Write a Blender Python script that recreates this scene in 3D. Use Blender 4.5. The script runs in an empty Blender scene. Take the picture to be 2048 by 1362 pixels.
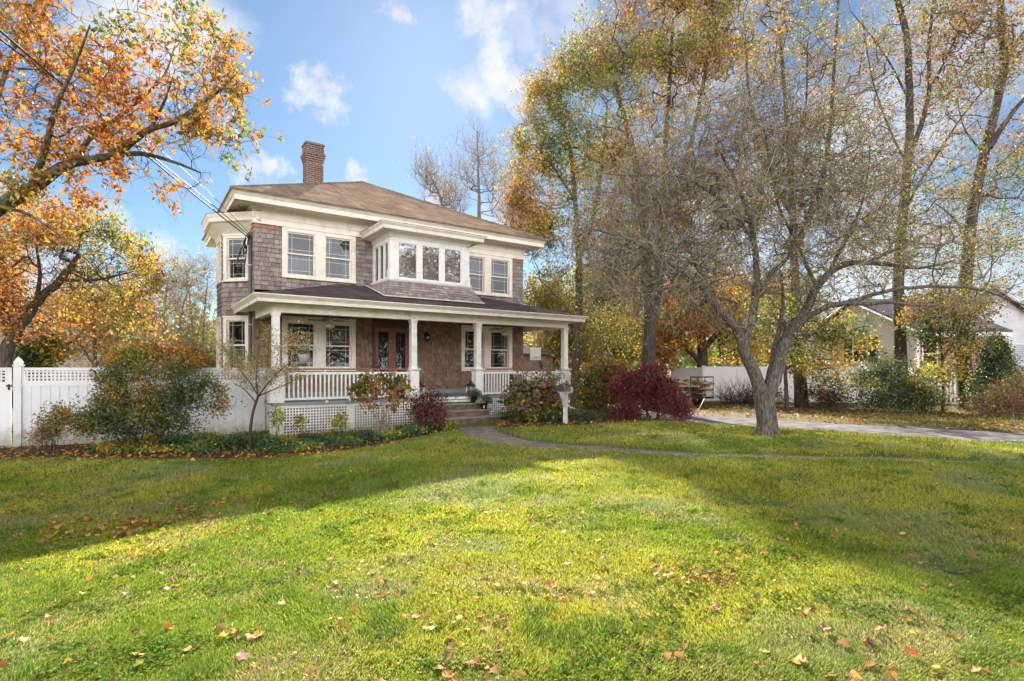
import bpy, math, random
import numpy as np
from mathutils import Vector
PI = math.pi
R = math.radians
random.seed(7)
rng = np.random.default_rng(11)
SC = bpy.context.scene
COL = SC.collection

# ------------------------------------------------------------------ camera
EYE = 1.62
FPX, CX, HY = 1100.0, 1024.0, 738.0      # focal length, centre column and horizon row of the photograph, in its pixels
cd = bpy.data.cameras.new('camera')
cam = bpy.data.objects.new('camera', cd)
COL.objects.link(cam)
cam.location = (0, 0, EYE)
cam.rotation_euler = (R(90), 0, 0)
cd.sensor_width = 36.0
cd.lens = FPX / 2048 * 36.0
cd.shift_y = (HY - 681) / 2048
cd.clip_start = 0.05
cd.clip_end = 2000
SC.camera = cam

# ------------------------------------------------------------------ world, sun, exposure
SUN_EL, SUN_AZ = R(31.5), R(-8.0)          # azimuth from +Y towards +X
w = bpy.data.worlds.new('World')
SC.world = w
w.use_nodes = True
nt = w.node_tree
nt.nodes.clear()
out = nt.nodes.new('ShaderNodeOutputWorld')
bg = nt.nodes.new('ShaderNodeBackground')
sky = nt.nodes.new('ShaderNodeTexSky')
sky.sky_type = 'NISHITA'
sky.sun_disc = False
sky.sun_elevation = SUN_EL
sky.sun_rotation = SUN_AZ
sky.air_density = 1.0
sky.dust_density = 0.15
sky.ozone_density = 2.5
bg.inputs['Strength'].default_value = 0.06
tc = nt.nodes.new('ShaderNodeTexCoord')
def wn(kind, **kw):
    n = nt.nodes.new(kind)
    for k, v in kw.items():
        setattr(n, k, v)
    return n
def wl(a, b):
    nt.links.new(a, b)
def wmath(op, a, b=None, clamp=False):
    n = wn('ShaderNodeMath', operation=op, use_clamp=clamp)
    for i, v in enumerate((a, b)):
        if v is None: continue
        if isinstance(v, (int, float)): n.inputs[i].default_value = v
        else: wl(v, n.inputs[i])
    return n.outputs[0]
warp = wn('ShaderNodeTexNoise'); warp.inputs['Scale'].default_value = 9.0; warp.inputs['Detail'].default_value = 6.0; warp.inputs['Roughness'].default_value = 0.62
wl(tc.outputs['Generated'], warp.inputs['Vector'])
wsub = wn('ShaderNodeVectorMath', operation='SUBTRACT'); wl(warp.outputs['Color'], wsub.inputs[0]); wsub.inputs[1].default_value = (.5, .5, .5)
wsc = wn('ShaderNodeVectorMath', operation='SCALE'); wl(wsub.outputs[0], wsc.inputs[0]); wsc.inputs['Scale'].default_value = 0.20
wadd = wn('ShaderNodeVectorMath', operation='ADD'); wl(tc.outputs['Generated'], wadd.inputs[0]); wl(wsc.outputs[0], wadd.inputs[1])
mask = None
# clouds: direction (as seen in the photograph) and angular radius, density
for px, py, rr, dn in ((642, 200, 36, .8), (662, 232, 24, .55), (622, 165, 20, .7), (680, 190, 16, .45), (1000, 45, 50, .7), (955, 15, 42, .65), (1015, 105, 42, .85), (1060, 60, 30, .4),
                       (950, 185, 52, .85), (1010, 160, 55, .9), (925, 205, 28, .6), (1130, 30, 70, .5), (540, 338, 32, .9), (490, 340, 34, .7), (792, 14, 30, .8),
                       (330, 20, 120, .9), (230, 60, 80, .7), (705, 355, 24, .9), (862, 380, 36, .8), (340, 515, 40, .8), (215, 462, 36, .7),
                       (1010, 430, 60, .8), (1700, 300, 110, .8), (1950, 60, 150, .55), (1830, 250, 80, .7), (1500, 420, 120, .7), (1740, 560, 150, .8), (1960, 560, 130, .6),
                       (1250, 540, 90, .6), (1420, 120, 100, .5), (100, 560, 90, .6)):
    d = Vector(((px - CX) / FPX, 1.0, (HY - py) / FPX)).normalized()
    dist = wn('ShaderNodeVectorMath', operation='DISTANCE'); wl(wadd.outputs[0], dist.inputs[0]); dist.inputs[1].default_value = d
    rad = rr / FPX
    mr = wn('ShaderNodeMapRange'); mr.interpolation_type = 'SMOOTHSTEP'
    wl(dist.outputs['Value'], mr.inputs['Value'])
    mr.inputs['From Min'].default_value = rad * 1.25; mr.inputs['From Max'].default_value = rad * 0.25
    mr.inputs['To Min'].default_value = 0; mr.inputs['To Max'].default_value = dn
    mask = mr.outputs['Result'] if mask is None else wmath('MAXIMUM', mask, mr.outputs['Result'])
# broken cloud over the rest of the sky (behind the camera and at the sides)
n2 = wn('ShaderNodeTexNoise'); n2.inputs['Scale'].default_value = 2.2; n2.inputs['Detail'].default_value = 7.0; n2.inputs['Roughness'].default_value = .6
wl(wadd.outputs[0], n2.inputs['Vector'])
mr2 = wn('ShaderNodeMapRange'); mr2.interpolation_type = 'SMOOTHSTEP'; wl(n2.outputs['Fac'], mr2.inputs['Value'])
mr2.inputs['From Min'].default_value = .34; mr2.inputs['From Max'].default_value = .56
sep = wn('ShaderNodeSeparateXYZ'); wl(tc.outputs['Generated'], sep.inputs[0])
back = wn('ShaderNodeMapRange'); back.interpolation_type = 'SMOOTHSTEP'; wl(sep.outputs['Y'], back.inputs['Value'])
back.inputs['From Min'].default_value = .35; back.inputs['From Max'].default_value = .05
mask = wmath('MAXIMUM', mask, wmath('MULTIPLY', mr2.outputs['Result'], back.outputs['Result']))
det = wn('ShaderNodeTexNoise'); det.inputs['Scale'].default_value = 26.0; det.inputs['Detail'].default_value = 5.0; wl(tc.outputs['Generated'], det.inputs['Vector'])
shade = wn('ShaderNodeMapRange'); wl(det.outputs['Fac'], shade.inputs['Value'])
shade.inputs['From Min'].default_value = .3; shade.inputs['From Max'].default_value = .7; shade.inputs['To Min'].default_value = .78; shade.inputs['To Max'].default_value = 1.05
tint = wn('ShaderNodeMix', data_type='RGBA', blend_type='MULTIPLY'); tint.inputs['Factor'].default_value = 1.0
wl(sky.outputs['Color'], tint.inputs['A'])
SKY_TINT = (0.475, 0.545, 0.575, 1)
tint.inputs['B'].default_value = SKY_TINT
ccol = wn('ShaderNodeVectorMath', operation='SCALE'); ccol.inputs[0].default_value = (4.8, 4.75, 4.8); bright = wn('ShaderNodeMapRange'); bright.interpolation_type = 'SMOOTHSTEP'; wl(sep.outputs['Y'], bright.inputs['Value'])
bright.inputs['From Min'].default_value = .15; bright.inputs['From Max'].default_value = -.55; bright.inputs['To Min'].default_value = 1.0; bright.inputs['To Max'].default_value = 6.9     # unseen clouds opposite the sun, brightened as added fill for the shaded facade
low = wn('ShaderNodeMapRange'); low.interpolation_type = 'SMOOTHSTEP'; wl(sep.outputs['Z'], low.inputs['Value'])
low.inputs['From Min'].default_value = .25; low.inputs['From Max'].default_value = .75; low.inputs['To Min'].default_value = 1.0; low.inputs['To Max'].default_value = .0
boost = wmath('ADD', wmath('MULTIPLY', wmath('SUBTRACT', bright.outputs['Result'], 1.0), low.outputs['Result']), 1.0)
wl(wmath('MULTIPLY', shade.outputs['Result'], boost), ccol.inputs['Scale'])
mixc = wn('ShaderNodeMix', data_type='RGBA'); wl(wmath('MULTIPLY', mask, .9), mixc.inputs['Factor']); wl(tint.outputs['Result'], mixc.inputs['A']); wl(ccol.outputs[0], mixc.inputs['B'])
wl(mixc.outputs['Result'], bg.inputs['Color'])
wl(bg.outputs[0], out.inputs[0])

sl = bpy.data.lights.new('sun', 'SUN')
sun = bpy.data.objects.new('sun', sl)
COL.objects.link(sun)
sl.energy = 5.0
sl.angle = R(0.6)
sl.color = (1.0, .93, .80)
sd = Vector((math.sin(SUN_AZ) * math.cos(SUN_EL), math.cos(SUN_AZ) * math.cos(SUN_EL), math.sin(SUN_EL)))
sun.rotation_euler = sd.to_track_quat('Z', 'Y').to_euler()

SC.view_settings.view_transform = 'Standard'
SC.view_settings.look = 'None'
SC.view_settings.exposure = 1.95
SC.view_settings.gamma = 1.0
SC.cycles.max_bounces = 6
SC.cycles.diffuse_bounces = 3
SC.cycles.glossy_bounces = 2
SC.cycles.transmission_bounces = 3
SC.cycles.transparent_max_bounces = 8
SC.cycles.use_denoising = True

# ------------------------------------------------------------------ helpers
def at(px, py, Y):
    """world point seen at photograph pixel (px, py) at depth Y"""
    return np.array(((px - CX) / FPX * Y, Y, EYE - (py - HY) / FPX * Y))

def tag(o, label=None, cat=None, group=None, kind=None):
    if label: o['label'] = label
    if cat: o['category'] = cat
    if group: o['group'] = group
    if kind: o['kind'] = kind
    return o

def empty(name, loc=(0, 0, 0), rz=0.0, label=None, cat=None, group=None):
    o = bpy.data.objects.new(name, None)
    COL.objects.link(o)
    o.location = loc
    o.rotation_euler = (0, 0, rz)
    o.empty_display_size = .2
    return tag(o, label, cat, group)

def copy_tree(o, parent=None):
    c = o.copy()
    COL.objects.link(c)
    c.parent = parent
    for ch in list(o.children):
        copy_tree(ch, c)
    return c

def mesh_np(name, verts, faces, mat, parent=None, col=None, smooth=False, loc=None, midx=None):
    """verts (N,3); faces (M,k) int array with k = 3 or 4, or a list of such arrays; col: per-vertex (N,3) colours"""
    if not isinstance(faces, (list, tuple)): faces = [faces]
    faces = [np.asarray(f, dtype=np.int32) for f in faces if len(f)]
    me = bpy.data.meshes.new(name)
    verts = np.asarray(verts, dtype=np.float32)
    me.vertices.add(len(verts))
    me.vertices.foreach_set('co', verts.ravel())
    tot = sum(f.size for f in faces)
    npoly = sum(len(f) for f in faces)
    me.loops.add(tot)
    me.polygons.add(npoly)
    me.loops.foreach_set('vertex_index', np.concatenate([f.ravel() for f in faces]))
    starts, s = [], 0
    for f in faces:
        k = f.shape[1]
        starts.append(s + np.arange(len(f), dtype=np.int32) * k)
        s += f.size
    me.polygons.foreach_set('loop_start', np.concatenate(starts).astype(np.int32))
    if smooth:
        me.polygons.foreach_set('use_smooth', np.ones(npoly, dtype=bool))
    if isinstance(mat, (list, tuple)):
        for m in mat: me.materials.append(m)
        if midx is not None: me.polygons.foreach_set('material_index', np.asarray(midx, dtype=np.int32))
    else:
        me.materials.append(mat)
    if col is not None:
        a = me.color_attributes.new('Col', 'FLOAT_COLOR', 'POINT')
        c4 = np.ones((len(verts), 4), dtype=np.float32)
        c4[:, :3] = col
        a.data.foreach_set('color', c4.ravel())
    me.update(calc_edges=True)
    me.validate()
    o = bpy.data.objects.new(name, me)
    COL.objects.link(o)
    if parent is not None: o.parent = parent
    if loc is not None: o.location = loc
    return o

class MB:
    """collects polygons, links them as ONE mesh object"""
    def __init__(s): s.v, s.f, s.c, s.cc, s.sm = [], [], [], None, []
    def add(s, vs, fs, smooth=False):
        b = len(s.v)
        s.v += [tuple(p) for p in vs]
        s.f += [tuple(i + b for i in f) for f in fs]
        s.sm += [smooth] * len(fs)
        s.c += [s.cc or (1, 1, 1)] * len(vs)
        return s
    def box(s, x0, x1, y0, y1, z0, z1):
        return s.add([(x0, y0, z0), (x1, y0, z0), (x1, y1, z0), (x0, y1, z0), (x0, y0, z1), (x1, y0, z1), (x1, y1, z1), (x0, y1, z1)],
                     [(0, 3, 2, 1), (4, 5, 6, 7), (0, 1, 5, 4), (1, 2, 6, 5), (2, 3, 7, 6), (3, 0, 4, 7)])
    def hexa(s, p):      # eight corners, bottom ring then top ring
        return s.add(p, [(0, 3, 2, 1), (4, 5, 6, 7), (0, 1, 5, 4), (1, 2, 6, 5), (2, 3, 7, 6), (3, 0, 4, 7)])
    def quad(s, a, b, c, d): return s.add([a, b, c, d], [(0, 1, 2, 3)])
    def tri(s, a, b, c): return s.add([a, b, c], [(0, 1, 2)])
    def lathe(s, cx, cy, prof, n=16, smooth=True, cap=True):
        vs, fs = [], []
        for (r, z) in prof:
            for k in range(n):
                a = 2 * PI * k / n
                vs.append((cx + r * math.cos(a), cy + r * math.sin(a), z))
        for i in range(len(prof) - 1):
            for k in range(n):
                k2 = (k + 1) % n
                fs.append((i * n + k, i * n + k2, (i + 1) * n + k2, (i + 1) * n + k))
        if cap:
            fs.append(tuple(reversed(range(n))))
            fs.append(tuple((len(prof) - 1) * n + k for k in range(n)))
        return s.add(vs, fs, smooth)
    def frustum(s, cx, cy, prof):        # square sections: (half_x, half_y, z)
        for (a, b) in zip(prof[:-1], prof[1:]):
            p = [(cx - a[0], cy - a[1], a[2]), (cx + a[0], cy - a[1], a[2]), (cx + a[0], cy + a[1], a[2]), (cx - a[0], cy + a[1], a[2]),
                 (cx - b[0], cy - b[1], b[2]), (cx + b[0], cy - b[1], b[2]), (cx + b[0], cy + b[1], b[2]), (cx - b[0], cy + b[1], b[2])]
            s.hexa(p)
        return s
    def tube(s, pts, r, n=6, smooth=True):
        pts = [Vector(p) for p in pts]
        rs = r if isinstance(r, (list, tuple)) else [r] * len(pts)
        vs, fs = [], []
        for i, p in enumerate(pts):
            t = (pts[min(i + 1, len(pts) - 1)] - pts[max(i - 1, 0)]).normalized()
            ref = Vector((0, 0, 1)) if abs(t.z) < .9 else Vector((1, 0, 0))
            a = t.cross(ref).normalized(); b = t.cross(a)
            for k in range(n):
                g = 2 * PI * k / n
                vs.append(p + (a * math.cos(g) + b * math.sin(g)) * rs[i])
        for i in range(len(pts) - 1):
            for k in range(n):
                k2 = (k + 1) % n
                fs.append((i * n + k, (i + 1) * n + k, (i + 1) * n + k2, i * n + k2))
        fs.append(tuple(range(n))); fs.append(tuple(reversed(range((len(pts) - 1) * n, len(pts) * n))))
        return s.add(vs, fs, smooth)
    def build(s, name, mat, parent=None, color=False, loc=None, rz=None, bevel=0):
        me = bpy.data.meshes.new(name)
        me.from_pydata(s.v, [], s.f)
        me.materials.append(mat)
        if any(s.sm): me.polygons.foreach_set('use_smooth', s.sm)
        if color:
            a = me.color_attributes.new('Col', 'FLOAT_COLOR', 'POINT')
            c4 = np.ones((len(s.v), 4), dtype=np.float32); c4[:, :3] = np.array(s.c, dtype=np.float32)
            a.data.foreach_set('color', c4.ravel())
        me.update()
        o = bpy.data.objects.new(name, me)
        COL.objects.link(o)
        if parent is not None: o.parent = parent
        if loc is not None: o.location = loc
        if rz is not None: o.rotation_euler = (0, 0, rz)
        if bevel:
            b = o.modifiers.new('bevel', 'BEVEL'); b.width = bevel; b.segments = 1; b.limit_method = 'ANGLE'
        return o

class Frame:
    """a vertical wall plane: t along it, n outwards, z up"""
    def __init__(s, ox, oy, dx, dy):
        l = math.hypot(dx, dy)
        s.o = (ox, oy); s.d = (dx / l, dy / l); s.n = (dy / l, -dx / l)
    def p(s, t, n, z): return (s.o[0] + s.d[0] * t + s.n[0] * n, s.o[1] + s.d[1] * t + s.n[1] * n, z)
    def box(s, mb, t0, t1, n0, n1, z0, z1):
        q = s.p
        return mb.hexa([q(t0, n1, z0), q(t1, n1, z0), q(t1, n0, z0), q(t0, n0, z0), q(t0, n1, z1), q(t1, n1, z1), q(t1, n0, z1), q(t0, n0, z1)])
    def face(s, mb, t0, t1, n, z0, z1):
        q = s.p
        return mb.quad(q(t0, n, z0), q(t1, n, z0), q(t1, n, z1), q(t0, n, z1))

def vnoise(x, y, scale, seed=0):
    """smooth 2-D value noise in 0..1"""
    g = np.random.default_rng(seed).random((256, 256))
    u = x / scale + 1000.3; v = y / scale + 1000.7
    iu = np.floor(u).astype(int); iv = np.floor(v).astype(int)
    fu = u - iu; fv = v - iv
    fu = fu * fu * (3 - 2 * fu); fv = fv * fv * (3 - 2 * fv)
    a = g[iu % 256, iv % 256]; b = g[(iu + 1) % 256, iv % 256]; c = g[iu % 256, (iv + 1) % 256]; d = g[(iu + 1) % 256, (iv + 1) % 256]
    return (a * (1 - fu) + b * fu) * (1 - fv) + (c * (1 - fu) + d * fu) * fv
def fnoise(x, y, scale, seed=0, oct=3):
    s = 0; amp = 0
    for i in range(oct):
        s = s + vnoise(x, y, scale / 2 ** i, seed + i) * .55 ** i; amp += .55 ** i
    return s / amp
def sstep(x, a, b):
    t = np.clip((x - a) / (b - a), 0, 1)
    return t * t * (3 - 2 * t)
def dpoly(x, y, pts):
    """distance from points to a polyline"""
    x = np.asarray(x, float); y = np.asarray(y, float)
    best = np.full(np.broadcast(x, y).shape, 1e9)
    for (a, b) in zip(pts[:-1], pts[1:]):
        dx, dy = b[0] - a[0], b[1] - a[1]
        t = np.clip(((x - a[0]) * dx + (y - a[1]) * dy) / (dx * dx + dy * dy), 0, 1)
        best = np.minimum(best, np.hypot(x - a[0] - t * dx, y - a[1] - t * dy))
    return best
def inside(x, y, poly):
    r = np.zeros(np.shape(x), bool)
    n = len(poly)
    for i in range(n):
        x0, y0 = poly[i]; x1, y1 = poly[(i + 1) % n]
        c = ((y0 > y) != (y1 > y)) & (x < (x1 - x0) * (y - y0) / (y1 - y0 + 1e-12) + x0)
        r ^= c
    return r

# ------------------------------------------------------------------ materials
def mat(name, color=(.5, .5, .5), rough=.7, spec=.3, metal=0.0):
    m = bpy.data.materials.new(name)
    m.use_nodes = True
    b = m.node_tree.nodes['Principled BSDF']
    b.inputs['Base Color'].default_value = (*color, 1)
    b.inputs['Roughness'].default_value = rough
    b.inputs['Specular IOR Level'].default_value = spec
    b.inputs['Metallic'].default_value = metal
    return m
def nodes(m): return m.node_tree.nodes, m.node_tree.links, m.node_tree.nodes['Principled BSDF']
def coord(m, kind='Object', scale=(1, 1, 1)):
    N, L, b = nodes(m)
    t = N.new('ShaderNodeTexCoord'); mp = N.new('ShaderNodeMapping'); mp.inputs['Scale'].default_value = scale
    L.new(t.outputs[kind], mp.inputs['Vector'])
    return mp.outputs['Vector']
def noisy(m, c1, c2, scale=5, detail=6, rough=.6, lo=.35, hi=.65, vec=None, bump=0, vscale=(1, 1, 1), bdist=.01):
    """base colour wanders between two colours of the surface itself; optional bump"""
    N, L, b = nodes(m)
    n = N.new('ShaderNodeTexNoise'); n.inputs['Scale'].default_value = scale; n.inputs['Detail'].default_value = detail; n.inputs['Roughness'].default_value = rough
    L.new(vec if vec else coord(m, scale=vscale), n.inputs['Vector'])
    r = N.new('ShaderNodeValToRGB')
    r.color_ramp.elements[0].position = lo; r.color_ramp.elements[0].color = (*c1, 1)
    r.color_ramp.elements[1].position = hi; r.color_ramp.elements[1].color = (*c2, 1)
    L.new(n.outputs['Fac'], r.inputs['Fac']); L.new(r.outputs['Color'], b.inputs['Base Color'])
    if bump:
        bp = N.new('ShaderNodeBump'); bp.inputs['Strength'].default_value = bump; bp.inputs['Distance'].default_value = bdist
        L.new(n.outputs['Fac'], bp.inputs['Height']); L.new(bp.outputs[0], b.inputs['Normal'])
    return m
def colmat(name, rough=.8, spec=.2, nscale=30, namp=.35, vscale=(1, 1, 1), bump=.3):
    """colour of each piece from its vertex colour, times a fine grain"""
    m = mat(name, rough=rough, spec=spec)
    N, L, b = nodes(m)
    a = N.new('ShaderNodeVertexColor'); a.layer_name = 'Col'
    n = N.new('ShaderNodeTexNoise'); n.inputs['Scale'].default_value = nscale; n.inputs['Detail'].default_value = 4
    L.new(coord(m, scale=vscale), n.inputs['Vector'])
    mr = N.new('ShaderNodeMapRange'); mr.inputs['From Min'].default_value = .3; mr.inputs['From Max'].default_value = .7
    mr.inputs['To Min'].default_value = 1 - namp; mr.inputs['To Max'].default_value = 1 + namp
    L.new(n.outputs['Fac'], mr.inputs['Value'])
    s = N.new('ShaderNodeVectorMath'); s.operation = 'SCALE'
    L.new(a.outputs['Color'], s.inputs[0]); L.new(mr.outputs['Result'], s.inputs['Scale'])
    L.new(s.outputs[0], b.inputs['Base Color'])
    if bump:
        bp = N.new('ShaderNodeBump'); bp.inputs['Strength'].default_value = bump; bp.inputs['Distance'].default_value = .01
        L.new(n.outputs['Fac'], bp.inputs['Height']); L.new(bp.outputs[0], b.inputs['Normal'])
    return m
def leafmat(name, trans=.45, gloss=.04):
    m = bpy.data.materials.new(name)
    m.use_nodes = True
    N, L = m.node_tree.nodes, m.node_tree.links
    N.clear()
    o = N.new('ShaderNodeOutputMaterial')
    a = N.new('ShaderNodeVertexColor'); a.layer_name = 'Col'
    d = N.new('ShaderNodeBsdfDiffuse'); t = N.new('ShaderNodeBsdfTranslucent')
    mx = N.new('ShaderNodeMixShader'); mx.inputs[0].default_value = trans
    L.new(a.outputs['Color'], d.inputs['Color']); L.new(a.outputs['Color'], t.inputs['Color'])
    L.new(d.outputs[0], mx.inputs[1]); L.new(t.outputs[0], mx.inputs[2])
    if gloss:
        g = N.new('ShaderNodeBsdfGlossy'); g.inputs['Roughness'].default_value = .45
        mg = N.new('ShaderNodeMixShader'); mg.inputs[0].default_value = gloss
        L.new(mx.outputs[0], mg.inputs[1]); L.new(g.outputs[0], mg.inputs[2]); L.new(mg.outputs[0], o.inputs[0])
    else:
        L.new(mx.outputs[0], o.inputs[0])
    return m
M = {}
M['leaf'] = leafmat('leaf')
M['grass'] = leafmat('grass_blades', .45, .015)
M['clover'] = leafmat('clover_leaves', .35, 0)
M['litter'] = leafmat('dry_leaves', .25, .02)
M['needle'] = leafmat('evergreen_leaves', .15, .06)
M['trim'] = noisy(mat('cream_painted_trim', rough=.55), (.54, .46, .37), (.78, .71, .62), scale=3.5, detail=12, rough=.7, lo=.22, hi=.52)
M['white'] = noisy(mat('white_paint', rough=.5), (.50, .48, .43), (.74, .725, .69), scale=4, detail=12, rough=.7, lo=.25, hi=.5)
M['vinyl'] = noisy(mat('white_vinyl', rough=.35, spec=.5), (.58, .58, .60), (.70, .70, .72), scale=1.2, detail=8, lo=.3, hi=.6)
M['vinyl_stained'] = noisy(mat('weathered_white_vinyl', rough=.45), (.60, .61, .54), (.80, .80, .80), scale=1.2, detail=10, lo=.25, hi=.5, vscale=(1, 1, .35))
for _k in ('vinyl', 'vinyl_stained', 'white'):     # soil splashed on the lowest hand's breadth
    N, L, b = nodes(M[_k])
    src = b.inputs['Base Color'].links[0].from_socket
    tcd = N.new('ShaderNodeTexCoord'); sd_ = N.new('ShaderNodeSeparateXYZ'); L.new(tcd.outputs['Object'], sd_.inputs[0])
    nd = N.new('ShaderNodeTexNoise'); nd.inputs['Scale'].default_value = 7; nd.inputs['Detail'].default_value = 8; L.new(tcd.outputs['Object'], nd.inputs['Vector'])
    ad = N.new('ShaderNodeMath'); ad.operation = 'MULTIPLY_ADD'; L.new(nd.outputs['Fac'], ad.inputs[0]); ad.inputs[1].default_value = -.75; L.new(sd_.outputs['Z'], ad.inputs[2])
    md = N.new('ShaderNodeMapRange'); md.inputs['From Min'].default_value = -.50; md.inputs['From Max'].default_value = -.12; md.inputs['To Min'].default_value = .75; md.inputs['To Max'].default_value = 0; L.new(ad.outputs[0], md.inputs['Value'])
    mxd = N.new('ShaderNodeMix'); mxd.data_type = 'RGBA'; L.new(md.outputs[0], mxd.inputs['Factor']); L.new(src, mxd.inputs['A']); mxd.inputs['B'].default_value = (.30, .29, .20, 1)
    L.new(mxd.outputs['Result'], b.inputs['Base Color'])
M['shingle'] = colmat('cedar_shingles', nscale=16, namp=.38, vscale=(3, 3, .5), bump=.35)
M['brick'] = None
def brickmat(name, c1, c2, mortar, sc=(1, 1, 1), bw=.22, rh=.075, ms=.012, bump=.5, swap=True):
    m = mat(name, rough=1.0, spec=.0)
    N, L, b = nodes(m)
    t = N.new('ShaderNodeTexCoord'); s = N.new('ShaderNodeSeparateXYZ'); L.new(t.outputs['Object'], s.inputs[0])
    ad = N.new('ShaderNodeMath'); ad.operation = 'ADD'; L.new(s.outputs['X'], ad.inputs[0]); L.new(s.outputs['Y'], ad.inputs[1])
    c = N.new('ShaderNodeCombineXYZ'); L.new(ad.outputs[0], c.inputs['X']); L.new(s.outputs['Z'], c.inputs['Y'])
    br = N.new('ShaderNodeTexBrick'); br.inputs['Scale'].default_value = 1.0
    br.inputs['Brick Width'].default_value = bw; br.inputs['Row Height'].default_value = rh; br.inputs['Mortar Size'].default_value = ms
    br.inputs['Color1'].default_value = (*c1, 1); br.inputs['Color2'].default_value = (*c2, 1); br.inputs['Mortar'].default_value = (*mortar, 1)
    br.inputs['Bias'].default_value = -.1
    L.new(c.outputs[0], br.inputs['Vector'])
    n = N.new('ShaderNodeTexNoise'); n.inputs['Scale'].default_value = 14; n.inputs['Detail'].default_value = 5; L.new(t.outputs['Object'], n.inputs['Vector'])
    mr = N.new('ShaderNodeMapRange'); mr.inputs['To Min'].default_value = .6; mr.inputs['To Max'].default_value = 1.4; L.new(n.outputs['Fac'], mr.inputs['Value'])
    sc_ = N.new('ShaderNodeVectorMath'); sc_.operation = 'SCALE'; L.new(br.outputs['Color'], sc_.inputs[0]); L.new(mr.outputs[0], sc_.inputs['Scale'])
    n3 = N.new('ShaderNodeTexNoise'); n3.inputs['Scale'].default_value = 1.3; n3.inputs['Detail'].default_value = 6; n3.inputs['Roughness'].default_value = .65; L.new(t.outputs['Object'], n3.inputs['Vector'])
    mr3 = N.new('ShaderNodeMapRange'); mr3.inputs['From Min'].default_value = .3; mr3.inputs['From Max'].default_value = .7; mr3.inputs['To Min'].default_value = .72; mr3.inputs['To Max'].default_value = 1.28; L.new(n3.outputs['Fac'], mr3.inputs['Value'])
    sc3 = N.new('ShaderNodeVectorMath'); sc3.operation = 'SCALE'; L.new(sc_.outputs[0], sc3.inputs[0]); L.new(mr3.outputs[0], sc3.inputs['Scale'])
    L.new(sc3.outputs[0], b.inputs['Base Color'])
    bp = N.new('ShaderNodeBump'); bp.inputs['Strength'].default_value = bump; bp.inputs['Distance'].default_value = .01; bp.invert = True
    L.new(br.outputs['Fac'], bp.inputs['Height']); L.new(bp.outputs[0], b.inputs['Normal'])
    return m
M['brick'] = brickmat('red_brown_brick', (.17, .08, .06), (.115, .06, .05), (.26, .22, .19))
M['brick_n'] = brickmat('orange_brick', (.42, .19, .11), (.32, .14, .09), (.40, .34, .30))
M['roof'] = brickmat('asphalt_roof_shingles', (.29, .215, .16), (.19, .14, .105), (.11, .08, .06), bw=.30, rh=.075, ms=.010, bump=.6)
M['roof_shaded'] = brickmat('shaded_porch_roof_shingles', (.13, .105, .095), (.085, .07, .07), (.05, .04, .04), bw=.30, rh=.05, ms=.008, bump=.6)  # same shingles as the main roof, with the house's shade put into the colour
M['roof_grey'] = brickmat('grey_roof_shingles', (.15, .14, .145), (.10, .095, .10), (.06, .06, .06), bw=.35, rh=.12, ms=.01)
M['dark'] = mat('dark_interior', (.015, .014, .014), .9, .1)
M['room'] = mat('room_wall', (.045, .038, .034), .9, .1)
M['curtain'] = noisy(mat('curtain', rough=.9), (.07, .066, .068), (.13, .12, .125), scale=6, vscale=(12, 12, .4), lo=.3, hi=.7)
M['blind'] = mat('blind', (.10, .092, .088), .8, .2)
M['floor_grey'] = noisy(mat('grey_porch_floor', rough=.5), (.20, .22, .23), (.27, .29, .30), scale=4)
M['wood_rail'] = noisy(mat('red_brown_wood', rough=.45), (.20, .075, .045), (.30, .12, .07), scale=6, vscale=(1, 8, 8))
M['door'] = noisy(mat('stained_door_wood', rough=.4, spec=.5), (.16, .045, .026), (.27, .085, .045), scale=5, vscale=(8, 8, .7))
M['door_dark'] = noisy(mat('dark_stained_wood', rough=.45), (.075, .025, .022), (.12, .04, .03), scale=5, vscale=(8, 8, .7))
M['iron'] = mat('black_iron', (.02, .02, .022), .5, .5)
M['metal_grey'] = noisy(mat('grey_painted_metal', rough=.5), (.10, .095, .09), (.20, .185, .17), scale=12)
M['grey_conduit'] = mat('grey_conduit', (.13, .12, .12), .6, .3)
M['tread'] = noisy(mat('mossy_step_boards', rough=.8), (.14, .145, .125), (.25, .25, .215), scale=8, vscale=(1, 4, 1))
M['riser'] = noisy(mat('brown_step_risers', rough=.85), (.10, .06, .045), (.20, .125, .09), scale=6, vscale=(1, 4, 1))
M['rubber'] = mat('black_cable', (.012, .012, .013), .55, .4)
M['cable'] = mat('bare_cable', (.09, .09, .095), .7, .2, .0)
M['terracotta'] = mat('plastic_pot', (.02, .024, .03), .5, .4)
M['glass_lamp'] = mat('frosted_glass', (.75, .58, .47), .4, .5)
M['fan'] = mat('fan_off_white', (.50, .46, .38), .5, .3)
M['fan_blade'] = mat('fan_blade', (.16, .13, .11), .5, .3)
M['lead'] = mat('leaded_came', (.16, .15, .15), .4, .5, .5)
M['grille'] = mat('pale_grille', (.62, .60, .58), .5, .3)
M['gutter'] = noisy(mat('dusty_gutter', rough=.6), (.40, .34, .27), (.66, .60, .52), scale=5, lo=.3, hi=.6)
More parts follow.
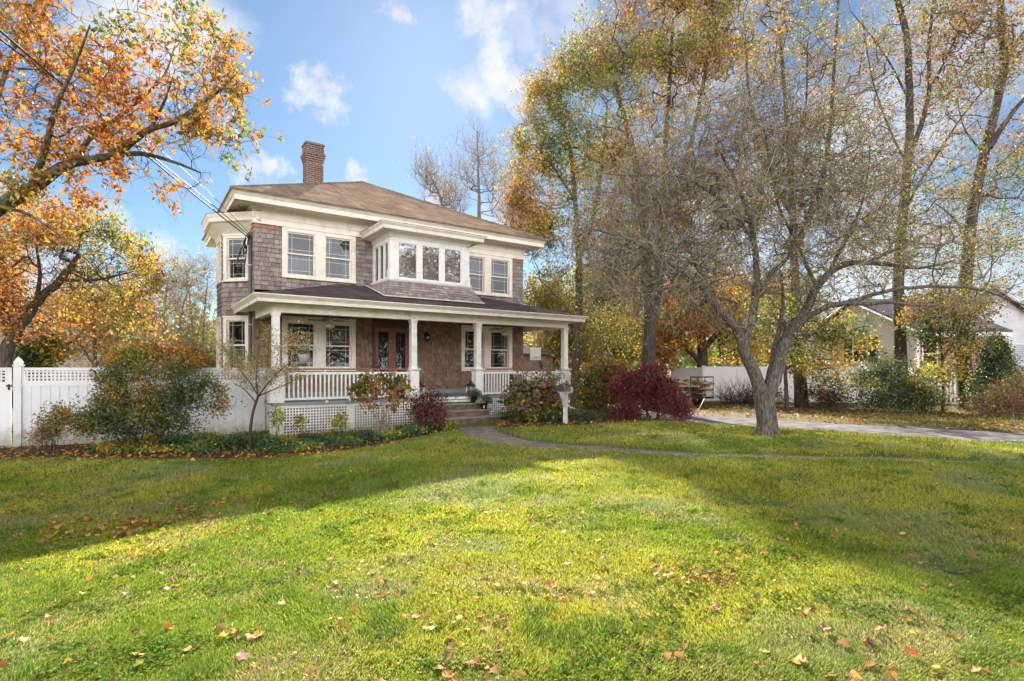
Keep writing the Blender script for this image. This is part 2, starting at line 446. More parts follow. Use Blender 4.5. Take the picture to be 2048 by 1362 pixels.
def glassmat(name, tint=(1, 1, 1), refl=.22, rough=.0):
    m = bpy.data.materials.new(name); m.use_nodes = True
    N, L = m.node_tree.nodes, m.node_tree.links; N.clear()
    o = N.new('ShaderNodeOutputMaterial'); t = N.new('ShaderNodeBsdfTransparent'); t.inputs[0].default_value = (*tint, 1)
    g = N.new('ShaderNodeBsdfGlossy'); g.inputs['Roughness'].default_value = rough; g.inputs['Color'].default_value = (.93, .95, 1, 1)
    lw = N.new('ShaderNodeLayerWeight'); lw.inputs['Blend'].default_value = .10
    mr = N.new('ShaderNodeMapRange'); mr.inputs['To Min'].default_value = refl; mr.inputs['To Max'].default_value = 1
    n = N.new('ShaderNodeTexNoise'); n.inputs['Scale'].default_value = 2.2
    tcn = N.new('ShaderNodeTexCoord'); L.new(tcn.outputs['Object'], n.inputs['Vector'])
    bp = N.new('ShaderNodeBump'); bp.inputs['Strength'].default_value = .06; bp.inputs['Distance'].default_value = .05
    L.new(n.outputs['Fac'], bp.inputs['Height']); L.new(bp.outputs[0], g.inputs['Normal'])
    L.new(lw.outputs['Fresnel'], mr.inputs['Value'])
    mx = N.new('ShaderNodeMixShader'); L.new(mr.outputs[0], mx.inputs[0]); L.new(t.outputs[0], mx.inputs[1]); L.new(g.outputs[0], mx.inputs[2]); L.new(mx.outputs[0], o.inputs[0])
    return m
M['glass'] = glassmat('window_glass', (.85, .87, .88), .035)
M['glass_mirror'] = glassmat('storm_window_glass', (.9, .9, .88), .28)
M['pale_backing'] = noisy(mat('pale_reflection_backing', rough=.9), (.22, .20, .165), (.33, .30, .25), scale=1.5)  # cream of the pane reflections put into a backing colour
M['bark_grey'] = noisy(mat('grey_scaly_bark', rough=.95, spec=.1), (.05, .041, .034), (.20, .172, .145), scale=16, detail=8, lo=.36, hi=.66, vscale=(1.6, 1.6, .45), bump=1.0, bdist=.035)
M['bark_lichen'] = noisy(mat('lichen_bark', rough=.95, spec=.1), (.045, .036, .028), (.15, .14, .105), scale=11, detail=8, lo=.38, hi=.62, bump=.8, bdist=.02)
M['bark_dark'] = noisy(mat('dark_bark', rough=.95, spec=.1), (.035, .028, .024), (.11, .09, .075), scale=14, detail=8, vscale=(1.5, 1.5, .3), bump=1.0, bdist=.03)
M['bark_pale'] = noisy(mat('pale_bark', rough=.95, spec=.1), (.10, .08, .065), (.24, .20, .165), scale=10, detail=8, vscale=(1, 1, .4), bump=.6)
M['twig'] = noisy(mat('grey_twigs', rough=.9, spec=.1), (.165, .125, .09), (.38, .32, .24), scale=3)
M['twig_dark'] = noisy(mat('dark_twigs', rough=.9, spec=.1), (.045, .032, .024), (.10, .07, .05), scale=3)
M['siding'] = noisy(mat('white_siding', rough=.6), (.46, .46, .48), (.56, .56, .59), scale=1)
M['stucco'] = noisy(mat('beige_wall', rough=.9), (.50, .46, .38), (.58, .54, .46), scale=1.5)
M['shutter'] = mat('black_shutter', (.02, .022, .025), .6, .3)
# ------------------------------------------------------------------ the ground
PATH = [(-1.05, 16.0), (-.85, 14.3), (-.15, 12.75), (1.0, 11.65), (2.7, 10.8), (5, 10.15), (8.6, 9.4), (14, 8.3), (24, 6.2), (40, 3)]
DRIVE = [(40, -8), (20, 7), (12.3, 13.2), (8.25, 16.3), (5.3, 19.3), (3.4, 23.5), (1.2, 28), (-2, 34), (-8, 44)]
BED_L = [(-13.2, 11.55), (-10, 11.45), (-8, 11.2), (-5.9, 11.15), (-4.1, 11.6), (-2.9, 12.5), (-1.75, 14.6), (-1.7, 17.2), (-4, 15.4), (-6.2, 13.9), (-6.6, 15.5), (-13.2, 13.6)]
BED_R = [(-.35, 15.0), (.6, 15.5), (2.2, 15.9), (3.6, 17.0), (4.9, 17.5), (5.2, 18.4), (3.6, 19.0), (2.0, 20.5), (-1.2, 18.3), (-.45, 16.8)]
def g0(x, y):
    x = np.asarray(x, float); y = np.asarray(y, float)
    z = -.24 * sstep(-x, .3, 6.0)
    amp = sstep(y, 1.0, 4.0) * (1 - .6 * sstep(y, 11, 16))
    z = z + (fnoise(x, y, 2.6, 5) - .5) * .10 * amp + (fnoise(x, y, .7, 9, 2) - .5) * .03 * amp
    z = z + .085 * np.exp(-((x - 6) / 5) ** 2 - ((y - 8.3 + .12 * (x - 4)) / 1.1) ** 2)
    return z
def gz(x, y):
    z = g0(x, y)
    dp = dpoly(x, y, PATH); dd = dpoly(x, y, DRIVE)
    yp = np.interp(x, [p[0] for p in PATH], [p[1] for p in PATH])
    z = z + .048 * np.exp(-((y - (yp - .85)) / .38) ** 2) * sstep(np.asarray(x, float), .8, 3.0)
    z = z - .055 * (1 - sstep(dp, .50, .62)) - .05 * (1 - sstep(dd, 1.42, 1.6))
    return z
def is_path(x, y, m=0.0): return dpoly(x, y, PATH) < .5 + m
def is_drive(x, y, m=0.0): return dpoly(x, y, DRIVE) < 1.45 + m
def beyond_drive(x, y):
    # side of the drive away from the camera
    return (y > np.interp(x, [-8, -2, 1.2, 3.4, 5.3, 8.25, 12.3, 20, 40], [44, 34, 28, 23.5, 19.3, 16.3, 13.2, 7, -8]))
def axis(segs):
    out = []
    for a, b, st in segs:
        out += list(np.arange(a, b, st))
    return np.array(sorted(set(np.round(out, 4))))
xs = axis([(-400, -60, 40), (-60, -20, 5), (-20, -13, .7), (-13, 16, .12), (16, 24, .5), (24, 60, 4), (60, 441, 40)])
ys = axis([(-60, -4, 7), (-4, 1.2, .5), (1.2, 20, .12), (20, 30, .4), (30, 60, 3), (60, 500, 30), (500, 901, 100)])
X, Y = np.meshgrid(xs, ys)
Z = gz(X, Y)
V = np.stack([X, Y, Z], -1).reshape(-1, 3)
nx = len(xs); ny = len(ys)
i = np.arange(ny - 1)[:, None] * nx + np.arange(nx - 1)[None, :]
F = np.stack([i, i + 1, i + nx + 1, i + nx], -1).reshape(-1, 4)
n1 = fnoise(V[:, 0], V[:, 1], 1.3, 21); n2_ = fnoise(V[:, 0], V[:, 1], .35, 31)
gc = np.array([.055, .075, .018])[None] * (1 - n1[:, None]) + np.array([.13, .125, .045])[None] * n1[:, None]
gc = gc * (.7 + .6 * n2_[:, None])
bd = beyond_drive(V[:, 0], V[:, 1]) & (V[:, 1] < 60) & (V[:, 1] > 0)
gc[bd] = np.array([.10, .07, .035]) * (.7 + .6 * n2_[bd][:, None])
M['lawn'] = colmat('lawn_ground', nscale=40, namp=.5, bump=.8)
ground = mesh_np('lawn', V, F, M['lawn'], col=gc, smooth=True)
tag(ground, kind='structure')

def strip(name, line, hw, m, dz, n=14, step=.25):
    pts = []
    for (a, b) in zip(line[:-1], line[1:]):
        L = math.hypot(b[0] - a[0], b[1] - a[1]); k = max(1, int(L / step))
        for j in range(k): pts.append((a[0] + (b[0] - a[0]) * j / k, a[1] + (b[1] - a[1]) * j / k))
    P = np.array(pts); T = np.gradient(P, axis=0)
    for _ in range(12): T[1:-1] = (T[:-2] + 2 * T[1:-1] + T[2:]) / 4
    T /= np.linalg.norm(T, axis=1)[:, None]; Nn = np.stack([-T[:, 1], T[:, 0]], 1)
    us = np.linspace(-hw, hw, n)
    G = P[:, None, :] + Nn[:, None, :] * us[None, :, None]
    zz = gz(G[..., 0], G[..., 1]) + dz
    V = np.concatenate([G, zz[..., None]], -1).reshape(-1, 3)
    k = len(P); i = np.arange(k - 1)[:, None] * n + np.arange(n - 1)[None]
    F = np.stack([i, i + n, i + n + 1, i + 1], -1).reshape(-1, 4)
    o = mesh_np(name, V, F, m, smooth=True); tag(o, kind='structure'); return o
M['path'] = noisy(mat('weathered_walk', rough=1, spec=.0), (.10, .088, .072), (.30, .265, .22), scale=7, detail=10, lo=.3, hi=.7, bump=.6)
M['asphalt'] = noisy(mat('driveway_asphalt', rough=1, spec=.0), (.105, .098, .10), (.21, .20, .20), scale=3, detail=14, bump=.4, bdist=.004)
strip('front_path', PATH, .50, M['path'], .008)
strip('driveway', DRIVE, 1.42, M['asphalt'], .008)

def bed(name, poly, m):
    xs = np.arange(min(p[0] for p in poly), max(p[0] for p in poly) + .15, .15); ys = np.arange(min(p[1] for p in poly), max(p[1] for p in poly) + .15, .15)
    X, Y = np.meshgrid(xs, ys); n = len(xs)
    ok = inside(X, Y, poly) & ~is_path(X, Y, .1) & ~is_drive(X, Y, .2)
    Z = gz(X, Y) + .012
    V = np.stack([X, Y, Z], -1).reshape(-1, 3)
    i = np.arange(len(ys) - 1)[:, None] * n + np.arange(n - 1)[None]
    okf = ok[:-1, :-1] & ok[1:, :-1] & ok[:-1, 1:] & ok[1:, 1:]
    F = np.stack([i, i + 1, i + n + 1, i + n], -1)[okf]
    o = mesh_np(name, V, F, m, smooth=True); tag(o, kind='structure'); return o
M['soil'] = noisy(mat('mulch_soil', rough=.95, spec=.1), (.035, .024, .017), (.10, .065, .045), scale=20, bump=.8, bdist=.02)
bed('garden_bed', BED_L, M['soil'])
bed('garden_bed', BED_R, M['soil'])

def is_lawn(x, y):
    rag = .10 * (fnoise(np.asarray(x, float), np.asarray(y, float), .35, 201, 2) - .35)
    return ~(dpoly(x, y, PATH) < .42 + rag) & ~is_drive(x, y, .03) & ~inside(x, y, BED_L) & ~inside(x, y, BED_R)

# ------------------------------------------------------------------ grass blades (uncountable: one object)
def blades(n, ymin, ymax, wide, power=2.0):
    # more blades near the camera, where each shows
    u = rng.random(n)
    a = 1 - power
    yy = (ymin ** a + u * (ymax ** a - ymin ** a)) ** (1 / a)
    xx = (rng.random(n) * 2 - 1) * (wide * yy + .6)
    return xx, yy
gx, gy = blades(1600000, 2.05, 20.5, .99, 1.75)
ok = is_lawn(gx, gy) & (~beyond_drive(gx, gy) | (rng.random(len(gx)) < .12)) & (gy < 15.8 + .4 * gx + 0 * gx)
ok &= ~((gy > 13.4) & (gx < -2.0)) & (gx > -14)
ok &= (rng.random(len(gx)) < np.where(is_path(gx, gy, .05), .5, 1))
gx, gy = gx[ok], gy[ok]
N_ = len(gx)
dry = fnoise(gx, gy, .9, 41)                     # dry tan patches
lush = fnoise(gx, gy, 1.7, 51)
tuft = fnoise(gx, gy, .22, 61, 2); clump = sstep(fnoise(gx, gy, .32, 64, 2), .68, .80)
h = (.020 + .027 * rng.random(N_)) * (.55 + .9 * tuft) * (1 + .25 * (gy > 7)) * (1 + .35 * clump)
wd = (.0018 + .0006 * gy) * (.7 + .6 * rng.random(N_))
ang = rng.random(N_) * 2 * PI
lean = (rng.random(N_) ** .7) * .9 * h
flow = fnoise(gx, gy, 1.1, 71) * 4 * PI
la = flow + rng.normal(0, .9, N_)
base = np.stack([gx, gy, gz(gx, gy) - .004], 1)
side = np.stack([np.cos(ang), np.sin(ang), np.zeros(N_)], 1) * wd[:, None]
tip = base + np.stack([np.cos(la) * lean, np.sin(la) * lean, h], 1)
mid = base + (tip - base) * .55 + np.array([0, 0, 1])[None] * (h * .12)[:, None]
near = gy < 6.5
c_lush = np.array([.205, .285, .026]); c_yel = np.array([.42, .415, .05]); c_deep = np.array([.11, .175, .024]); c_dry = np.array([.46, .38, .18]); c_grey = np.array([.22, .27, .12])
rr = rng.random(N_)[:, None]
lf = sstep(lush, .3, .7)[:, None]
gcol = c_lush * (1 - lf) + c_yel * lf
gcol = np.where(rr < .22, c_deep, gcol)
gfr = sstep(fnoise(gx, gy, 1.4, 91), .55, .75)[:, None]
gcol = gcol * (1 - gfr * .6) + c_grey * gfr * .6
df = sstep(dry, .62, .85)[:, None] * .42 * sstep(gx * .25 - gy * .3 + 3.2, 0, 2.5)[:, None] + .05
gcol = np.where(rng.random((N_, 1)) < df, c_dry * (.7 + .5 * rng.random((N_, 1))), gcol)
gcol = np.where((clump[:, None] > .5) & (rng.random((N_, 1)) < .7), c_deep * 1.15, gcol)
bare = sstep(fnoise(gx, gy, .55, 67, 3), .66, .74); thin = rng.random(N_) < .45 * bare
gcol = np.where((bare[:, None] > .3) & (rng.random((N_, 1)) < .3), c_dry * .8, gcol)
h = h * np.where(thin, .25, 1)
tip[thin] = base[thin] + (tip[thin] - base[thin]) * .3; mid[thin] = base[thin] + (mid[thin] - base[thin]) * .3
gcol *= (.70 + .6 * rng.random((N_, 1)))
nb = np.where(near)[0]; fb = np.where(~near)[0]
Vn = np.stack([base[nb] - side[nb], base[nb] + side[nb], mid[nb] + side[nb] * .75, mid[nb] - side[nb] * .75, tip[nb]], 1).reshape(-1, 3)
Vf = np.stack([base[fb] - side[fb], base[fb] + side[fb], tip[fb]], 1).reshape(-1, 3)
i5 = np.arange(len(nb))[:, None] * 5
Fq = i5 + np.array([0, 1, 2, 3])[None]; Ft = i5 + np.array([3, 2, 4])[None]
Ff = np.arange(len(fb))[:, None] * 3 + np.array([0, 1, 2])[None] + len(Vn)
Cg = np.concatenate([np.repeat(gcol[nb], 5, 0), np.repeat(gcol[fb], 3, 0)])
g_o = mesh_np('grass', np.concatenate([Vn, Vf]), [Fq, np.concatenate([Ft, Ff])], M['grass'], col=Cg)
tag(g_o, kind='stuff')

# ------------------------------------------------------------------ fallen leaves
LEAFC = np.array([[.42, .19, .045], [.50, .33, .06], [.28, .12, .035], [.22, .12, .04], [.40, .25, .08], [.32, .15, .04], [.27, .16, .06], [.16, .09, .05]])
def leaf_shape():
    # a lobed leaf outline in the xy plane, unit length, plus a raised rim
    a = np.linspace(0, 2 * PI, 11)[:-1]
    r = np.array([.50, .30, .47, .27, .36, .44, .36, .27, .47, .30])
    return np.stack([np.cos(a) * r, np.sin(a) * r, np.zeros(10)], 1)
def scatter_leaves(name, x, y, size, lift=.02, pal=LEAFC, wt=None, kind='stuff', curl=.5, seed=3, dz=None):
    g = np.random.default_rng(seed)
    n = len(x)
    L = leaf_shape()
    P = np.repeat(L[None], n, 0) * size[:, None, None]
    # curl: rim lifts with distance from a random fold line
    fa = g.random(n) * 2 * PI
    dd = np.abs(P[..., 0] * np.cos(fa)[:, None] + P[..., 1] * np.sin(fa)[:, None])
    P[..., 2] = dd * dd / size[:, None] * (2.2 * curl * (g.random(n) * 1.6 - .3))[:, None] + g.normal(0, .04, P.shape[:2]) * size[:, None]
    P = np.concatenate([P, np.zeros((n, 1, 3))], 1)           # centre
    # tilt
    ax = g.normal(0, .33, n); ay = g.normal(0, .33, n); az = g.random(n) * 2 * PI
    def rot(P, a, i, j):
        c, s = np.cos(a)[:, None], np.sin(a)[:, None]
        u = P[..., i] * c - P[..., j] * s; v = P[..., i] * s + P[..., j] * c
        P[..., i] = u; P[..., j] = v
    rot(P, az, 0, 1); rot(P, ax, 1, 2); rot(P, ay, 0, 2)
    P[..., 0] += x[:, None]; P[..., 1] += y[:, None]
    zb = gz(x, y) if dz is None else dz
    P[..., 2] += (zb + lift + .25 * size * g.random(n))[:, None]
    ci = g.choice(len(pal), n, p=wt)
    C = pal[ci] * (.7 + .6 * g.random((n, 1)))
    base = np.arange(n)[:, None] * 11
    F = np.concatenate([base + np.array([[k, (k + 1) % 10, 10]]) for k in range(10)], 0)
    o = mesh_np(name, P.reshape(-1, 3), F, M['litter'], col=np.repeat(C, 11, 0))
    if kind: tag(o, kind=kind)
    return o
# over the lawn, in loose drifts
lx, ly = blades(16000, 2.2, 16, .98, 1.35)
den = sstep(fnoise(lx, ly, 1.0, 81), .50, .78) * .55 + .13
left = np.exp(-((ly - 7.4 - .25 * (lx + 5)) / 1.0) ** 2) * (lx < -2.4)
den = den * .55 + left * .55 * sstep(fnoise(lx, ly, .6, 82), .4, .6) + .5 * np.exp(-((lx - 1.35) / .35) ** 2 - ((ly - 3.75) / .2) ** 2)
ok = is_lawn(lx, ly) & (rng.random(len(lx)) < den) & ~((ly > 13.4) & (lx < -2.0)) & (ly < 15.8 + .4 * lx) & ~beyond_drive(lx, ly)
lx, ly = lx[ok], ly[ok]
scatter_leaves('fallen_leaves', lx, ly, .024 + .055 * rng.random(len(lx)) ** 1.8, lift=.03, seed=5)
gd = np.random.default_rng(77)
dx_, dy_, ds_ = [], [], []
for (px, py, rx, ry, n_, s_) in ((270, 1035, 170, 14, 150, .085), (170, 1055, 150, 16, 110, .085), (420, 1010, 160, 12, 60, .075), (250, 1000, 200, 20, 60, .07), (700, 935, 260, 16, 50, .07), (300, 940, 280, 20, 60, .06), (1410, 1170, 85, 14, 75, .065), (1330, 1150, 30, 8, 16, .06), (480, 1318, 45, 10, 16, .08), (1700, 1290, 150, 25, 22, .07), (1640, 1240, 60, 10, 10, .06), (740, 1170, 160, 50, 26, .05), (300, 1110, 60, 10, 20, .06), (500, 1075, 80, 15, 22, .06)):
    a = px + gd.normal(0, .6, n_) * rx; b = py + gd.normal(0, .6, n_) * ry; b = np.clip(b, 905, 1355)
    yy = 1.75 * FPX / (b - HY) if px < 600 else EYE * FPX / (b - HY)
    dy_.append(yy); dx_.append((a - CX) / FPX * yy); ds_.append(s_ * .8 * (.45 + .9 * gd.random(n_)))
dx_, dy_, ds_ = map(np.concatenate, (dx_, dy_, ds_)); kk = is_lawn(dx_, dy_); 
scatter_leaves('fallen_leaves', dx_[kk], dy_[kk], ds_[kk], lift=.035, seed=9, curl=.9)
fx, fy = blades(22000, 2.2, 14, .98, 1.5)
kk = is_lawn(fx, fy) & ~((fy > 11) & (fx < -2)) & (rng.random(len(fx)) < .15 + .6 * sstep(fnoise(fx, fy, .8, 86), .5, .7)); fx, fy = fx[kk], fy[kk]
scatter_leaves('leaf_fragments', fx, fy, .010 + .018 * rng.random(len(fx)), lift=.022, seed=19, curl=1.2, pal=np.array([[.24, .15, .07], [.34, .24, .13], [.14, .08, .04], [.40, .28, .10]]))
# thick litter in the beds and on the verge beyond the drive
def fill(poly, n, seed):
    g = np.random.default_rng(seed)
    x0, x1 = min(p[0] for p in poly), max(p[0] for p in poly); y0, y1 = min(p[1] for p in poly), max(p[1] for p in poly)
    x = x0 + (x1 - x0) * g.random(n); y = y0 + (y1 - y0) * g.random(n)
    k = inside(x, y, poly) & ~is_path(x, y, .0) & ~is_drive(x, y, 0)
    return x[k], y[k]
bx, by = fill([(-13.2, 11.2), (-8, 10.95), (-5.9, 10.9), (-4.1, 11.4), (-2.8, 12.3), (-1.6, 14.6), (-1.7, 17.2), (-4, 15.4), (-6.2, 13.9), (-6.6, 14.5), (-13, 13.3)], 9000, 3)
kk = rng.random(len(bx)) < (.35 + .65 * np.exp(-((by - 11.5) / .6) ** 2)); bx, by = bx[kk], by[kk]
scatter_leaves('fallen_leaves', bx, by, .05 + .06 * rng.random(len(bx)), lift=.02, seed=6)
bx, by = fill([(-.8, 15.4), (.6, 15.3), (2.2, 15.7), (3.6, 16.8), (5.2, 17.3), (5.2, 18.4), (2.0, 20.5), (-1.9, 17.6)], 3800, 4)
scatter_leaves('fallen_leaves', bx, by, .05 + .06 * rng.random(len(bx)), lift=.02, seed=7)
VERGE = [(4.8, 22.0), (6.8, 19.2), (9.6, 16.7), (13.7, 13.7), (19, 9.8), (30, 3), (34, 14), (24, 24), (12, 27), (6, 28)]
bx, by = fill(VERGE, 30000, 5)
kk = rng.random(len(bx)) < sstep(fnoise(bx, by, 1.5, 88), .25, .6) * (.6 + .4 * (by < 22)); bx, by = bx[kk], by[kk]
scatter_leaves('fallen_leaves', bx, by, .06 + .08 * rng.random(len(bx)), lift=.02, seed=8)
# rough grass on the verge
vx, vy = fill(VERGE, 60000, 15)
kk = rng.random(len(vx)) < sstep(fnoise(vx, vy, 1.1, 99), .42, .62) ; vx, vy = vx[kk], vy[kk]
n = len(vx); hh = .05 + .11 * rng.random(n); a = rng.random(n) * 2 * PI
b0 = np.stack([vx, vy, gz(vx, vy)], 1); sdv = np.stack([np.cos(a), np.sin(a), 0 * a], 1) * .009
tp = b0 + np.stack([rng.normal(0, .03, n), rng.normal(0, .03, n), hh], 1)
Vv = np.stack([b0 - sdv, b0 + sdv, tp], 1).reshape(-1, 3)
vc = np.where(rng.random((n, 1)) < .35, np.array([[.30, .22, .10]]), np.array([[.13, .17, .03]])) * (.6 + .8 * rng.random((n, 1)))
o = mesh_np('verge_grass', Vv, np.arange(n * 3).reshape(-1, 3), M['grass'], col=np.repeat(vc, 3, 0)); tag(o, kind='stuff')

# the largest leaves near the camera, each its own thing
for k, (px, py, sz, c, lab) in enumerate((
    (278, 1305, .10, (.60, .33, .08), 'upright orange-yellow leaf standing in the grass at the lower left'),
    (444, 1275, .085, (.62, .46, .10), 'pale yellow lobed leaf between two orange leaves in the lower left lawn'),
    (519, 1271, .09, (.60, .36, .10), 'yellow-orange leaf right of the pale yellow lobed leaf'),
    (278, 1331, .075, (.42, .46, .07), 'green-yellow leaf lying flat just below the upright orange-yellow leaf'),
    (335, 1256, .10, (.55, .25, .05), 'orange folded leaf with brown edges left of the pale yellow leaf'),
    (485, 1316, .11, (.26, .10, .06), 'dark red-brown curled leaf at the bottom, below the yellow-orange leaf'),
    (45, 1278, .08, (.64, .52, .12), 'pale yellow oval leaf near the left edge of the lawn'),
    (179, 1156, .09, (.58, .30, .06), 'round orange leaf alone on sunlit grass at the left'),
    (620, 1354, .11, (.50, .34, .12), 'yellow-brown leaf cut by the bottom edge of the picture'),
    (1592, 1320, .13, (.48, .20, .05), 'large curled orange leaf standing at the bottom right'),
    (1709, 1347, .10, (.56, .28, .07), 'orange leaf at the bottom, between the curled orange and the red leaf'),
    (1826, 1309, .10, (.42, .06, .02), 'bright red leaf, the only one near the lower right corner'),
    (1530, 1300, .075, (.60, .46, .10), 'yellow leaf just left of the large curled orange leaf'),
    (1804, 1066, .10, (.70, .50, .07), 'bright yellow leaf on shaded grass above the curved twig'),
    (1687, 1287, .09, (.30, .11, .06), 'rust-brown leaf above the bottom orange leaf at the right'),
    (1353, 1212, .07, (.60, .44, .06), 'small yellow leaf at the left of the brown leaf drift'),
    (1435, 1218, .10, (.30, .15, .10), 'brown folded leaf beside the small yellow leaf in the drift'))):
    yy = EYE * FPX / (py - HY)
    for _ in range(4): yy = (EYE - float(gz((px - CX) / FPX * yy, yy)) - .04) * FPX / (py - HY)
    xx = (px - CX) / FPX * yy
    o = scatter_leaves('fallen_leaf', np.array([xx]), np.array([yy]), np.array([sz * .85]), lift=.032, pal=np.array([c]), kind=None, curl=.8, seed=700 + k)
    me = o.data; cn = Vector((xx, yy, float(gz(xx, yy))))
    me.transform(__import__('mathutils').Matrix.Translation(-cn)); o.location = cn
    tag(o, lab, 'leaf', 'large fallen leaves on the near lawn')

# clover and broad-leaved weeds in the turf
wx, wy = blades(26000, 2.2, 12.5, .98, 1.5)
kk = is_lawn(wx, wy) & (rng.random(len(wx)) < sstep(fnoise(wx, wy, .6, 301), .55, .72)) & ~((wy > 11) & (wx < -2))
wx, wy = wx[kk], wy[kk]; nw = len(wx) * 5
cx_ = np.repeat(wx, 5) + rng.normal(0, .022, nw); cy_ = np.repeat(wy, 5) + rng.normal(0, .022, nw); cz_ = gz(cx_, cy_) + .022 + .022 * rng.random(nw)
an_ = rng.random(nw) * 2 * PI; sz_ = (.007 + .006 * rng.random(nw)) * (1 + .05 * cy_)
W0 = np.stack([cx_, cy_, cz_], 1)
e1 = np.stack([np.cos(an_), np.sin(an_), rng.normal(0, .3, nw)], 1) * sz_[:, None]; e2 = np.stack([-np.sin(an_), np.cos(an_), rng.normal(0, .3, nw)], 1) * sz_[:, None] * .8
Vw = np.stack([W0 - e1, W0 - e2 * 1.0, W0 + e1, W0 + e2], 1).reshape(-1, 3)
wc = np.array([[.07, .13, .02], [.10, .17, .025], [.16, .22, .035], [.18, .17, .07]])[rng.choice(4, nw, p=[.35, .35, .2, .1])] * (.7 + .6 * rng.random((nw, 1)))
o = mesh_np('clover', Vw, np.arange(nw * 4).reshape(-1, 4), M['clover'], col=np.repeat(wc, 4, 0)); tag(o, kind='stuff')
# ------------------------------------------------------------------ the shingled house
HX, HYP, HA = -6.19, 14.4, math.atan2(.568, .823)
house = empty('shingle_house', (HX, HYP, 0), HA, 'two storey house of weathered cedar shingles with cream trim, hipped roof and wide front porch', 'house')
def hw(x, y, z=0):      # house-local to world
    c, s = math.cos(HA), math.sin(HA)
    return (HX + c * x - s * y, HYP + s * x + c * y, z)
FLZ = .74
WX0, WX1, WY0, WY1 = -.12, 9.70, 2.40, 8.60
BAY = [(-.12, 2.95), (-.80, 3.63), (-.80, 4.85), (-.12, 5.53)]
g_h = random.Random(5)
GREY = [(.255, .205, .19), (.285, .235, .215), (.225, .18, .17), (.32, .27, .245), (.20, .16, .155), (.27, .22, .20)]
BROWN = [(.225, .138, .096), (.205, .124, .087), (.24, .15, .105), (.185, .108, .075), (.26, .17, .12)]
def shingles(mb, F, T, z0, z1, holes=(), pal=GREY, expo=.138, wid=(.11, .24), flat=False):
    rows = max(1, int(round((z1 - z0) / expo))); e = (z1 - z0) / rows
    for r in range(rows):
        za, zb = z0 + r * e, z0 + (r + 1) * e
        zc = (za + zb) / 2
        spans = [(0, T)]
        for (h0, h1, hz0, hz1) in holes:
            if hz0 < zc < hz1:
                ns = []
                for (a, b) in spans:
                    if h1 <= a or h0 >= b: ns.append((a, b)); continue
                    if h0 > a: ns.append((a, h0))
                    if h1 < b: ns.append((h1, b))
                spans = ns
        for (a, b) in spans:
            t = a
            while t < b - 1e-4:
                wdt = g_h.uniform(*wid)
                t2 = min(b, t + wdt)
                if b - t2 < .05: t2 = b
                c = g_h.choice(pal); k = g_h.uniform(.9, 1.1)
                if r == rows - 1 and z1 > 5.8: c = (.30, .16, .10)
                mb.cc = tuple(q * k for q in c)
                nb = .030 + g_h.uniform(-.003, .010); zz = za - g_h.uniform(0, .012)
                g = .004
                p = F.p
                A, B, C_, D = p(t + g, nb, zz), p(t2 - g, nb, zz), p(t2 - g, .006, zb + .01), p(t + g, .006, zb + .01)
                A0, B0 = p(t + g, .0, zz), p(t2 - g, .0, zz)
                C0, D0 = p(t2 - g, -.004, zb + .01), p(t + g, -.004, zb + .01)
                mb.add([A, B, C_, D, A0, B0, C0, D0], [(0, 1, 2, 3), (4, 5, 1, 0), (0, 3, 7, 4), (1, 5, 6, 2)])
                t = t2
    mb.cc = None

FF = Frame(WX0, WY0, 1, 0)                  # front wall, t = x + .12
FL = Frame(WX0, BAY[0][1], 0, -1)           # short left wall between bay and corner (t from bay to corner)
FB1 = Frame(BAY[1][0], BAY[1][1], BAY[0][0] - BAY[1][0], BAY[0][1] - BAY[1][1])     # bay panel that faces the lawn
FB2 = Frame(BAY[2][0], BAY[2][1], 0, -1)    # bay outer face
FB3 = Frame(BAY[3][0], BAY[3][1], BAY[2][0] - BAY[3][0], BAY[2][1] - BAY[3][1])
FR = Frame(WX1, WY0, 0, 1)                  # right wall
FRear = Frame(WX1, WY1, -1, 0)
FL2 = Frame(WX0, WY1, 0, -1)
LB1 = math.hypot(.68, .68)
WT = 9.82
UP0, UP1 = 4.42, 5.97        # upper casings
LO0, LO1 = 1.56, 3.22
holes_front = [(.78, 3.05, UP0, UP1), (7.01, 9.28, UP0, UP1), (.78, 3.05, LO0, LO1), (7.01, 9.28, LO0, LO1), (3.62, 5.05, .6, 3.3)]
w_up = MB(); shingles(w_up, FF, WT, 4.0, 5.975, holes_front)
w_up.build('upper_wall_shingles', M['shingle'], house, color=True)
w_lo = MB(); shingles(w_lo, FF, 3.62, FLZ + .17, 3.30, holes_front, pal=BROWN, expo=.14, wid=(.09, .19))
tag(w_lo.build('lower_wall_shingles', M['shingle'], house, color=True), 'brown shingles sheltered under the porch roof, left of the door')
w_lo = MB(); shingles(w_lo, Frame(WX0 + 5.05, WY0, 1, 0), WT - 5.05, FLZ + .17, 3.30, [(7.01 - 5.05, 9.28 - 5.05, LO0, LO1)], pal=BROWN, expo=.14, wid=(.09, .19))
tag(w_lo.build('lower_wall_shingles', M['shingle'], house, color=True), 'brown shingles sheltered under the porch roof, right of the door')
w_lo = MB(); FF.box(w_lo, 3.60, 5.07, -.02, .02, 3.18, 3.31); w_lo.build('door_header', M['door_dark'], house)
w_s = MB()
shingles(w_s, FL, .55, .25, 5.975)
shingles(w_s, FB1, LB1, .25, 5.78, [(.06, LB1 - .04, 4.30, 5.72), (.06, LB1 - .04, 1.5, 3.22)])
shingles(w_s, FB2, 1.22, .25, 5.78, [(.12, 1.10, 4.30, 5.72), (.12, 1.10, 1.5, 3.22)])
shingles(w_s, FB3, LB1, .25, 5.78)
shingles(w_s, FL2, WY1 - BAY[3][1], .25, 5.975, expo=.2, wid=(.3, .5))
shingles(w_s, FR, WY1 - WY0, .25, 5.975, expo=.138)
shingles(w_s, FRear, WT, .25, 5.975, expo=.25, wid=(.4, .7))
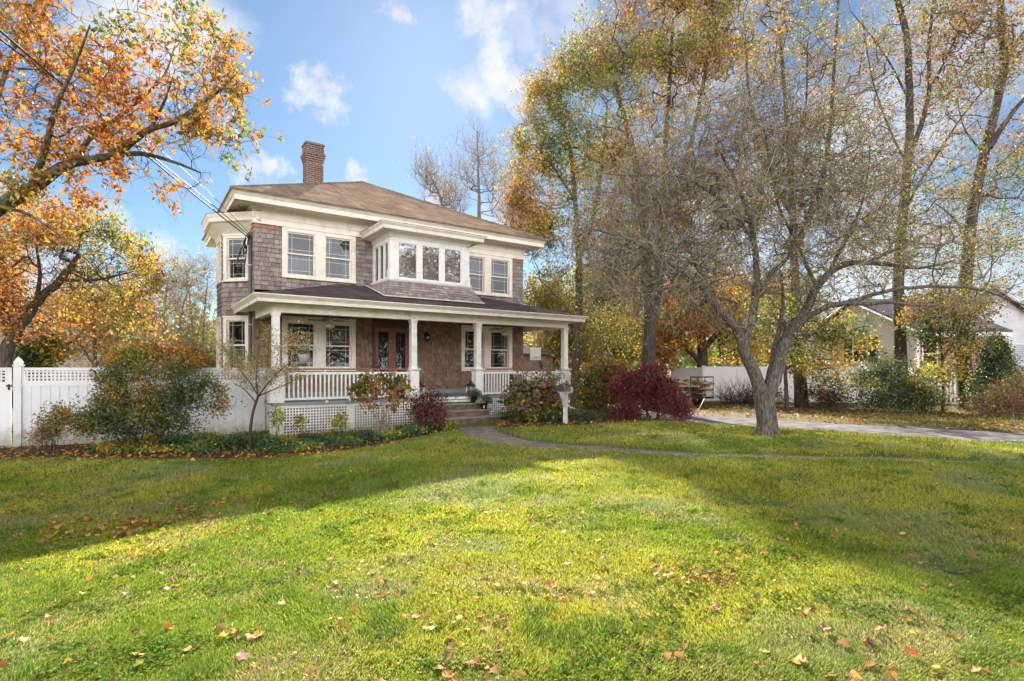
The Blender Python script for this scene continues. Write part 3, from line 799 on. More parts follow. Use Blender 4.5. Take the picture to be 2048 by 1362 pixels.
w_s.build('side_wall_shingles', M['shingle'], house, color=True)
# dark inner shell behind windows, and foundation
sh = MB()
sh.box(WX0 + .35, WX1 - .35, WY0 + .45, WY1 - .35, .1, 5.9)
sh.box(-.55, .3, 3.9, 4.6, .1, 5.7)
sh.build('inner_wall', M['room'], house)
fd = MB()
for F_, T_ in ((FF, WT), (FL, .55), (FB1, LB1), (FB2, 1.22), (FB3, LB1), (FL2, 3.0), (FR, 6.2), (FRear, WT)):
    F_.box(fd, 0, T_, -.06, -.01, -.5, .26)
fd.build('foundation', noisy(mat('grey_foundation', rough=.9), (.2, .19, .18), (.32, .31, .29)), house)
sk = MB(); FF.box(sk, 0, WT, -.02, .022, FLZ - .02, FLZ + .17); sk.build('porch_skirting', M['floor_grey'], house)
cb = MB()
FF.box(cb, -.0, .035, -.02, .03, .25, .6)
cb.build('corner_board', M['trim'], house)

# ---------------- windows
def sash_window(F, t0, t1, z0, z1, n=2, side=.14, head=.14, sill=.09, gap=.30, curtain=None, parent=house, name='window', divide=True, glass='glass', label=None, cm='trim'):
    """casing with n double-hung sashes; panes, grilles and blinds are its children"""
    mb = MB()
    F.box(mb, t0, t0 + side, -.10, .05, z0, z1); F.box(mb, t1 - side, t1, -.10, .05, z0, z1)
    F.box(mb, t0 + side, t1 - side, -.10, .052, z1 - head, z1); F.box(mb, t0 + side, t1 - side, -.10, .062, z0, z0 + sill)
    F.box(mb, t0 - .015, t1 + .015, .05, .075, z1 - .02, z1 + .025)
    F.box(mb, t0 - .01, t1 + .01, .062, .085, z0 - .01, z0 + .03)
    W = (t1 - t0 - 2 * side - gap * (n - 1)) / n
    for k in range(n - 1):
        a = t0 + side + (k + 1) * W + k * gap
        F.box(mb, a, a + gap, -.10, .048, z0 + sill, z1 - head)
    win = mb.build(name, M[cm], parent)
    if label: win['label'] = label
    for k in range(n):
        a = t0 + side + k * (W + gap); b = a + W
        sz0, sz1 = z0 + sill, z1 - head
        zm = (sz0 + sz1) / 2
        s = MB(); f = .045
        for (q0, q1, no) in ((zm - .02, sz1, .0), (sz0, zm + .02, -.035)):
            F.box(s, a, a + f, no - .05, no + .005, q0, q1); F.box(s, b - f, b, no - .05, no + .005, q0, q1)
            F.box(s, a + f, b - f, no - .05, no + .005, q1 - .04, q1); F.box(s, a + f, b - f, no - .05, no + .005, q0, q0 + .045)
        s.build('sash', M[cm], win)
        gl = MB(); F.face(gl, a + f, b - f, -.022, zm + .02, sz1 - .035); gl.build('pane', M[glass], win)
        gl = MB(); F.face(gl, a + f, b - f, -.057, sz0 + .04, zm - .02); gl.build('pane', M[glass], win)
        if divide:
            gr = MB()
            for (q0, q1, no) in ((zm + .02, sz1 - .04, -.032), (sz0 + .045, zm - .02, -.067)):
                d = .115
                for tt in (a + f + d, b - f - d): F.box(gr, tt - .006, tt + .006, no - .004, no + .004, q0, q1)
                for zz in (q0 + d, q1 - d): F.box(gr, a + f, b - f, no - .005, no + .005, zz - .006, zz + .006)
            gr.build('grille', M['grille'], win)
        if curtain:
            c = curtain[k]
            if c:
                bl = MB()
                kind, fr = c
                if kind == 'blind':
                    zt = sz1; zb = sz1 - (sz1 - sz0) * fr
                    zz = zt
                    while zz > zb:
                        bl.quad(F.p(a, -.12, zz), F.p(b, -.12, zz), F.p(b, -.10, zz - .035), F.p(a, -.10, zz - .035)); zz -= .038
                    bl.build('blind', M['blind'], win)
                else:
                    m_ = 26
                    for (c0, c1) in (((a, a + W * fr), (b - W * fr, b)) if kind == 'curtain' else ((a, b),)):
                        top = sz1 if kind == 'curtain' else sz0 + (sz1 - sz0) * fr
                        for j in range(m_):
                            u0 = c0 + (c1 - c0) * j / m_; u1 = c0 + (c1 - c0) * (j + 1) / m_
                            bl.quad(F.p(u0, -.14 + .018 * math.sin(j * 1.3), sz0), F.p(u1, -.14 + .018 * math.sin((j + 1) * 1.3), sz0),
                                    F.p(u1, -.14 + .018 * math.sin((j + 1) * 1.3), top), F.p(u0, -.14 + .018 * math.sin(j * 1.3), top))
                    bl.build('curtain', M['curtain'], win)
    return win
sash_window(FF, .78, 3.05, UP0, UP1, curtain=[('cafe', .45), ('curtain', .30)], glass='glass_up' if 'glass_up' in M else 'glass')
sash_window(FF, 7.01, 9.28, UP0, UP1, curtain=[('blind', .5), None])
sash_window(FF, .78, 3.05, LO0, LO1, head=.16, curtain=[None, ('blind', .5)])
sash_window(FF, 7.01, 9.28, LO0, LO1, head=.16, curtain=[None, ('curtain', .3)])
sash_window(FB1, .06, LB1 - .04, 4.30, 5.72, n=1, side=.11, head=.10, sill=.08, gap=0, curtain=[('curtain', .2)])
sash_window(FB2, .12, 1.10, 4.30, 5.72, n=1, side=.12, head=.10, sill=.08, gap=0)
sash_window(FB1, .06, LB1 - .04, 1.5, 3.22, n=1, side=.11, head=.10, sill=.08, gap=0, curtain=[('curtain', .25)])
sash_window(FB2, .12, 1.10, 1.5, 3.22, n=1, side=.12, head=.10, sill=.08, gap=0)
for (za, zb) in ((UP0, UP1 - .1), (LO0, LO1)):
    sash_window(FR, 2.2, 4.2, za, zb, curtain=[None, None])

# ---------------- front door
dr = MB()
T0, T1 = 3.62, 5.05
FF.box(dr, T0, T0 + .10, -.12, .04, FLZ, 3.18); FF.box(dr, T1 - .10, T1, -.12, .04, FLZ, 3.18)
FF.box(dr, T0 + .10, T1 - .10, -.12, .042, 3.02, 3.18)
dfrm = dr.build('door_frame', M['door_dark'], house)
FF_sill = MB(); FF.box(FF_sill, T0 + .10, T1 - .10, -.12, .05, FLZ + .001, FLZ + .04); FF_sill.build('threshold', M['door_dark'], dfrm)
for k, (a, b) in enumerate(((T0 + .105, T0 + .712), (T0 + .718, T1 - .105))):
    d = MB(); st = .125
    FF.box(d, a, a + st, -.08, -.02, FLZ + .04, 3.015); FF.box(d, b - st, b, -.08, -.02, FLZ + .04, 3.015)
    FF.box(d, a + st, b - st, -.08, -.02, 2.88, 3.015); FF.box(d, a + st, b - st, -.08, -.021, FLZ + .04, 1.10)
    FF.box(d, a + st + .03, b - st - .03, -.03, -.008, FLZ + .10, 1.02)
    dd = d.build('front_door', M['door'], house)
    gl = MB(); FF.face(gl, a + st, b - st, -.05, 1.10, 2.88); gl.build('door_glass', M['glass'], dd)
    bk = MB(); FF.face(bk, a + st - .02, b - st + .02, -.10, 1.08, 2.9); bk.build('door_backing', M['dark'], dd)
    ir = MB(); c0, c1 = a + st, b - st; wd_ = c1 - c0
    for q in range(1, 6):
        t = c0 + wd_ * q / 6
        ir.tube([FF.p(t, -.036, 1.55 + .12 * (q if k == 0 else 6 - q)), FF.p(t, -.036, 2.75)], .0045, 5)
    for q in range(6):
        r = .10 + q * .085
        pts = []
        for s_ in range(9):
            an = PI / 2 * s_ / 8
            tt = (c1 - r * math.cos(an) * .5) if k == 0 else (c0 + r * math.cos(an) * .5)
            zz = 1.13 + r * math.sin(an) * 1.2
            if c0 < tt < c1: pts.append(FF.p(tt, -.036, zz))
        if len(pts) > 2: ir.tube(pts, .006, 5)
    for q in range(3):
        cxm = c0 + wd_ * (q + .5) / 3
        ir.tube([FF.p(cxm + .04 * math.cos(g_), -.036, 2.80 + .035 * math.sin(g_)) for g_ in np.linspace(0, 2 * PI, 9)], .004, 5)
    ir.build('door_ironwork', M['lead'], dd)
hd = MB()
for z_ in (1.70, 1.84):
    pts = [FF.p(T0 + .165, -.01, z_), FF.p(T0 + .165, .035, z_)]
    hd.tube(pts, .028, 10)
hd.build('door_handle', M['iron'], house)

# ---------------- frieze, eaves, main roof
fz = MB()
def ring(mb, pts, z0, z1, n0, n1, close=True):
    """band along a closed polygon (counter-clockwise), offset outwards from n0 to n1"""
    P = [Vector((p[0], p[1])) for p in pts]; n = len(P)
    def off(d):
        o = []
        for i in range(n):
            a, b, c = P[i - 1], P[i], P[(i + 1) % n]
            e1 = (b - a).normalized(); e2 = (c - b).normalized()
            m1 = Vector((e1.y, -e1.x)); m2 = Vector((e2.y, -e2.x))
            bi = (m1 + m2); bi = bi / max(.2, bi.length_squared) * 2
            o.append(b + bi * d)
        return o
    A0 = off(n0[0] if isinstance(n0, tuple) else n0); A1 = off(n0[1] if isinstance(n0, tuple) else n0)
    B0 = off(n1[0] if isinstance(n1, tuple) else n1); B1 = off(n1[1] if isinstance(n1, tuple) else n1)
    for i in range(n if close else n - 1):
        j = (i + 1) % n
        mb.hexa([(B0[i].x, B0[i].y, z0), (B0[j].x, B0[j].y, z0), (A0[j].x, A0[j].y, z0), (A0[i].x, A0[i].y, z0),
                 (B1[i].x, B1[i].y, z1), (B1[j].x, B1[j].y, z1), (A1[j].x, A1[j].y, z1), (A1[i].x, A1[i].y, z1)])
RECT = [(WX0, WY0), (WX1, WY0), (WX1, WY1), (WX0, WY1)]
ring(fz, RECT, 5.97, 6.14, -.05, .035)
ring(fz, RECT, 6.14, 6.44, -.05, .055)
ring(fz, RECT, 6.36, 6.44, .055, (.075, .13))
ring(fz, RECT, 5.955, 5.985, .035, .06)
fz.build('frieze', M['trim'], house)
OV = .60
EZ = 6.44
sf = MB(); ring(sf, RECT, EZ, EZ + .02, -.05, OV - .03); sf.build('soffit', M['trim'], house)
fc = MB(); ring(fc, RECT, EZ - .02, EZ + .13, OV - .03, OV); ring(fc, RECT, EZ + .13, EZ + .23, OV - .03, (OV + .02, OV + .10)); ring(fc, RECT, EZ + .23, EZ + .255, OV - .1, OV + .115)
fc.build('fascia', M['trim'], house)
ex0, ex1, ey0, ey1, ez = WX0 - OV - .12, WX1 + OV + .12, WY0 - OV - .12, WY1 + OV + .12, 6.70
AP = (4.79, 6.98, 9.40); AP2 = (4.79, 7.35, 9.40)
def sagpt(a, b, t, s=.03):
    return (a[0] + (b[0] - a[0]) * t, a[1] + (b[1] - a[1]) * t, a[2] + (b[2] - a[2]) * t - s * math.sin(t * PI))
def roof_plane(mb, A, B, Tb, Ta, th=.05, nu=14, nv=8, sag=.035):
    """quad A-B at the eave, Ta-Tb at the top; a slightly sagging sheet with thickness"""
    g = []
    for j in range(nv + 1):
        v = j / nv
        a = [A[k] + (Ta[k] - A[k]) * v for k in range(3)]; b = [B[k] + (Tb[k] - B[k]) * v for k in range(3)]
        row = []
        for i in range(nu + 1):
            u = i / nu
            row.append((a[0] + (b[0] - a[0]) * u, a[1] + (b[1] - a[1]) * u, a[2] + (b[2] - a[2]) * u - sag * math.sin(PI * v) * math.sin(PI * u)))
        g += row
    m = (nu + 1)
    fs = [(j * m + i, j * m + i + 1, (j + 1) * m + i + 1, (j + 1) * m + i) for j in range(nv) for i in range(nu)]
    mb.add(g, fs)
    mb.hexa([(A[0], A[1], A[2] - th), (B[0], B[1], B[2] - th), (Tb[0], Tb[1], Tb[2] - th - .03), (Ta[0], Ta[1], Ta[2] - th - .03),
             (A[0], A[1], A[2] - .003), (B[0], B[1], B[2] - .003), (Tb[0], Tb[1], Tb[2] - .06), (Ta[0], Ta[1], Ta[2] - .06)])
rf = MB()
c00, c10, c11, c01 = (ex0, ey0, ez), (ex1, ey0, ez), (ex1, ey1, ez), (ex0, ey1, ez)
roof_plane(rf, c00, c10, AP, AP); roof_plane(rf, c10, c11, AP2, AP); roof_plane(rf, c11, c01, AP2, AP2); roof_plane(rf, c01, c00, AP, AP2)
roof = rf.build('roof', M['roof'], house)
rc = MB()
for (a, b) in ((c00, AP), (c10, AP), (AP, AP2), (c11, AP2), (c01, AP2)):
    n_ = 26
    for i in range(n_):
        p, q = sagpt(a, b, i / n_, 0), sagpt(a, b, (i + 1.15) / n_, 0)
        rc.tube([(p[0], p[1], p[2] - .012), (q[0], q[1], q[2] - .022)], [.045, .05], 6, smooth=False)
rc.build('hip_caps', M['roof'], roof)
# chimney
ch = MB()
def cbox(mb, cx, cy, hx, hy, z0, z1): mb.box(cx - hx, cx + hx, cy - hy, cy + hy, z0, z1)
ccx, ccy = 2.40, 5.5
cbox(ch, ccx, ccy, .30, .26, 7.4, 9.20)
for k in range(4): cbox(ch, ccx, ccy, .30 + .018 * (k + 1), .26 + .018 * (k + 1), 9.20 + .072 * k, 9.20 + .072 * (k + 1))
cbox(ch, ccx, ccy, .335, .295, 9.488, 9.56); cbox(ch, ccx, ccy, .318, .278, 9.56, 9.80)
chim = ch.build('chimney', M['brick'], house)
cp = MB(); cbox(cp, ccx, ccy, .345, .305, 9.80, 9.86); cbox(cp, ccx, ccy, .30, .26, 9.86, 9.89); cp.build('chimney_cap', mat('cap_stone', (.16, .13, .11), .9), chim)

# ---------------- bay cornice on the left side
bc = MB()
POLY = [(.3, 5.53), BAY[3], BAY[2], BAY[1], BAY[0], (.3, 2.95)]
BP = list(reversed(POLY)); BP = [(.3, 2.95), BAY[0], BAY[1], BAY[2], BAY[3], (.3, 5.53)][::-1]
def offs(pts, d):
    P = [Vector(p) for p in pts]; o = []
    for i, b in enumerate(P):
        a = P[max(i - 1, 0)]; c = P[min(i + 1, len(P) - 1)]
        e1 = (b - a) if i > 0 else (c - b); e2 = (c - b) if i < len(P) - 1 else e1
        e1 = e1.normalized(); e2 = e2.normalized()
        m1 = Vector((e1.y, -e1.x)); m2 = Vector((e2.y, -e2.x)); bi = m1 + m2
        o.append(b + bi / bi.length_squared * 2 * d)
    return o
def band(mb, pts, prof):
    """sweeps a closed (outward, z) profile along an open polyline"""
    rings = [[(q.x, q.y, z) for q in offs(pts, n)] for (n, z) in prof]
    m = len(pts); vs = [rings[k][i] for i in range(m) for k in range(len(prof))]
    k = len(prof); fs = []
    for i in range(m - 1):
        for j in range(k):
            fs.append((i * k + j, i * k + (j + 1) % k, (i + 1) * k + (j + 1) % k, (i + 1) * k + j))
    fs += [tuple(range(k)), tuple(reversed(range((m - 1) * k, m * k)))]
    mb.add(vs, fs)
BLINE = [(.3, 5.95), BAY[3], BAY[2], BAY[1], BAY[0], (.25, 2.55)]
BLINE = [BAY[3], BAY[2], BAY[1], BAY[0]]
# n is to the right of travel; travelling from rear to front, outwards is (-1,0): use reversed sign check
band(bc, [(BAY[3][0] + .4, BAY[3][1] + .4)] + BLINE + [(BAY[0][0] + .4, BAY[0][1] - .4)], [(-.02, 5.76), (.03, 5.76), (.06, 5.80), (.30, 6.02), (.38, 6.06), (.40, 6.15), (.45, 6.26), (.45, 6.285), (-.02, 6.40)])
bc.build('bay_cornice', M['trim'], house)
bcr = MB(); band(bcr, [(BAY[3][0] + .4, BAY[3][1] + .4)] + BLINE + [(BAY[0][0] + .4, BAY[0][1] - .4)], [(.46, 6.29), (.46, 6.30), (-.02, 6.42), (-.02, 6.41)]); bcr.build('bay_roof', M['roof'], house)

# ---------------- porch roof, beam, ceiling
PX0, PX1 = 0.0, 9.84
PO = .55
pe0, pe1, pey = PX0 - PO, PX1 + PO, -PO
ZE = 3.50
fcp = MB()
POL = [(PX0, 2.42), (PX0, 0), (PX1, 0), (PX1, 2.42)]
band(fcp, [(POL[0][0], 3.3)] + POL[1:3] + [(POL[3][0], 3.6)], [(PO - .06, 3.32), (PO - .03, 3.32), (PO - .02, 3.40), (PO + .07, 3.49), (PO + .07, 3.515), (PO - .06, 3.515)])
fcp.build('porch_gutter', M['trim'], house)
ps = MB()
ps.box(pe0 + .03, pe1 - .03, pey + .03, 0 - .09, 3.335, 3.355); ps.box(pe0 + .03, PX0 - .09, -.09, 2.9, 3.335, 3.355); ps.box(PX1 + .09, pe1 - .03, -.09, 3.4, 3.335, 3.355)
ps.build('porch_soffit', M['trim'], house)
bm_ = MB()
bm_.box(PX0 - .09, PX1 + .09, -.09, .09, 3.10, 3.345)
bm_.box(PX0 - .09, PX0 + .09, .09, 2.40, 3.102, 3.344); bm_.box(PX1 - .09, PX1 + .09, .09, 2.6, 3.102, 3.344)
bm_.build('porch_beam', M['trim'], house)
pc = MB(); pc.box(PX0 + .09, PX1 - .09, .09, 2.40, 3.31, 3.33); pc.build('porch_ceiling', M['trim'], house)
pr = MB()
zw = 4.37
a0, a1 = (pe0 - .02, pey - .02, ZE + .02), (pe1 + .02, pey - .02, ZE + .02)
ins = 2.97
t0_, t1_ = (pe0 + ins, 2.42, zw), (pe1 - ins, 2.42, zw)
roof_plane(pr, a0, a1, t1_, t0_, sag=.02)
roof_plane(pr, (pe0 - .02, 3.3, ZE + .02), a0, t0_, (pe0 + ins, 3.3, zw), sag=0)
roof_plane(pr, a1, (pe1 + .02, 3.6, ZE + .02), (pe1 - ins, 3.6, zw), t1_, sag=0)
pr.build('porch_roof', M['roof_shaded'], house)
# ---------------- oriel (boxed window bay above the porch)
OX0, OX1, OY = 3.51, 6.34, .87
oriel = MB()
def owall(mb, F, T, nwin, post, z0=4.49, z1=5.62, mull=.11):
    F.box(mb, 0, post, -.09, 0, 4.42, 5.80); F.box(mb, T - post, T, -.09, 0, 4.42, 5.80)
    F.box(mb, post, T - post, -.09, -.004, z1, 5.80); F.box(mb, post, T - post, -.09, .004, 4.42, z0)
    W = (T - 2 * post - mull * (nwin - 1)) / nwin
    out_ = []
    for k in range(nwin):
        a = post + k * (W + mull)
        if k: F.box(mb, a - mull, a, -.09, -.008, z0, z1)
        out_.append((a, a + W))
    return out_
OFf = Frame(OX0, OY, 1, 0); OFl = Frame(OX0, WY0, 0, -1); OFr = Frame(OX1, OY, 0, 1)
OD = WY0 - OY
wf = owall(oriel, OFf, OX1 - OX0, 3, .28, mull=.16)
wl_ = owall(oriel, OFl, OD, 3, .15, mull=.10); wr_ = owall(oriel, OFr, OD, 3, .15, mull=.10)
ori = oriel.build('oriel', M['white'], house)
ori['label'] = 'white boxed oriel with three front panes above the porch roof'

# corner pilasters with flared foot
for (cx_, cy_) in ((OX0, OY), (OX1, OY)):
    s_ = -1 if cx_ == OX0 else 1; op = MB()
    op.frustum(cx_ + s_ * -.075, cy_ + .075, [(.105, .105, 4.44), (.105, .105, 4.72)])
    op.frustum(cx_ + s_ * -.075, cy_ + .075, [(.085, .085, 4.72), (.085, .085, 5.66)])
    op.frustum(cx_ + s_ * -.075, cy_ + .075, [(.10, .10, 5.66), (.10, .10, 5.70)])
    op.build('oriel_pilaster', M['white'], ori)
band(MBs := MB(), [(OX0, WY0 + .05), (OX0, OY), (OX1, OY), (OX1, WY0 + .05)], [(-.02, 4.38), (.05, 4.38), (.07, 4.43), (.07, 4.46), (-.02, 4.475)])
MBs.build('oriel_sill', M['white'], ori)
for F_, wins in ((OFf, wf), (OFl, wl_), (OFr, wr_)):
    for (a, b) in wins:
        s = MB(); f = .028
        F_.box(s, a, a + f, -.07, -.02, 4.49, 5.62); F_.box(s, b - f, b, -.07, -.02, 4.49, 5.62); F_.box(s, a + f, b - f, -.07, -.02, 5.59, 5.62); F_.box(s, a + f, b - f, -.07, -.02, 4.49, 4.52)
        s.build('oriel_sash', M['white'], ori)
        g = MB(); F_.face(g, a + f, b - f, -.045, 4.52, 5.59); g.build('oriel_pane', M['glass_mirror'], ori)
ob = MB(); ob.box(OX0 + .16, OX1 - .16, OY + .16, WY0 + .2, 4.40, 5.8); ob.build('oriel_pane_backing', M['pale_backing'], ori)  # pale box added behind the panes to stand in for reflected sky
oc = MB()
band(oc, [(OX0, WY0 + .05), (OX0, OY), (OX1, OY), (OX1, WY0 + .05)], [(-.1, 5.76), (.02, 5.76), (.03, 5.80), (.06, 5.86), (.36, 5.90), (.37, 5.93), (.38, 6.0), (.44, 6.07), (.44, 6.09), (-.1, 6.12)])
oc.build('oriel_cornice', M['trim'], ori)
orf = MB()
o0, o1, oy = OX0 - .46, OX1 + .46, OY - .46
orf.add([(o0, oy, 6.10), (o1, oy, 6.10), (o1 - .9, WY0 + .1, 6.34), (o0 + .9, WY0 + .1, 6.34), (o0, WY0 + .1, 6.10), (o1, WY0 + .1, 6.10)], [(0, 1, 2, 3), (4, 0, 3), (1, 5, 2)])
orf.build('oriel_roof', M['roof'], ori)
# flared shingled skirt
def proof_z(x, y): return ZE + .02 + (zw - ZE - .02) / ins * min(y - pey, x - pe0, pe1 - x)
def skirt_face(mb, T0, T1, B0, B1, rows=7):
    """sloping shingle panel between top edge T0-T1 and bottom edge B0-B1"""
    T0, T1, B0, B1 = map(Vector, (T0, T1, B0, B1))
    nrm = (T1 - T0).cross(B0 - T0).normalized()
    if nrm.z < 0: nrm = -nrm
    for r in range(rows):
        v0, v1 = r / rows, (r + 1) / rows         # from the top down
        L = (T0.lerp(B0, v1) - T1.lerp(B1, v1)).length
        u = 0
        while u < 1 - 1e-4:
            u2 = min(1, u + g_h.uniform(.12, .24) / max(L, .3))
            if 1 - u2 < .05 / max(L, .3): u2 = 1
            P = lambda uu, vv: T0.lerp(T1, uu).lerp(B0.lerp(B1, uu), vv)
            c = g_h.choice(GREY); k = g_h.uniform(.95, 1.35); mb.cc = tuple(q * k for q in c)
            e = .003 / max(L, .3)
            A, B, C_, D = P(u + e, v1) + nrm * .024, P(u2 - e, v1) + nrm * .024, P(u2 - e, v0) + nrm * .006, P(u + e, v0) + nrm * .006
            A0, B0_ = P(u + e, v1), P(u2 - e, v1)
            mb.add([A, B, C_, D, A0, B0_], [(0, 1, 2, 3), (4, 5, 1, 0)])
            u = u2
    mb.cc = None
sx0, sx1, sy = OX0 - .34, OX1 + .33, OY - .45
k1 = proof_z(4, sy) + .02; k2 = 4.37
sm = MB()
tz = 4.40
skirt_face(sm, (OX0 - .03, OY - .03, tz), (OX1 + .03, OY - .03, tz), (sx0, sy, k1), (sx1, sy, k1))
skirt_face(sm, (OX0 - .03, WY0, tz), (OX0 - .03, OY - .03, tz), (OX0 - .22, WY0, k2 + .01), (sx0, sy, k1))
skirt_face(sm, (OX1 + .03, OY - .03, tz), (OX1 + .03, WY0, tz), (sx1, sy, k1), (OX1 + .22, WY0, k2 + .01))
sm.build('oriel_skirt', M['shingle'], ori, color=True)
fl = MB(); fl.tube([(OX0 - .24, WY0, k2 + .03), (sx0 - .02, sy - .02, k1 + .01), (sx1 + .02, sy - .02, k1 + .01), (OX1 + .24, WY0, k2 + .03)], .016, 4, smooth=False)
fl.build('skirt_flashing', M['trim'], ori)

# ---------------- porch floor, lattice, columns, railings, steps
fb = MB(); fb.box(PX0 - .10, PX1 + .10, -.14, WY0 - .03, FLZ - .08, FLZ); fb.build('porch_floor', M['floor_grey'], house)
fa = MB()
fa.box(PX0 - .06, PX1 + .06, -.10, -.06, FLZ - .16, FLZ - .08); fa.box(PX0 - .06, PX0 - .02, -.06, WY0 - .1, FLZ - .16, FLZ - .08); fa.box(PX1 + .02, PX1 + .06, -.06, WY0 - .1, FLZ - .16, FLZ - .08)
for x in (0.0, 1.95, 3.89, 6.16, 8.0, 9.84): fa.box(x - .09, x + .09, -.104, -.05, -.4, FLZ - .16)
fa.box(PX0 - .16, PX0 + .16, -.112, -.02, -.4, FLZ - .17)
fa.build('porch_base_trim', M['white'], house)
for x in (1.28, 2.58, 7.4, 8.62):
    for (z, rr_) in ((FLZ - .015, .05), (1.575, .042)):
        kn = MB(); kn.lathe(x, -.14 if z < 1 else 0, [(.0, z - rr_), (rr_ * .7, z - rr_ * .7), (rr_, z), (rr_ * .7, z + rr_ * .7), (0.001, z + rr_)], 10, cap=False)
        kn.build('rail_knob', M['white'], house)
for (x0, x1) in ((.16, 1.86), (2.04, 3.80), (6.25, 7.91), (8.09, 9.75)):
    la = MB()
    t = x0
    while t < x1 - .02:
        la.box(t, min(t + .034, x1), -.098, -.088, -.35, FLZ - .165); t += .076
    z = FLZ - .20
    while z > -.35:
        la.box(x0, x1, -.105, -.0985, z - .034, z); z -= .076
    la.build('lattice_panel', M['white'], house)
la = MB()
for (xf) in (PX0 - .03, PX1 + .03):
    t = .0
    while t < WY0 - .1: la.box(xf - .004, xf + .004, t, t + .034, -.35, FLZ - .165); t += .076
    z = FLZ - .20
    while z > -.35: la.box(xf + .0045, xf + .010, 0, WY0 - .1, z - .034, z); z -= .076
la.build('side_lattice', M['white'], house)
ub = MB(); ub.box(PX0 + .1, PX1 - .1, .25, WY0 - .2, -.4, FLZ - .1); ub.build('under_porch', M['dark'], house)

def column(x, y, big=.135):
    c = MB()
    c.frustum(x, y, [(big + .02, big + .02, FLZ), (big + .02, big + .02, FLZ + .12)])
    c.frustum(x, y, [(big, big, FLZ + .12), (big, big, 1.56)])
    for (fx, fy) in ((0, -1), (1, 0), (-1, 0), (0, 1)):    # raised frame on the faces
        for s_ in (-1, 1):
            if fy: c.box(x + s_ * (big - .022) - .022, x + s_ * (big - .022) + .022, y + fy * big - .007, y + fy * big + .007, FLZ + .14, 1.555)
            else: c.box(x + fx * big - .007, x + fx * big + .007, y + s_ * (big - .022) - .022, y + s_ * (big - .022) + .022, FLZ + .14, 1.555)
    c.frustum(x, y, [(big + .012, big + .012, 1.56), (big + .04, big + .04, 1.60)])
    c.frustum(x, y, [(big + .05, big + .05, 1.60), (big + .05, big + .05, 1.635)])
    ped = c.build('column', M['white'], house)
    s2 = MB()
    s2.frustum(x, y, [(.115, .115, 1.635), (.095, .095, 1.69)]); s2.frustum(x, y, [(.092, .092, 1.69), (.088, .088, 3.02)])
    s2.frustum(x, y, [(.105, .105, 3.02), (.11, .11, 3.10)])
    s2.build('shaft', M['white'], ped)
CX_ = (0.0, 3.89, 6.16, 9.84)
for k, x in enumerate(CX_): column(x, 0, .16 if k == 0 else .135)

def railing(x0, x1, along='x', fixed=0):
    mb = MB(); rl = MB()
    def bx(m_, t0, t1, hw_, z0, z1):
        if along == 'x': m_.box(t0, t1, fixed - hw_, fixed + hw_, z0, z1)
        else: m_.box(fixed - hw_, fixed + hw_, t0, t1, z0, z1)
    bx(mb, x0, x1, .032, FLZ + .05, FLZ + .11); bx(mb, x0, x1, .03, 1.47, 1.535)
    n = int((x1 - x0) / .113); st = (x1 - x0) / n
    for i in range(n):
        t = x0 + st * (i + .5)
        bx(mb, t - .021, t + .021, .021, FLZ + .11, 1.47)
    for q in range(1, max(2, int((x1 - x0) / 1.2))):
        t = x0 + (x1 - x0) * q / max(2, int((x1 - x0) / 1.2))
        bx(mb, t - .03, t + .03, .025, FLZ, FLZ + .05)
    r_ = mb.build('railing', M['white'], house)
    bx(rl, x0, x1, .045, 1.605, 1.64)
    bx(rl, x0, x1, .02, 1.59, 1.604)
    rl.build('handrail', M['wood_rail'], r_)
railing(.16, 3.89 - .135); railing(6.16 + .135, 9.84 - .135)
railing(.14, WY0 - .04, 'y', 0.0); railing(.14, WY0 - .04, 'y', 9.84)
# steps
st = MB(); rs = MB()
S0, S1 = 3.92, 6.12
for k in range(3):
    z = FLZ - .19 * (k + 1) + .005; y1 = -.12 - .29 * k; y0 = y1 - .31
    e = .05 * k
    st.box(S0 - .06 - e, S1 + .06 + e + (.25 if k == 2 else 0), y0 - .03, y1, z - .045, z)
    rs.box(S0 - e, S1 + e + (.2 if k == 2 else 0), y0, y1 + .02, -.3, z - .046)
ss = st.build('steps', M['tread'], house)
rs.build('risers', M['riser'], ss)
nb = MB(); nb.box(S0 - .05, S1 + .05, -.17, -.10, FLZ - .06, FLZ + .006); nb.build('porch_nosing', M['white'], house)

# ---------------- conduit, downspout, service entrance
cp_ = MB()
cp_.tube([(-.19, 2.62, .1), (-.19, 2.62, 5.55)], .05, 8)
cp_.lathe(-.19, 2.62, [(.05, 5.5), (.085, 5.55), (.095, 5.65), (.05, 5.72), (.01, 5.74)], 10)
cd_ = cp_.build('service_conduit', M['grey_conduit'], house)
st2 = MB()
for z in (2.95, 4.72): st2.box(-.26, -.12, 2.56, 2.68, z - .012, z + .012)
st2.build('conduit_strap', M['white'], cd_)
wr = MB()
def loop(pts, r=.014): wr.tube(pts, r, 6)
def arc(p0, p1, drop, n=12, out_=.15):
    o_ = []
    for i in range(n + 1):
        t = i / n; q = [p0[k] + (p1[k] - p0[k]) * t for k in range(3)]
        q[2] -= drop * math.sin(PI * t); q[0] -= out_ * math.sin(PI * t) * .6; q[1] -= out_ * math.sin(PI * t) * .5
        o_.append(tuple(q))
    return o_
loop(arc((-.24, 2.55, 5.62), (-.30, 2.50, 5.2), .75)); loop(arc((-.2, 2.5, 5.62), (-.35, 2.62, 5.25), .45)); loop(arc((-.3, 2.55, 5.6), (-.45, 2.62, 5.2), .6, out_=.3))
loop([(-.32, 2.5, 5.5), (-.36, 2.56, 5.36), (-.30, 2.6, 5.22)], .035); loop([(-.36, 2.44, 5.28), (-.3, 2.6, 5.20)], .03)
wr.build('service_wires', M['rubber'], cd_)

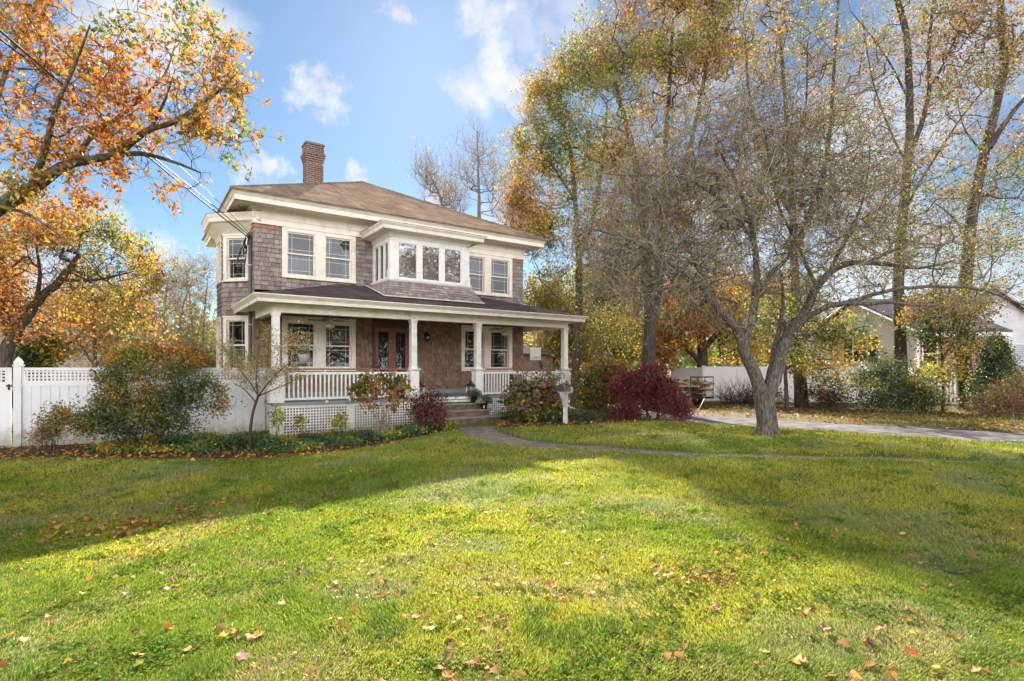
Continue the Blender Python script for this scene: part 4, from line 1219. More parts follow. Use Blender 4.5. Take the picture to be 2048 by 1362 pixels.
# ---------------- things on the porch
def ceiling_fan(x, y, label, rz):
    t = empty('ceiling_fan', hw(x, y, 3.31), HA, label, 'ceiling fan', 'ceiling fans under the porch ceiling')
    m = MB(); m.lathe(0, 0, [(.07, 0), (.075, -.04), (.03, -.07), (.018, -.08), (.018, -.16), (.09, -.17), (.125, -.20), (.125, -.27), (.07, -.30), (.05, -.34)][::-1], 16)
    m.build('motor', M['fan'], t)
    lm = MB(); lm.lathe(0, 0, [(.05, -.34), (.13, -.37), (.145, -.41), (.12, -.45), (.05, -.475), (.01, -.48)][::-1], 16); lm.build('lamp_shade', M['glass_lamp'], t)
    for k in range(5):
        a = rz + 2 * PI * k / 5; c, s = math.cos(a), math.sin(a); b = MB()
        P = []
        for (r, w_, z) in ((.12, .02, -.255), (.2, .055, -.25), (.42, .068, -.245), (.60, .07, -.24), (.62, .05, -.24)):
            P.append(((r * c - w_ * s, r * s + w_ * c, z + .012), (r * c + w_ * s, r * s - w_ * c, z - .012)))
        for (p, q) in zip(P[:-1], P[1:]):
            b.hexa([p[0], p[1], q[1], q[0]] + [(v[0], v[1], v[2] + .008) for v in (p[0], p[1], q[1], q[0])])
        b.build('blade', M['fan_blade'], t)
    return t
ceiling_fan(1.76, 1.2, 'cream ceiling fan with frosted light in front of the left porch windows', .35)
ceiling_fan(8.04, 1.2, 'cream ceiling fan with frosted light in front of the right porch windows', .9)
t = empty('wall_lantern', hw(5.45, WY0 - .04, 2.80), HA, 'dark iron wall lantern on brown shingles right of the double front door', 'wall lamp')
m = MB(); m.box(-.05, .05, -.005, .03, -.12, .12); m.tube([(0, 0, .06), (0, -.10, .12), (0, -.15, .06)], .012, 6); m.lathe(0, -.15, [(.012, .09), (.09, .02), (.10, .0)][::-1], 8)
m.lathe(0, -.15, [(.07, -.17), (.075, -.19), (.02, -.22)][::-1], 8)
for k in range(4): a = PI / 4 + k * PI / 2; m.tube([(.085 * math.cos(a), -.15 + .085 * math.sin(a), 0), (.068 * math.cos(a), -.15 + .068 * math.sin(a), -.17)], .007, 4)
m.build('lantern_frame', M['iron'], t)
m = MB(); m.lathe(0, -.15, [(.075, -.005), (.06, -.168)][::-1], 8); m.build('lantern_glass', glassmat('lantern_glass', (.6, .6, .6), .3), t)
def lantern(x, y, label, s=1.0):
    t = empty('candle_lantern', hw(x, y, FLZ), HA + .3, label, 'lantern', 'white lanterns with black roofs on the porch')
    w_ = .10 * s; h = .30 * s
    b = MB(); b.box(-w_, w_, -w_, w_, 0, .03)
    for (a, c) in ((-1, -1), (1, -1), (1, 1), (-1, 1)): b.box(a * w_ - .011, a * w_ + .011, c * w_ - .011, c * w_ + .011, .031, h)
    b.box(-w_ - .012, w_ + .012, -w_ - .012, w_ + .012, h, h + .02)
    for (fx) in (-1, 1):
        b.tube([(-w_, fx * w_, .03), (w_, fx * w_, h)], .005, 4); b.tube([(w_, fx * w_, .03), (-w_, fx * w_, h)], .005, 4)
        b.tube([(fx * w_, -w_, .03), (fx * w_, w_, h)], .005, 4); b.tube([(fx * w_, w_, .03), (fx * w_, -w_, h)], .005, 4)
    b.build('lantern_frame', M['white'], t)
    r = MB(); r.frustum(0, 0, [(.16 * s, .16 * s, h + .02), (.07 * s, .07 * s, h + .11), (.035 * s, .035 * s, h + .13), (.035 * s, .035 * s, h + .19)]); r.tube([(-.03, 0, h + .19), (0, 0, h + .25), (.03, 0, h + .19)], .006, 5)
    r.build('lantern_roof', M['iron'], t)
    cn = MB(); cn.lathe(0, 0, [(.035, .03), (.035, .16), (.004, .165)], 10); cn.build('candle', mat('candle_wax', (.75, .70, .60), .6), t)
lantern(4.18, .18, 'white lantern with black roof behind the red shrub, left of the steps')
lantern(5.92, .02, 'white lantern with black roof at the pillar right of the steps')
# hanging basket by the left windows
t = empty('hanging_basket', hw(.95, .95, 3.31), 0, 'pale hanging basket with a trailing plant under the porch roof', 'hanging plant')
m = MB(); m.lathe(0, 0, [(.09, -1.52), (.17, -1.30), (.175, -1.28)], 14); m.build('basket', mat('pale_basket', (.50, .46, .42), .7), t)
m = MB()
for k in range(3): a = 2 * PI * k / 3; m.tube([(.17 * math.cos(a), .17 * math.sin(a), -1.28), (0, 0, -.62)], .004, 4)
m.tube([(0, 0, -.62), (0, 0, 0)], .004, 4)
m.build('hanger', M['cable'], t)
HB = t

# ---------------- mailbox
mx, my, _ = at(1131, 847, 16.2)
t = empty('mailbox', (mx, my, float(gz(mx, my)) - .03), R(-28), 'dark arched mailbox on a weathered white wooden post at the bed edge', 'mailbox')
m = MB(); m.box(-.055, .055, -.055, .055, -.2, 1.02); m.box(-.05, .05, -.32, .42, .92, .965); m.hexa([(-.04, -.28, .9), (.04, -.28, .9), (.04, -.2, .9), (-.04, -.2, .9), (-.04, -.28, .918), (.04, -.28, .918), (.04, -.2, .918), (-.04, -.2, .918)])
m.hexa([(-.045, -.10, .58), (.045, -.10, .58), (.045, -.05, .50), (-.045, -.05, .50), (-.045, -.32, .90), (.045, -.32, .90), (.045, -.22, .918), (-.045, -.22, .918)])
m.box(-.04, .04, -.05, .05, 1.02, 1.22)
m.build('post', noisy(mat('chipped_white_post', rough=.8), (.36, .33, .30), (.66, .65, .64), scale=9, detail=8, vscale=(3, 3, .5)), t)
m = MB(); m.box(-.11, .11, -.34, .30, .966, .985); m.build('shelf_board', mat('weathered_board', (.42, .38, .34), .8), t)
def arch(y0, y1, w_, h_, z0, n=12):
    v = []
    for y in (y0, y1):
        v += [(-w_, y, z0)] + [(-w_ * math.cos(PI * i / n), y, z0 + h_ + w_ * math.sin(PI * i / n)) for i in range(n + 1)] + [(w_, y, z0)]
    k = n + 3
    return v, [(i, i + 1, k + i + 1, k + i) for i in range(k - 1)] + [(k - 1, 0, k, 2 * k - 1)] + [tuple(reversed(range(k))), tuple(range(k, 2 * k))]
m = MB(); v, f = arch(-.34, .16, .105, .12, .986); m.add(v, f); bx_ = m.build('box', M['metal_grey'], t)
m = MB(); v, f = arch(-.352, -.341, .093, .118, .992); m.add(v, f); m.box(-.012, .012, -.375, -.352, 1.17, 1.19); m.build('mailbox_door', M['iron'], bx_)
m = MB(); m.box(.106, .112, -.20, -.17, 1.05, 1.22); m.box(.106, .112, -.17, -.10, 1.16, 1.22); m.build('flag', mat('dark_red_flag', (.12, .02, .02), .5), bx_)
m = MB(); m.box(-.07, .07, .18, .40, .986, 1.11); m.build('paper_box', mat('cream_box', (.60, .55, .42), .7), t)

# ---------------- overhead service cables
def cable(name, pa, pb, r, m_, sag, label, n=40):
    mb = MB(); pts = []
    pa, pb = np.array(pa, float), np.array(pb, float)
    for i in range(n + 1):
        u = i / n; q = pa + (pb - pa) * u; q = q - np.array([0, 0, sag * 4 * u * (1 - u)]); pts.append(tuple(q))
    mb.tube(pts, r, 6)
    o = mb.build(name, m_); tag(o, label, 'cable', 'overhead cables running to the house'); return o
hp = hw(-.22, 2.5, 5.5)
pA = at(0, 45, 7.0); dirA = pA - np.array(hp); farA = np.array(hp) + dirA * 1.45
cable('overhead_cable', farA, hp, .015, M['cable'], .12, 'thick pale twisted cable, upper of the pair crossing the orange tree')
pB = at(0, 95, 7.6); dirB = pB - np.array(hp); farB = np.array(hp) + dirB * 1.4
cable('overhead_cable', farB, np.array(hp) + np.array([.02, 0, .05]), .011, M['rubber'], -.12, 'thin black cable, lower of the pair crossing the orange tree')
pC = at(60, 150, 8.5); hp2 = np.array(hw(-.2, 2.52, 5.62)); dirC = pC - hp2
cable('overhead_cable', hp2 + dirC * 1.3, hp2, .007, M['rubber'], -.42, 'thinnest black cable, ending highest at the house corner')
# ------------------------------------------------------------------ trees and shrubs
def tubes(P, Rr, sides):
    """P (N,k,3), Rr (N,k) -> verts, quads"""
    N, k, _ = P.shape
    T = np.gradient(P, axis=1)
    T /= np.linalg.norm(T, axis=2, keepdims=True) + 1e-9
    ref = np.where(np.abs(T[..., 2:3]) < .85, np.array([0, 0, 1.0]), np.array([1.0, 0, 0]))
    # keep one reference per tube to avoid twists
    ref = np.repeat(ref[:, :1], k, 1)
    A = np.cross(T, ref); A /= np.linalg.norm(A, axis=2, keepdims=True) + 1e-9
    B = np.cross(T, A)
    th = np.arange(sides) * 2 * PI / sides
    V = P[:, :, None] + (A[:, :, None] * np.cos(th)[None, None, :, None] + B[:, :, None] * np.sin(th)[None, None, :, None]) * Rr[:, :, None, None]
    idx = np.arange(N * k * sides).reshape(N, k, sides)
    nxt = np.roll(idx, -1, 2)
    F = np.stack([idx[:, :-1], idx[:, 1:], nxt[:, 1:], nxt[:, :-1]], -1).reshape(-1, 4)
    return V.reshape(-1, 3), F
def resample(pts, rad, k):
    pts = np.asarray(pts, float); d = np.r_[0, np.cumsum(np.linalg.norm(np.diff(pts, axis=0), axis=1))]
    u = np.linspace(0, d[-1], k)
    return np.stack([np.interp(u, d, pts[:, j]) for j in range(3)], 1), np.interp(u, d, rad)
def smooth_line(pts, n=4):
    pts = np.asarray(pts, float); out_ = []
    for i in range(len(pts) - 1):
        p0, p1, p2, p3 = pts[max(i - 1, 0)], pts[i], pts[i + 1], pts[min(i + 2, len(pts) - 1)]
        for j in range(n):
            t = j / n
            out_.append(.5 * ((2 * p1) + (-p0 + p2) * t + (2 * p0 - 5 * p1 + 4 * p2 - p3) * t * t + (-p0 + 3 * p1 - 3 * p2 + p3) * t ** 3))
    out_.append(pts[-1]); return np.array(out_)

class Tree:
    def __init__(s, seed):
        s.g = np.random.default_rng(seed)
        s.pos, s.par, s.rad, s.fixed = [], [], [], []
        s.tips = []
        s.lines = []
    def limb(s, pts, r0, r1, n=5, attach=None, wob=0.0):
        """an explicit limb; pts in world coordinates; joins the nearest existing node"""
        L = smooth_line(pts, n)
        if wob: L[1:-1] += s.g.normal(0, wob, L[1:-1].shape)
        par = -1
        if s.pos:
            A = np.array(s.pos); par = int(np.argmin(np.linalg.norm(A - L[0], axis=1)))
        idx = []
        for i, p in enumerate(L):
            t = i / (len(L) - 1)
            s.pos.append(p); s.par.append(par); s.rad.append(r0 + (r1 - r0) * t); s.fixed.append(True)
            par = len(s.pos) - 1; idx.append(par)
        s.lines.append(idx)
        return s
    def grow(s, A, step=.6, up=.6, curve=.35, jit=.05, mindist=0.0, maxatt=None):
        """branches reach out to the points A, nearest first, from the nearest part of the tree"""
        A = np.asarray(A, float)
        base = np.array(s.pos)
        d = np.array([np.min(np.linalg.norm(base - a, axis=1)) for a in A])
        A = A[np.argsort(d)]
        cap = len(s.pos) + 40 * len(A) + 100
        B = np.zeros((cap, 3)); n = len(s.pos); B[:n] = base
        for a in A:
            D = a - B[:n]; L = np.linalg.norm(D, axis=1) + 1e-6
            cost = L * (1 + up * np.clip(-D[:, 2] / L, 0, 1))
            k = int(np.argmin(cost)); L_ = L[k]
            if L_ < .02: continue
            m = max(1, int(math.ceil(L_ / step)))
            p0 = B[k]; pk = s.par[k]
            dirp = p0 - B[pk] if pk >= 0 else np.array([0, 0, 1.])
            dirp = dirp / (np.linalg.norm(dirp) + 1e-9)
            c1 = p0 + dirp * L_ * curve
            par = k; idx = [k]
            for j in range(1, m + 1):
                t = j / m
                q = (1 - t) ** 2 * p0 + 2 * t * (1 - t) * c1 + t * t * a
                if j < m: q = q + s.g.normal(0, jit * L_ / m, 3)
                B[n] = q; s.pos.append(q); s.par.append(par); s.rad.append(0); s.fixed.append(False); par = n; idx.append(n); n += 1
            s.lines.append(idx); s.tips.append(par)
        return s
    def radii(s, tip=.006, p=.45, maxr=.2):
        n = len(s.pos); c = np.zeros(n)
        for t in s.tips: c[t] += 1
        par = s.par
        for i in range(n - 1, -1, -1):
            c[i] = max(c[i], 1)
            if par[i] >= 0: c[par[i]] += c[i] if c[i] > 0 else 0
        s.rad = [s.rad[i] if s.fixed[i] else min(maxr, tip * c[i] ** p) for i in range(n)]
        for i in range(n):
            if not s.fixed[i] and par[i] >= 0: s.rad[i] = min(s.rad[i], s.rad[par[i]] * .9 if not s.fixed[par[i]] else s.rad[par[i]] * .75)
    def wood(s, thick=.03):
        VV, FF4, off = [], [], 0
        groups = {}
        for idx in s.lines:
            P = np.array([s.pos[i] for i in idx]); Rr = np.array([s.rad[i] for i in idx])
            if not s.fixed[idx[0]] or not s.fixed[idx[-1]]: Rr[0] = min(Rr[0], Rr[1] * 1.15)
            m = Rr.max()
            if s.fixed[idx[-1]]: k, sd_ = max(12, len(idx)), 14 if m > .12 else 9
            elif m > .04: k, sd_ = 7, 7
            elif m > .015: k, sd_ = 5, 5
            else: k, sd_ = 4, 3
            Q, q = resample(P, Rr, k)
            groups.setdefault((k, sd_), []).append((Q, q))
        for (k, sd_), L in groups.items():
            P = np.stack([a for a, b in L]); Rr = np.stack([b for a, b in L])
            V, F = tubes(P, Rr, sd_)
            VV.append(V); FF4.append(F + off); off += len(V)
        return np.concatenate(VV), np.concatenate(FF4)

def blob_points(g, blobs, n, shell=.5):
    """blobs: (px, py, rx, ry, Y, rY[, weight]) in photograph pixels (radii too) and metres of depth -> n world points"""
    w_ = np.array([b[6] if len(b) > 6 else b[2] * b[3] for b in blobs], float); w_ /= w_.sum()
    out_ = []
    ks = g.choice(len(blobs), n, p=w_)
    for k in ks:
        b = blobs[k]
        v = g.normal(0, 1, 3); v /= np.linalg.norm(v); r = g.random() ** (1 / 3 if shell < .5 else 1 / (3 + 5 * (shell - .5)))
        v *= r
        Yc = b[4]
        c = at(b[0], b[1], Yc)
        out_.append((c[0] + v[0] * b[2] / FPX * Yc, Yc + v[1] * b[5], c[2] + v[2] * b[3] / FPX * Yc))
    return np.array(out_)

def leaves(g, C, n, spread, size, pal, wts, noise=1.5, seed=0, droop=.0, aspect=1.6, elong=None, flat=.0):
    """n leaves round each centre -> verts, tris, colours"""
    N = len(C) * n
    c = np.repeat(C, n, 0) + g.normal(0, 1, (N, 3)) * spread
    s = size * (.6 + .8 * g.random(N))
    d = g.normal(0, 1, (N, 3)); d[:, 2] -= droop; d /= np.linalg.norm(d, axis=1, keepdims=True)
    e = g.normal(0, 1, (N, 3)); e[:, 2] *= (1 - flat); e = e - (e * d).sum(1, keepdims=True) * d; e /= np.linalg.norm(e, axis=1, keepdims=True) + 1e-9
    nn = np.cross(d, e)
    L = s[:, None] * d; W = (s / aspect)[:, None] * e * .5
    base = c - L * .5; tip = c + L * .5
    l = c + W - L * .05 + nn * (s * .12)[:, None]; r_ = c - W - L * .05 + nn * (s * .12)[:, None]
    V = np.stack([base, r_, tip, l], 1).reshape(-1, 3)
    i = np.arange(N)[:, None] * 4
    F = np.concatenate([i + np.array([[0, 1, 2]]), i + np.array([[0, 2, 3]])])
    pal = np.array(pal, float); wts = np.array(wts, float)
    # colours come in clumps: a smooth noise shifts the odds along the palette
    q = (fnoise(c[:, 0] + c[:, 1] * .7, c[:, 2] + c[:, 1] * .4, noise, seed + 77, 2) - .5) * 2.2 + g.normal(0, .28, N) + .5
    cw = np.cumsum(wts) / wts.sum()
    ci = np.clip(np.searchsorted(cw, np.clip(q, 0, .999)), 0, len(pal) - 1)
    col = pal[ci] * (.72 + .56 * g.random((N, 1)))
    return V, F, np.repeat(col, 4, 0)

def twigs(g, P, n, length, r, up=.3, droop=0.0, out_from=None):
    """n fine twigs from each point"""
    N = len(P) * n
    b = np.repeat(P, n, 0)
    d = g.normal(0, 1, (N, 3))
    if out_from is not None:
        o = b - out_from; o /= np.linalg.norm(o, axis=1, keepdims=True) + 1e-9; d = d * .75 + o
    d[:, 2] += up; d /= np.linalg.norm(d, axis=1, keepdims=True)
    L = length * (.5 + g.random(N))
    p1 = b + d * (L * .5)[:, None] + g.normal(0, .06, (N, 3)) * L[:, None]
    p2 = b + d * L[:, None] + g.normal(0, .08, (N, 3)) * L[:, None]; p2[:, 2] -= droop * L
    T = np.stack([b, p1, p2], 1); Rr = np.stack([np.full(N, r), np.full(N, r * .75), np.full(N, r * .35)], 1)
    return T, Rr

def make_plant(name, label, cat, tr, bark, leafspec=None, twigspec=None, twigmat='twig', group=None, root=None, lm='leaf', names=('trunk', 'twigs', 'crown')):
    base = tr.pos[0] if root is None else root
    t = empty(name, tuple(base), 0, label, cat, group)
    base = np.array(base)
    V, F = tr.wood()
    mesh_np(names[0], V - base, F, M[bark], t, smooth=True)
    tips = np.array([tr.pos[i] for i in tr.tips]) if tr.tips else np.zeros((0, 3))
    ends = tips
    if twigspec:
        T, Rr = twigs(tr.g, tips, **twigspec)
        V, F = tubes(T, Rr, 3)
        mesh_np(names[1], V - base, F, M[twigmat], t)
        ends = T[:, 1:].reshape(-1, 3)
    if leafspec:
        ls = dict(leafspec)
        keep = ls.pop('keep', 1.0)
        if 'mask' in ls:
            mk = ls.pop('mask'); ends = ends[mk(ends)]
        if 'clump' in ls:       # foliage hangs in bunches with gaps between them
            cs, lo_, hi_ = ls.pop('clump')
            q = fnoise(ends[:, 0] + .6 * ends[:, 1], ends[:, 2] - .3 * ends[:, 1], cs, 400, 2)
            ends = ends[tr.g.random(len(ends)) < sstep(q, lo_, hi_)]
        E_ = ends[tr.g.random(len(ends)) < keep]
        V, F, C = leaves(tr.g, E_, **ls)
        mesh_np(names[2], V - base, F, M[lm], t, col=C)
    return t
# ------------------------------------------------------------------ fences
def gothic_post(mb, x, y, z0, z1, w_=.075):
    mb.frustum(x, y, [(w_, w_, z0), (w_, w_, z1)])
    mb.frustum(x, y, [(w_ + .015, w_ + .015, z1), (w_ + .015, w_ + .015, z1 + .03)])
    mb.frustum(x, y, [(w_ * .8, w_ * .8, z1 + .03), (w_ * 1.02, w_ * 1.02, z1 + .08), (w_ * .75, w_ * .75, z1 + .13), (w_ * .12, w_ * .12, z1 + .22)])
def flat_post(mb, x, y, z0, z1, w_=.07):
    mb.frustum(x, y, [(w_, w_, z0), (w_, w_, z1)]); mb.frustum(x, y, [(w_ + .02, w_ + .02, z1), (w_ + .02, w_ + .02, z1 + .02), (.01, .01, z1 + .05)])
def fence_run(root, A, B, zb, zt, lattice=True, m='vinyl', panel=2.4, post=gothic_post, bw=.19, ends=(True, True), pm=None, endz=None):
    A = np.array(A, float); B = np.array(B, float); L = np.linalg.norm(B - A); n = max(1, int(round(L / panel)))
    d = (B - A) / L
    for k in range(n + 1):
        if (k == 0 and not ends[0]) or (k == n and not ends[1]): continue
        p = A + d * L * k / n; q = MB(); post(q, 0, 0, zb - .1, zt + .04)
        q.build('post', M[pm or m], root, loc=(p[0], p[1], 0), rz=math.atan2(d[1], d[0]))
    for k in range(n):
        a = A + d * L * k / n; F = Frame(a[0], a[1], d[0], d[1]); T = L / n; mb = MB()
        lo, hi = .07, T - .07
        F.box(mb, lo, hi, -.022, .022, zt - .07, zt)
        if lattice:
            F.box(mb, lo, hi, -.024, .024, zt - .46, zt - .32); F.box(mb, lo, lo + .05, -.02, .02, zt - .32, zt - .07); F.box(mb, hi - .05, hi, -.02, .02, zt - .32, zt - .07)
            t = lo + .08
            while t < hi - .06: F.box(mb, t, t + .032, 0, .006, zt - .32, zt - .07); t += .078
            for j in range(3): F.box(mb, lo + .05, hi - .05, .0065, .012, zt - .27 + .075 * j, zt - .27 + .075 * j + .03)
            top = zt - .46
        else: top = zt - .07
        F.box(mb, lo, hi, -.024, .024, zb, zb + .16)
        nb_ = max(1, int(round((hi - lo) / bw))); w_ = (hi - lo) / nb_
        for j in range(nb_): F.box(mb, lo + w_ * j + .010, lo + w_ * (j + 1) - .010, -.014, .014, zb + .16, top)
        F.box(mb, lo, hi, -.002, .002, zb + .16, top)
        mb.build('fence_panel', M[m], root)
FZB, FZT = -.22, 1.655
fA, fB = np.array((-11.86, 13.22)), np.array((-6.75, 15.22))
fd_ = (fB - fA) / np.linalg.norm(fB - fA)
f1 = empty('vinyl_fence', (0, 0, 0), 0, 'tall white fence with lattice top behind the big left shrub, joining the porch', 'fence')
fence_run(f1, fA, fB, FZB, FZT, ends=(True, False))
gA = fA - fd_ * .12; gB = fA - fd_ * 1.35
gt = empty('fence_gate', (0, 0, 0), 0, 'white lattice-topped gate at the left edge of the lawn', 'gate')
Fg = Frame(gB[0], gB[1], *fd_); mb = MB(); T = 1.23
for (a, b) in ((0, .11), (T - .13, T - .02)): Fg.box(mb, a, b, -.025, .025, FZB + .02, FZT)
Fg.box(mb, .11, T - .13, -.024, .024, FZT - .08, FZT); Fg.box(mb, .11, T - .13, -.024, .024, FZT - .46, FZT - .34); Fg.box(mb, .11, T - .13, -.024, .024, FZB + .02, FZB + .18)
t_ = .15
while t_ < T - .18: Fg.box(mb, t_, t_ + .032, 0, .006, FZT - .34, FZT - .08); t_ += .078
for j in range(3): Fg.box(mb, .11, T - .13, .0065, .012, FZT - .29 + .075 * j, FZT - .26 + .075 * j)
for j in range(5): Fg.box(mb, .114 + j * .198, .306 + j * .198, -.012, .012, FZB + .18, FZT - .46)
mb.build('gate_panel', M['vinyl'], gt)
mb = MB(); Fg.box(mb, T - .10, T + .06, .026, .05, 1.20, 1.24); Fg.box(mb, T - .06, T - .02, .05, .07, 1.12, 1.26); mb.build('latch', M['iron'], gt)
f0 = empty('vinyl_fence', (0, 0, 0), 0, 'white lattice-topped fence panel beyond the gate at the far left edge', 'fence')
fence_run(f0, gB - fd_ * 5.0, gB - fd_ * .08, FZB, FZT)
# boundary fence behind the drive
f2 = empty('boundary_fence', (0, 0, 0), 0, 'long white solid fence behind the trailer, stained with green, right of the red maple', 'fence')
p0, p1, p2 = at(1345, 738, 32)[:2], at(1407, 738, 27.6)[:2], at(1725, 738, 26.2)[:2]
fence_run(f2, p0, p1, -.08, 1.70, lattice=False, m='white', post=flat_post, panel=2.7)
fence_run(f2, p1, p2, -.08, 1.74, lattice=False, m='vinyl_stained', post=flat_post, panel=2.6, ends=(False, True), pm='vinyl')
p3 = at(1840, 738, 27)[:2]
f3 = empty('boundary_fence', (0, 0, 0), 0, 'pale fence stretch behind the green shrub, between the two right trunks', 'fence')
fence_run(f3, np.array(p2) + .35, p3, -.08, 1.66, lattice=False, m='vinyl_stained', post=flat_post)
# picket fence
f4 = empty('picket_fence', (0, 0, 0), 0, 'white open picket fence behind the right-hand trunk', 'fence')
A, B = np.array(at(1850, 738, 25.4)[:2]), np.array(at(2010, 738, 24.6)[:2]); d = (B - A); L = np.linalg.norm(d); d /= L; F = Frame(A[0], A[1], *d)
for z_ in (.35, 1.15):
    mb = MB(); F.box(mb, 0, L, -.02, .02, z_, z_ + .09); mb.build('rail', M['white'], f4)
t_ = .05
while t_ < L:
    mb = MB(); F.box(mb, t_, t_ + .065, .021, .04, .08, 1.42); F.box(mb, t_ + .02, t_ + .045, .021, .04, 1.42, 1.47); mb.build('picket', M['white'], f4); t_ += .155

# ------------------------------------------------------------------ houses around
def simple_window(F, t0, t1, z0, z1, parent, trim='white', bars=True, name='window'):
    mb = MB(); s = .07
    F.box(mb, t0 - s, t0, -.02, .05, z0 - s, z1 + s); F.box(mb, t1, t1 + s, -.02, .05, z0 - s, z1 + s); F.box(mb, t0, t1, -.02, .05, z1, z1 + s); F.box(mb, t0, t1, -.02, .055, z0 - s, z0)
    if bars: F.box(mb, t0, t1, -.01, .04, (z0 + z1) / 2 - .025, (z0 + z1) / 2 + .025)
    w_ = mb.build(name, M[trim], parent)
    g = MB(); F.face(g, t0, t1, .022, z0, z1); g.build('pane', M['glass'], w_)
    g = MB(); F.face(g, t0, t1, .008, z0, z1); g.build('room_behind', M['dark'], w_)
    return w_
# beige and brick neighbour on the right
nh = empty('neighbour_house', (0, 0, 0), 0, 'low beige house with a brick front and white window, behind the right-hand trees', 'house')
C = np.array((at(1833, 738, 29.5)[0], 29.5)); u = np.array((.988, .155)); v = np.array((-.155, .988))
Fg_ = Frame(C[0] + v[0] * 8.6, C[1] + v[1] * 8.6, -v[0], -v[1]); Ff_ = Frame(C[0], C[1], u[0], u[1])
EVZ, APZ = 3.62, 5.75
q = MB(); F = Fg_
q.add([F.p(0, 0, -.1), F.p(8.6, 0, -.1), F.p(8.6, 0, EVZ), F.p(4.3, 0, APZ), F.p(0, 0, EVZ), F.p(0, -.1, -.1), F.p(8.6, -.1, -.1), F.p(8.6, -.1, EVZ), F.p(4.3, -.1, APZ), F.p(0, -.1, EVZ)],
      [(0, 1, 2, 3, 4), (5, 9, 8, 7, 6), (0, 5, 6, 1)])
q.build('gable_wall', M['stucco'], nh)
q = MB(); Ff_.box(q, .1, 5.0, -.15, 0, -.1, EVZ - .1); q.build('brick_wall', M['brick_n'], nh)
q = MB(); Ff_.box(q, -.02, .16, -.1, .03, -.1, EVZ); Ff_.box(q, 1.45, 1.62, -.1, .03, -.1, EVZ - .1); Ff_.box(q, -.1, 5.4, .0, .42, EVZ - .28, EVZ - .08); Ff_.box(q, -.1, 5.45, .42, .5, EVZ - .22, EVZ - .02)
q.build('eave_trim', M['white'], nh)
q = MB()
for sgn in (0, 1):
    e = 4.3
    if sgn == 0: a_, b_ = Ff_.p(-.35, .5, EVZ - .0), Ff_.p(5.5, .5, EVZ - .0)
    else:
        a_ = tuple(np.array(Ff_.p(-.35, -9.1, EVZ))); b_ = tuple(np.array(Ff_.p(5.5, -9.1, EVZ)))
    c_, d_ = Ff_.p(5.5, -4.3, APZ + .1), Ff_.p(-.35, -4.3, APZ + .1)
    q.hexa([a_, b_, c_, d_] + [(p[0], p[1], p[2] + .1) for p in (a_, b_, c_, d_)])
q.build('roof', M['roof_grey'], nh)
q = MB()
Ff_.box(q, -.42, -.35, -9.2, .55, EVZ - .12, EVZ - .1) if False else None
q.tube([Ff_.p(-.38, .52, EVZ - .08), Ff_.p(-.38, -4.3, APZ + .02)], .07, 4, False); q.tube([Ff_.p(-.38, -4.3, APZ + .02), Ff_.p(-.38, -9.1, EVZ - .08)], .07, 4, False)
q.build('rake_board', M['white'], nh)
# window with black shutters in the gable wall (t measured from the rear)
def gt_at(px):          # t on the gable wall seen at column px
    k = (px - CX) / FPX
    o, dd = Fg_.o, Fg_.d
    return (k * o[1] - o[0]) / (dd[0] - k * dd[1])
def gt_f(px):
    k = (px - CX) / FPX; o, dd = Ff_.o, Ff_.d
    return (k * o[1] - o[0]) / (dd[0] - k * dd[1])
t0_, t1_ = gt_at(1708), gt_at(1735)
simple_window(Fg_, t0_, t1_, 2.05, 3.45, nh)
for (a, b) in ((t1_ + .12, t1_ + .75), (t0_ - .75, t0_ - .12)):
    mb = MB(); Fg_.box(mb, a, b, .0, .05, 2.0, 3.5)
    for j in range(16): Fg_.box(mb, a + .06, b - .06, .05, .06, 2.08 + j * .085, 2.12 + j * .085)
    mb.build('shutter', M['shutter'], nh)
simple_window(Ff_, gt_f(1845), gt_f(1872), 1.7, 3.2, nh)
mb = MB(); a = gt_f(1958)
Ff_.box(mb, a - .05, a + 1.25, 0, .45, 1.3, 3.34); bw_ = mb.build('bay_window', M['white'], nh)
g = MB(); Ff_.face(g, a + .05, a + .52, .458, 1.75, 3.15); Ff_.face(g, a + .64, a + 1.15, .458, 1.75, 3.15); g.build('pane', M['glass_mirror'], bw_)
mb = MB(); mb.tube([Ff_.p(5.3, .42, EVZ - .1), Ff_.p(5.3, .15, EVZ - .6), Ff_.p(5.3, .12, .1)], .05, 6); mb.build('downspout', M['white'], nh)
# white two storey house far right
wh = empty('white_house', (0, 0, 0), 0, 'tall white clapboard house with a grey roof at the right edge', 'house')
Cw = at(1950, 738, 37); Fw = Frame(Cw[0], Cw[1], .97, .24)
q = MB(); W_ = 10.0
def rake(t): return 7.1 - .50 * max(t - 1.2, -(t - 1.2) * .9)
zr = [rake(t) for t in (0, 1.2, W_)]
q.add([Fw.p(0, 0, -.1), Fw.p(W_, 0, -.1), Fw.p(W_, 0, zr[2]), Fw.p(1.2, 0, zr[1]), Fw.p(0, 0, zr[0])], [(0, 1, 2, 3, 4)])
z = 0
while z < 7.0:
    tm = min(W_, 1.2 + (7.1 - z) / .5)
    q.add([Fw.p(0, .03, z), Fw.p(tm, .03, z), Fw.p(tm, .005, z + .15), Fw.p(0, .005, z + .15), Fw.p(0, 0, z), Fw.p(tm, 0, z)], [(0, 1, 2, 3), (4, 5, 1, 0)]); z += .15
q.add([Fw.p(0, 0, -.1), Fw.p(0, -8, -.1), Fw.p(0, -8, zr[0]), Fw.p(0, 0, zr[0])], [(0, 3, 2, 1)])
q.build('clapboard_wall', M['siding'], wh)
q = MB()
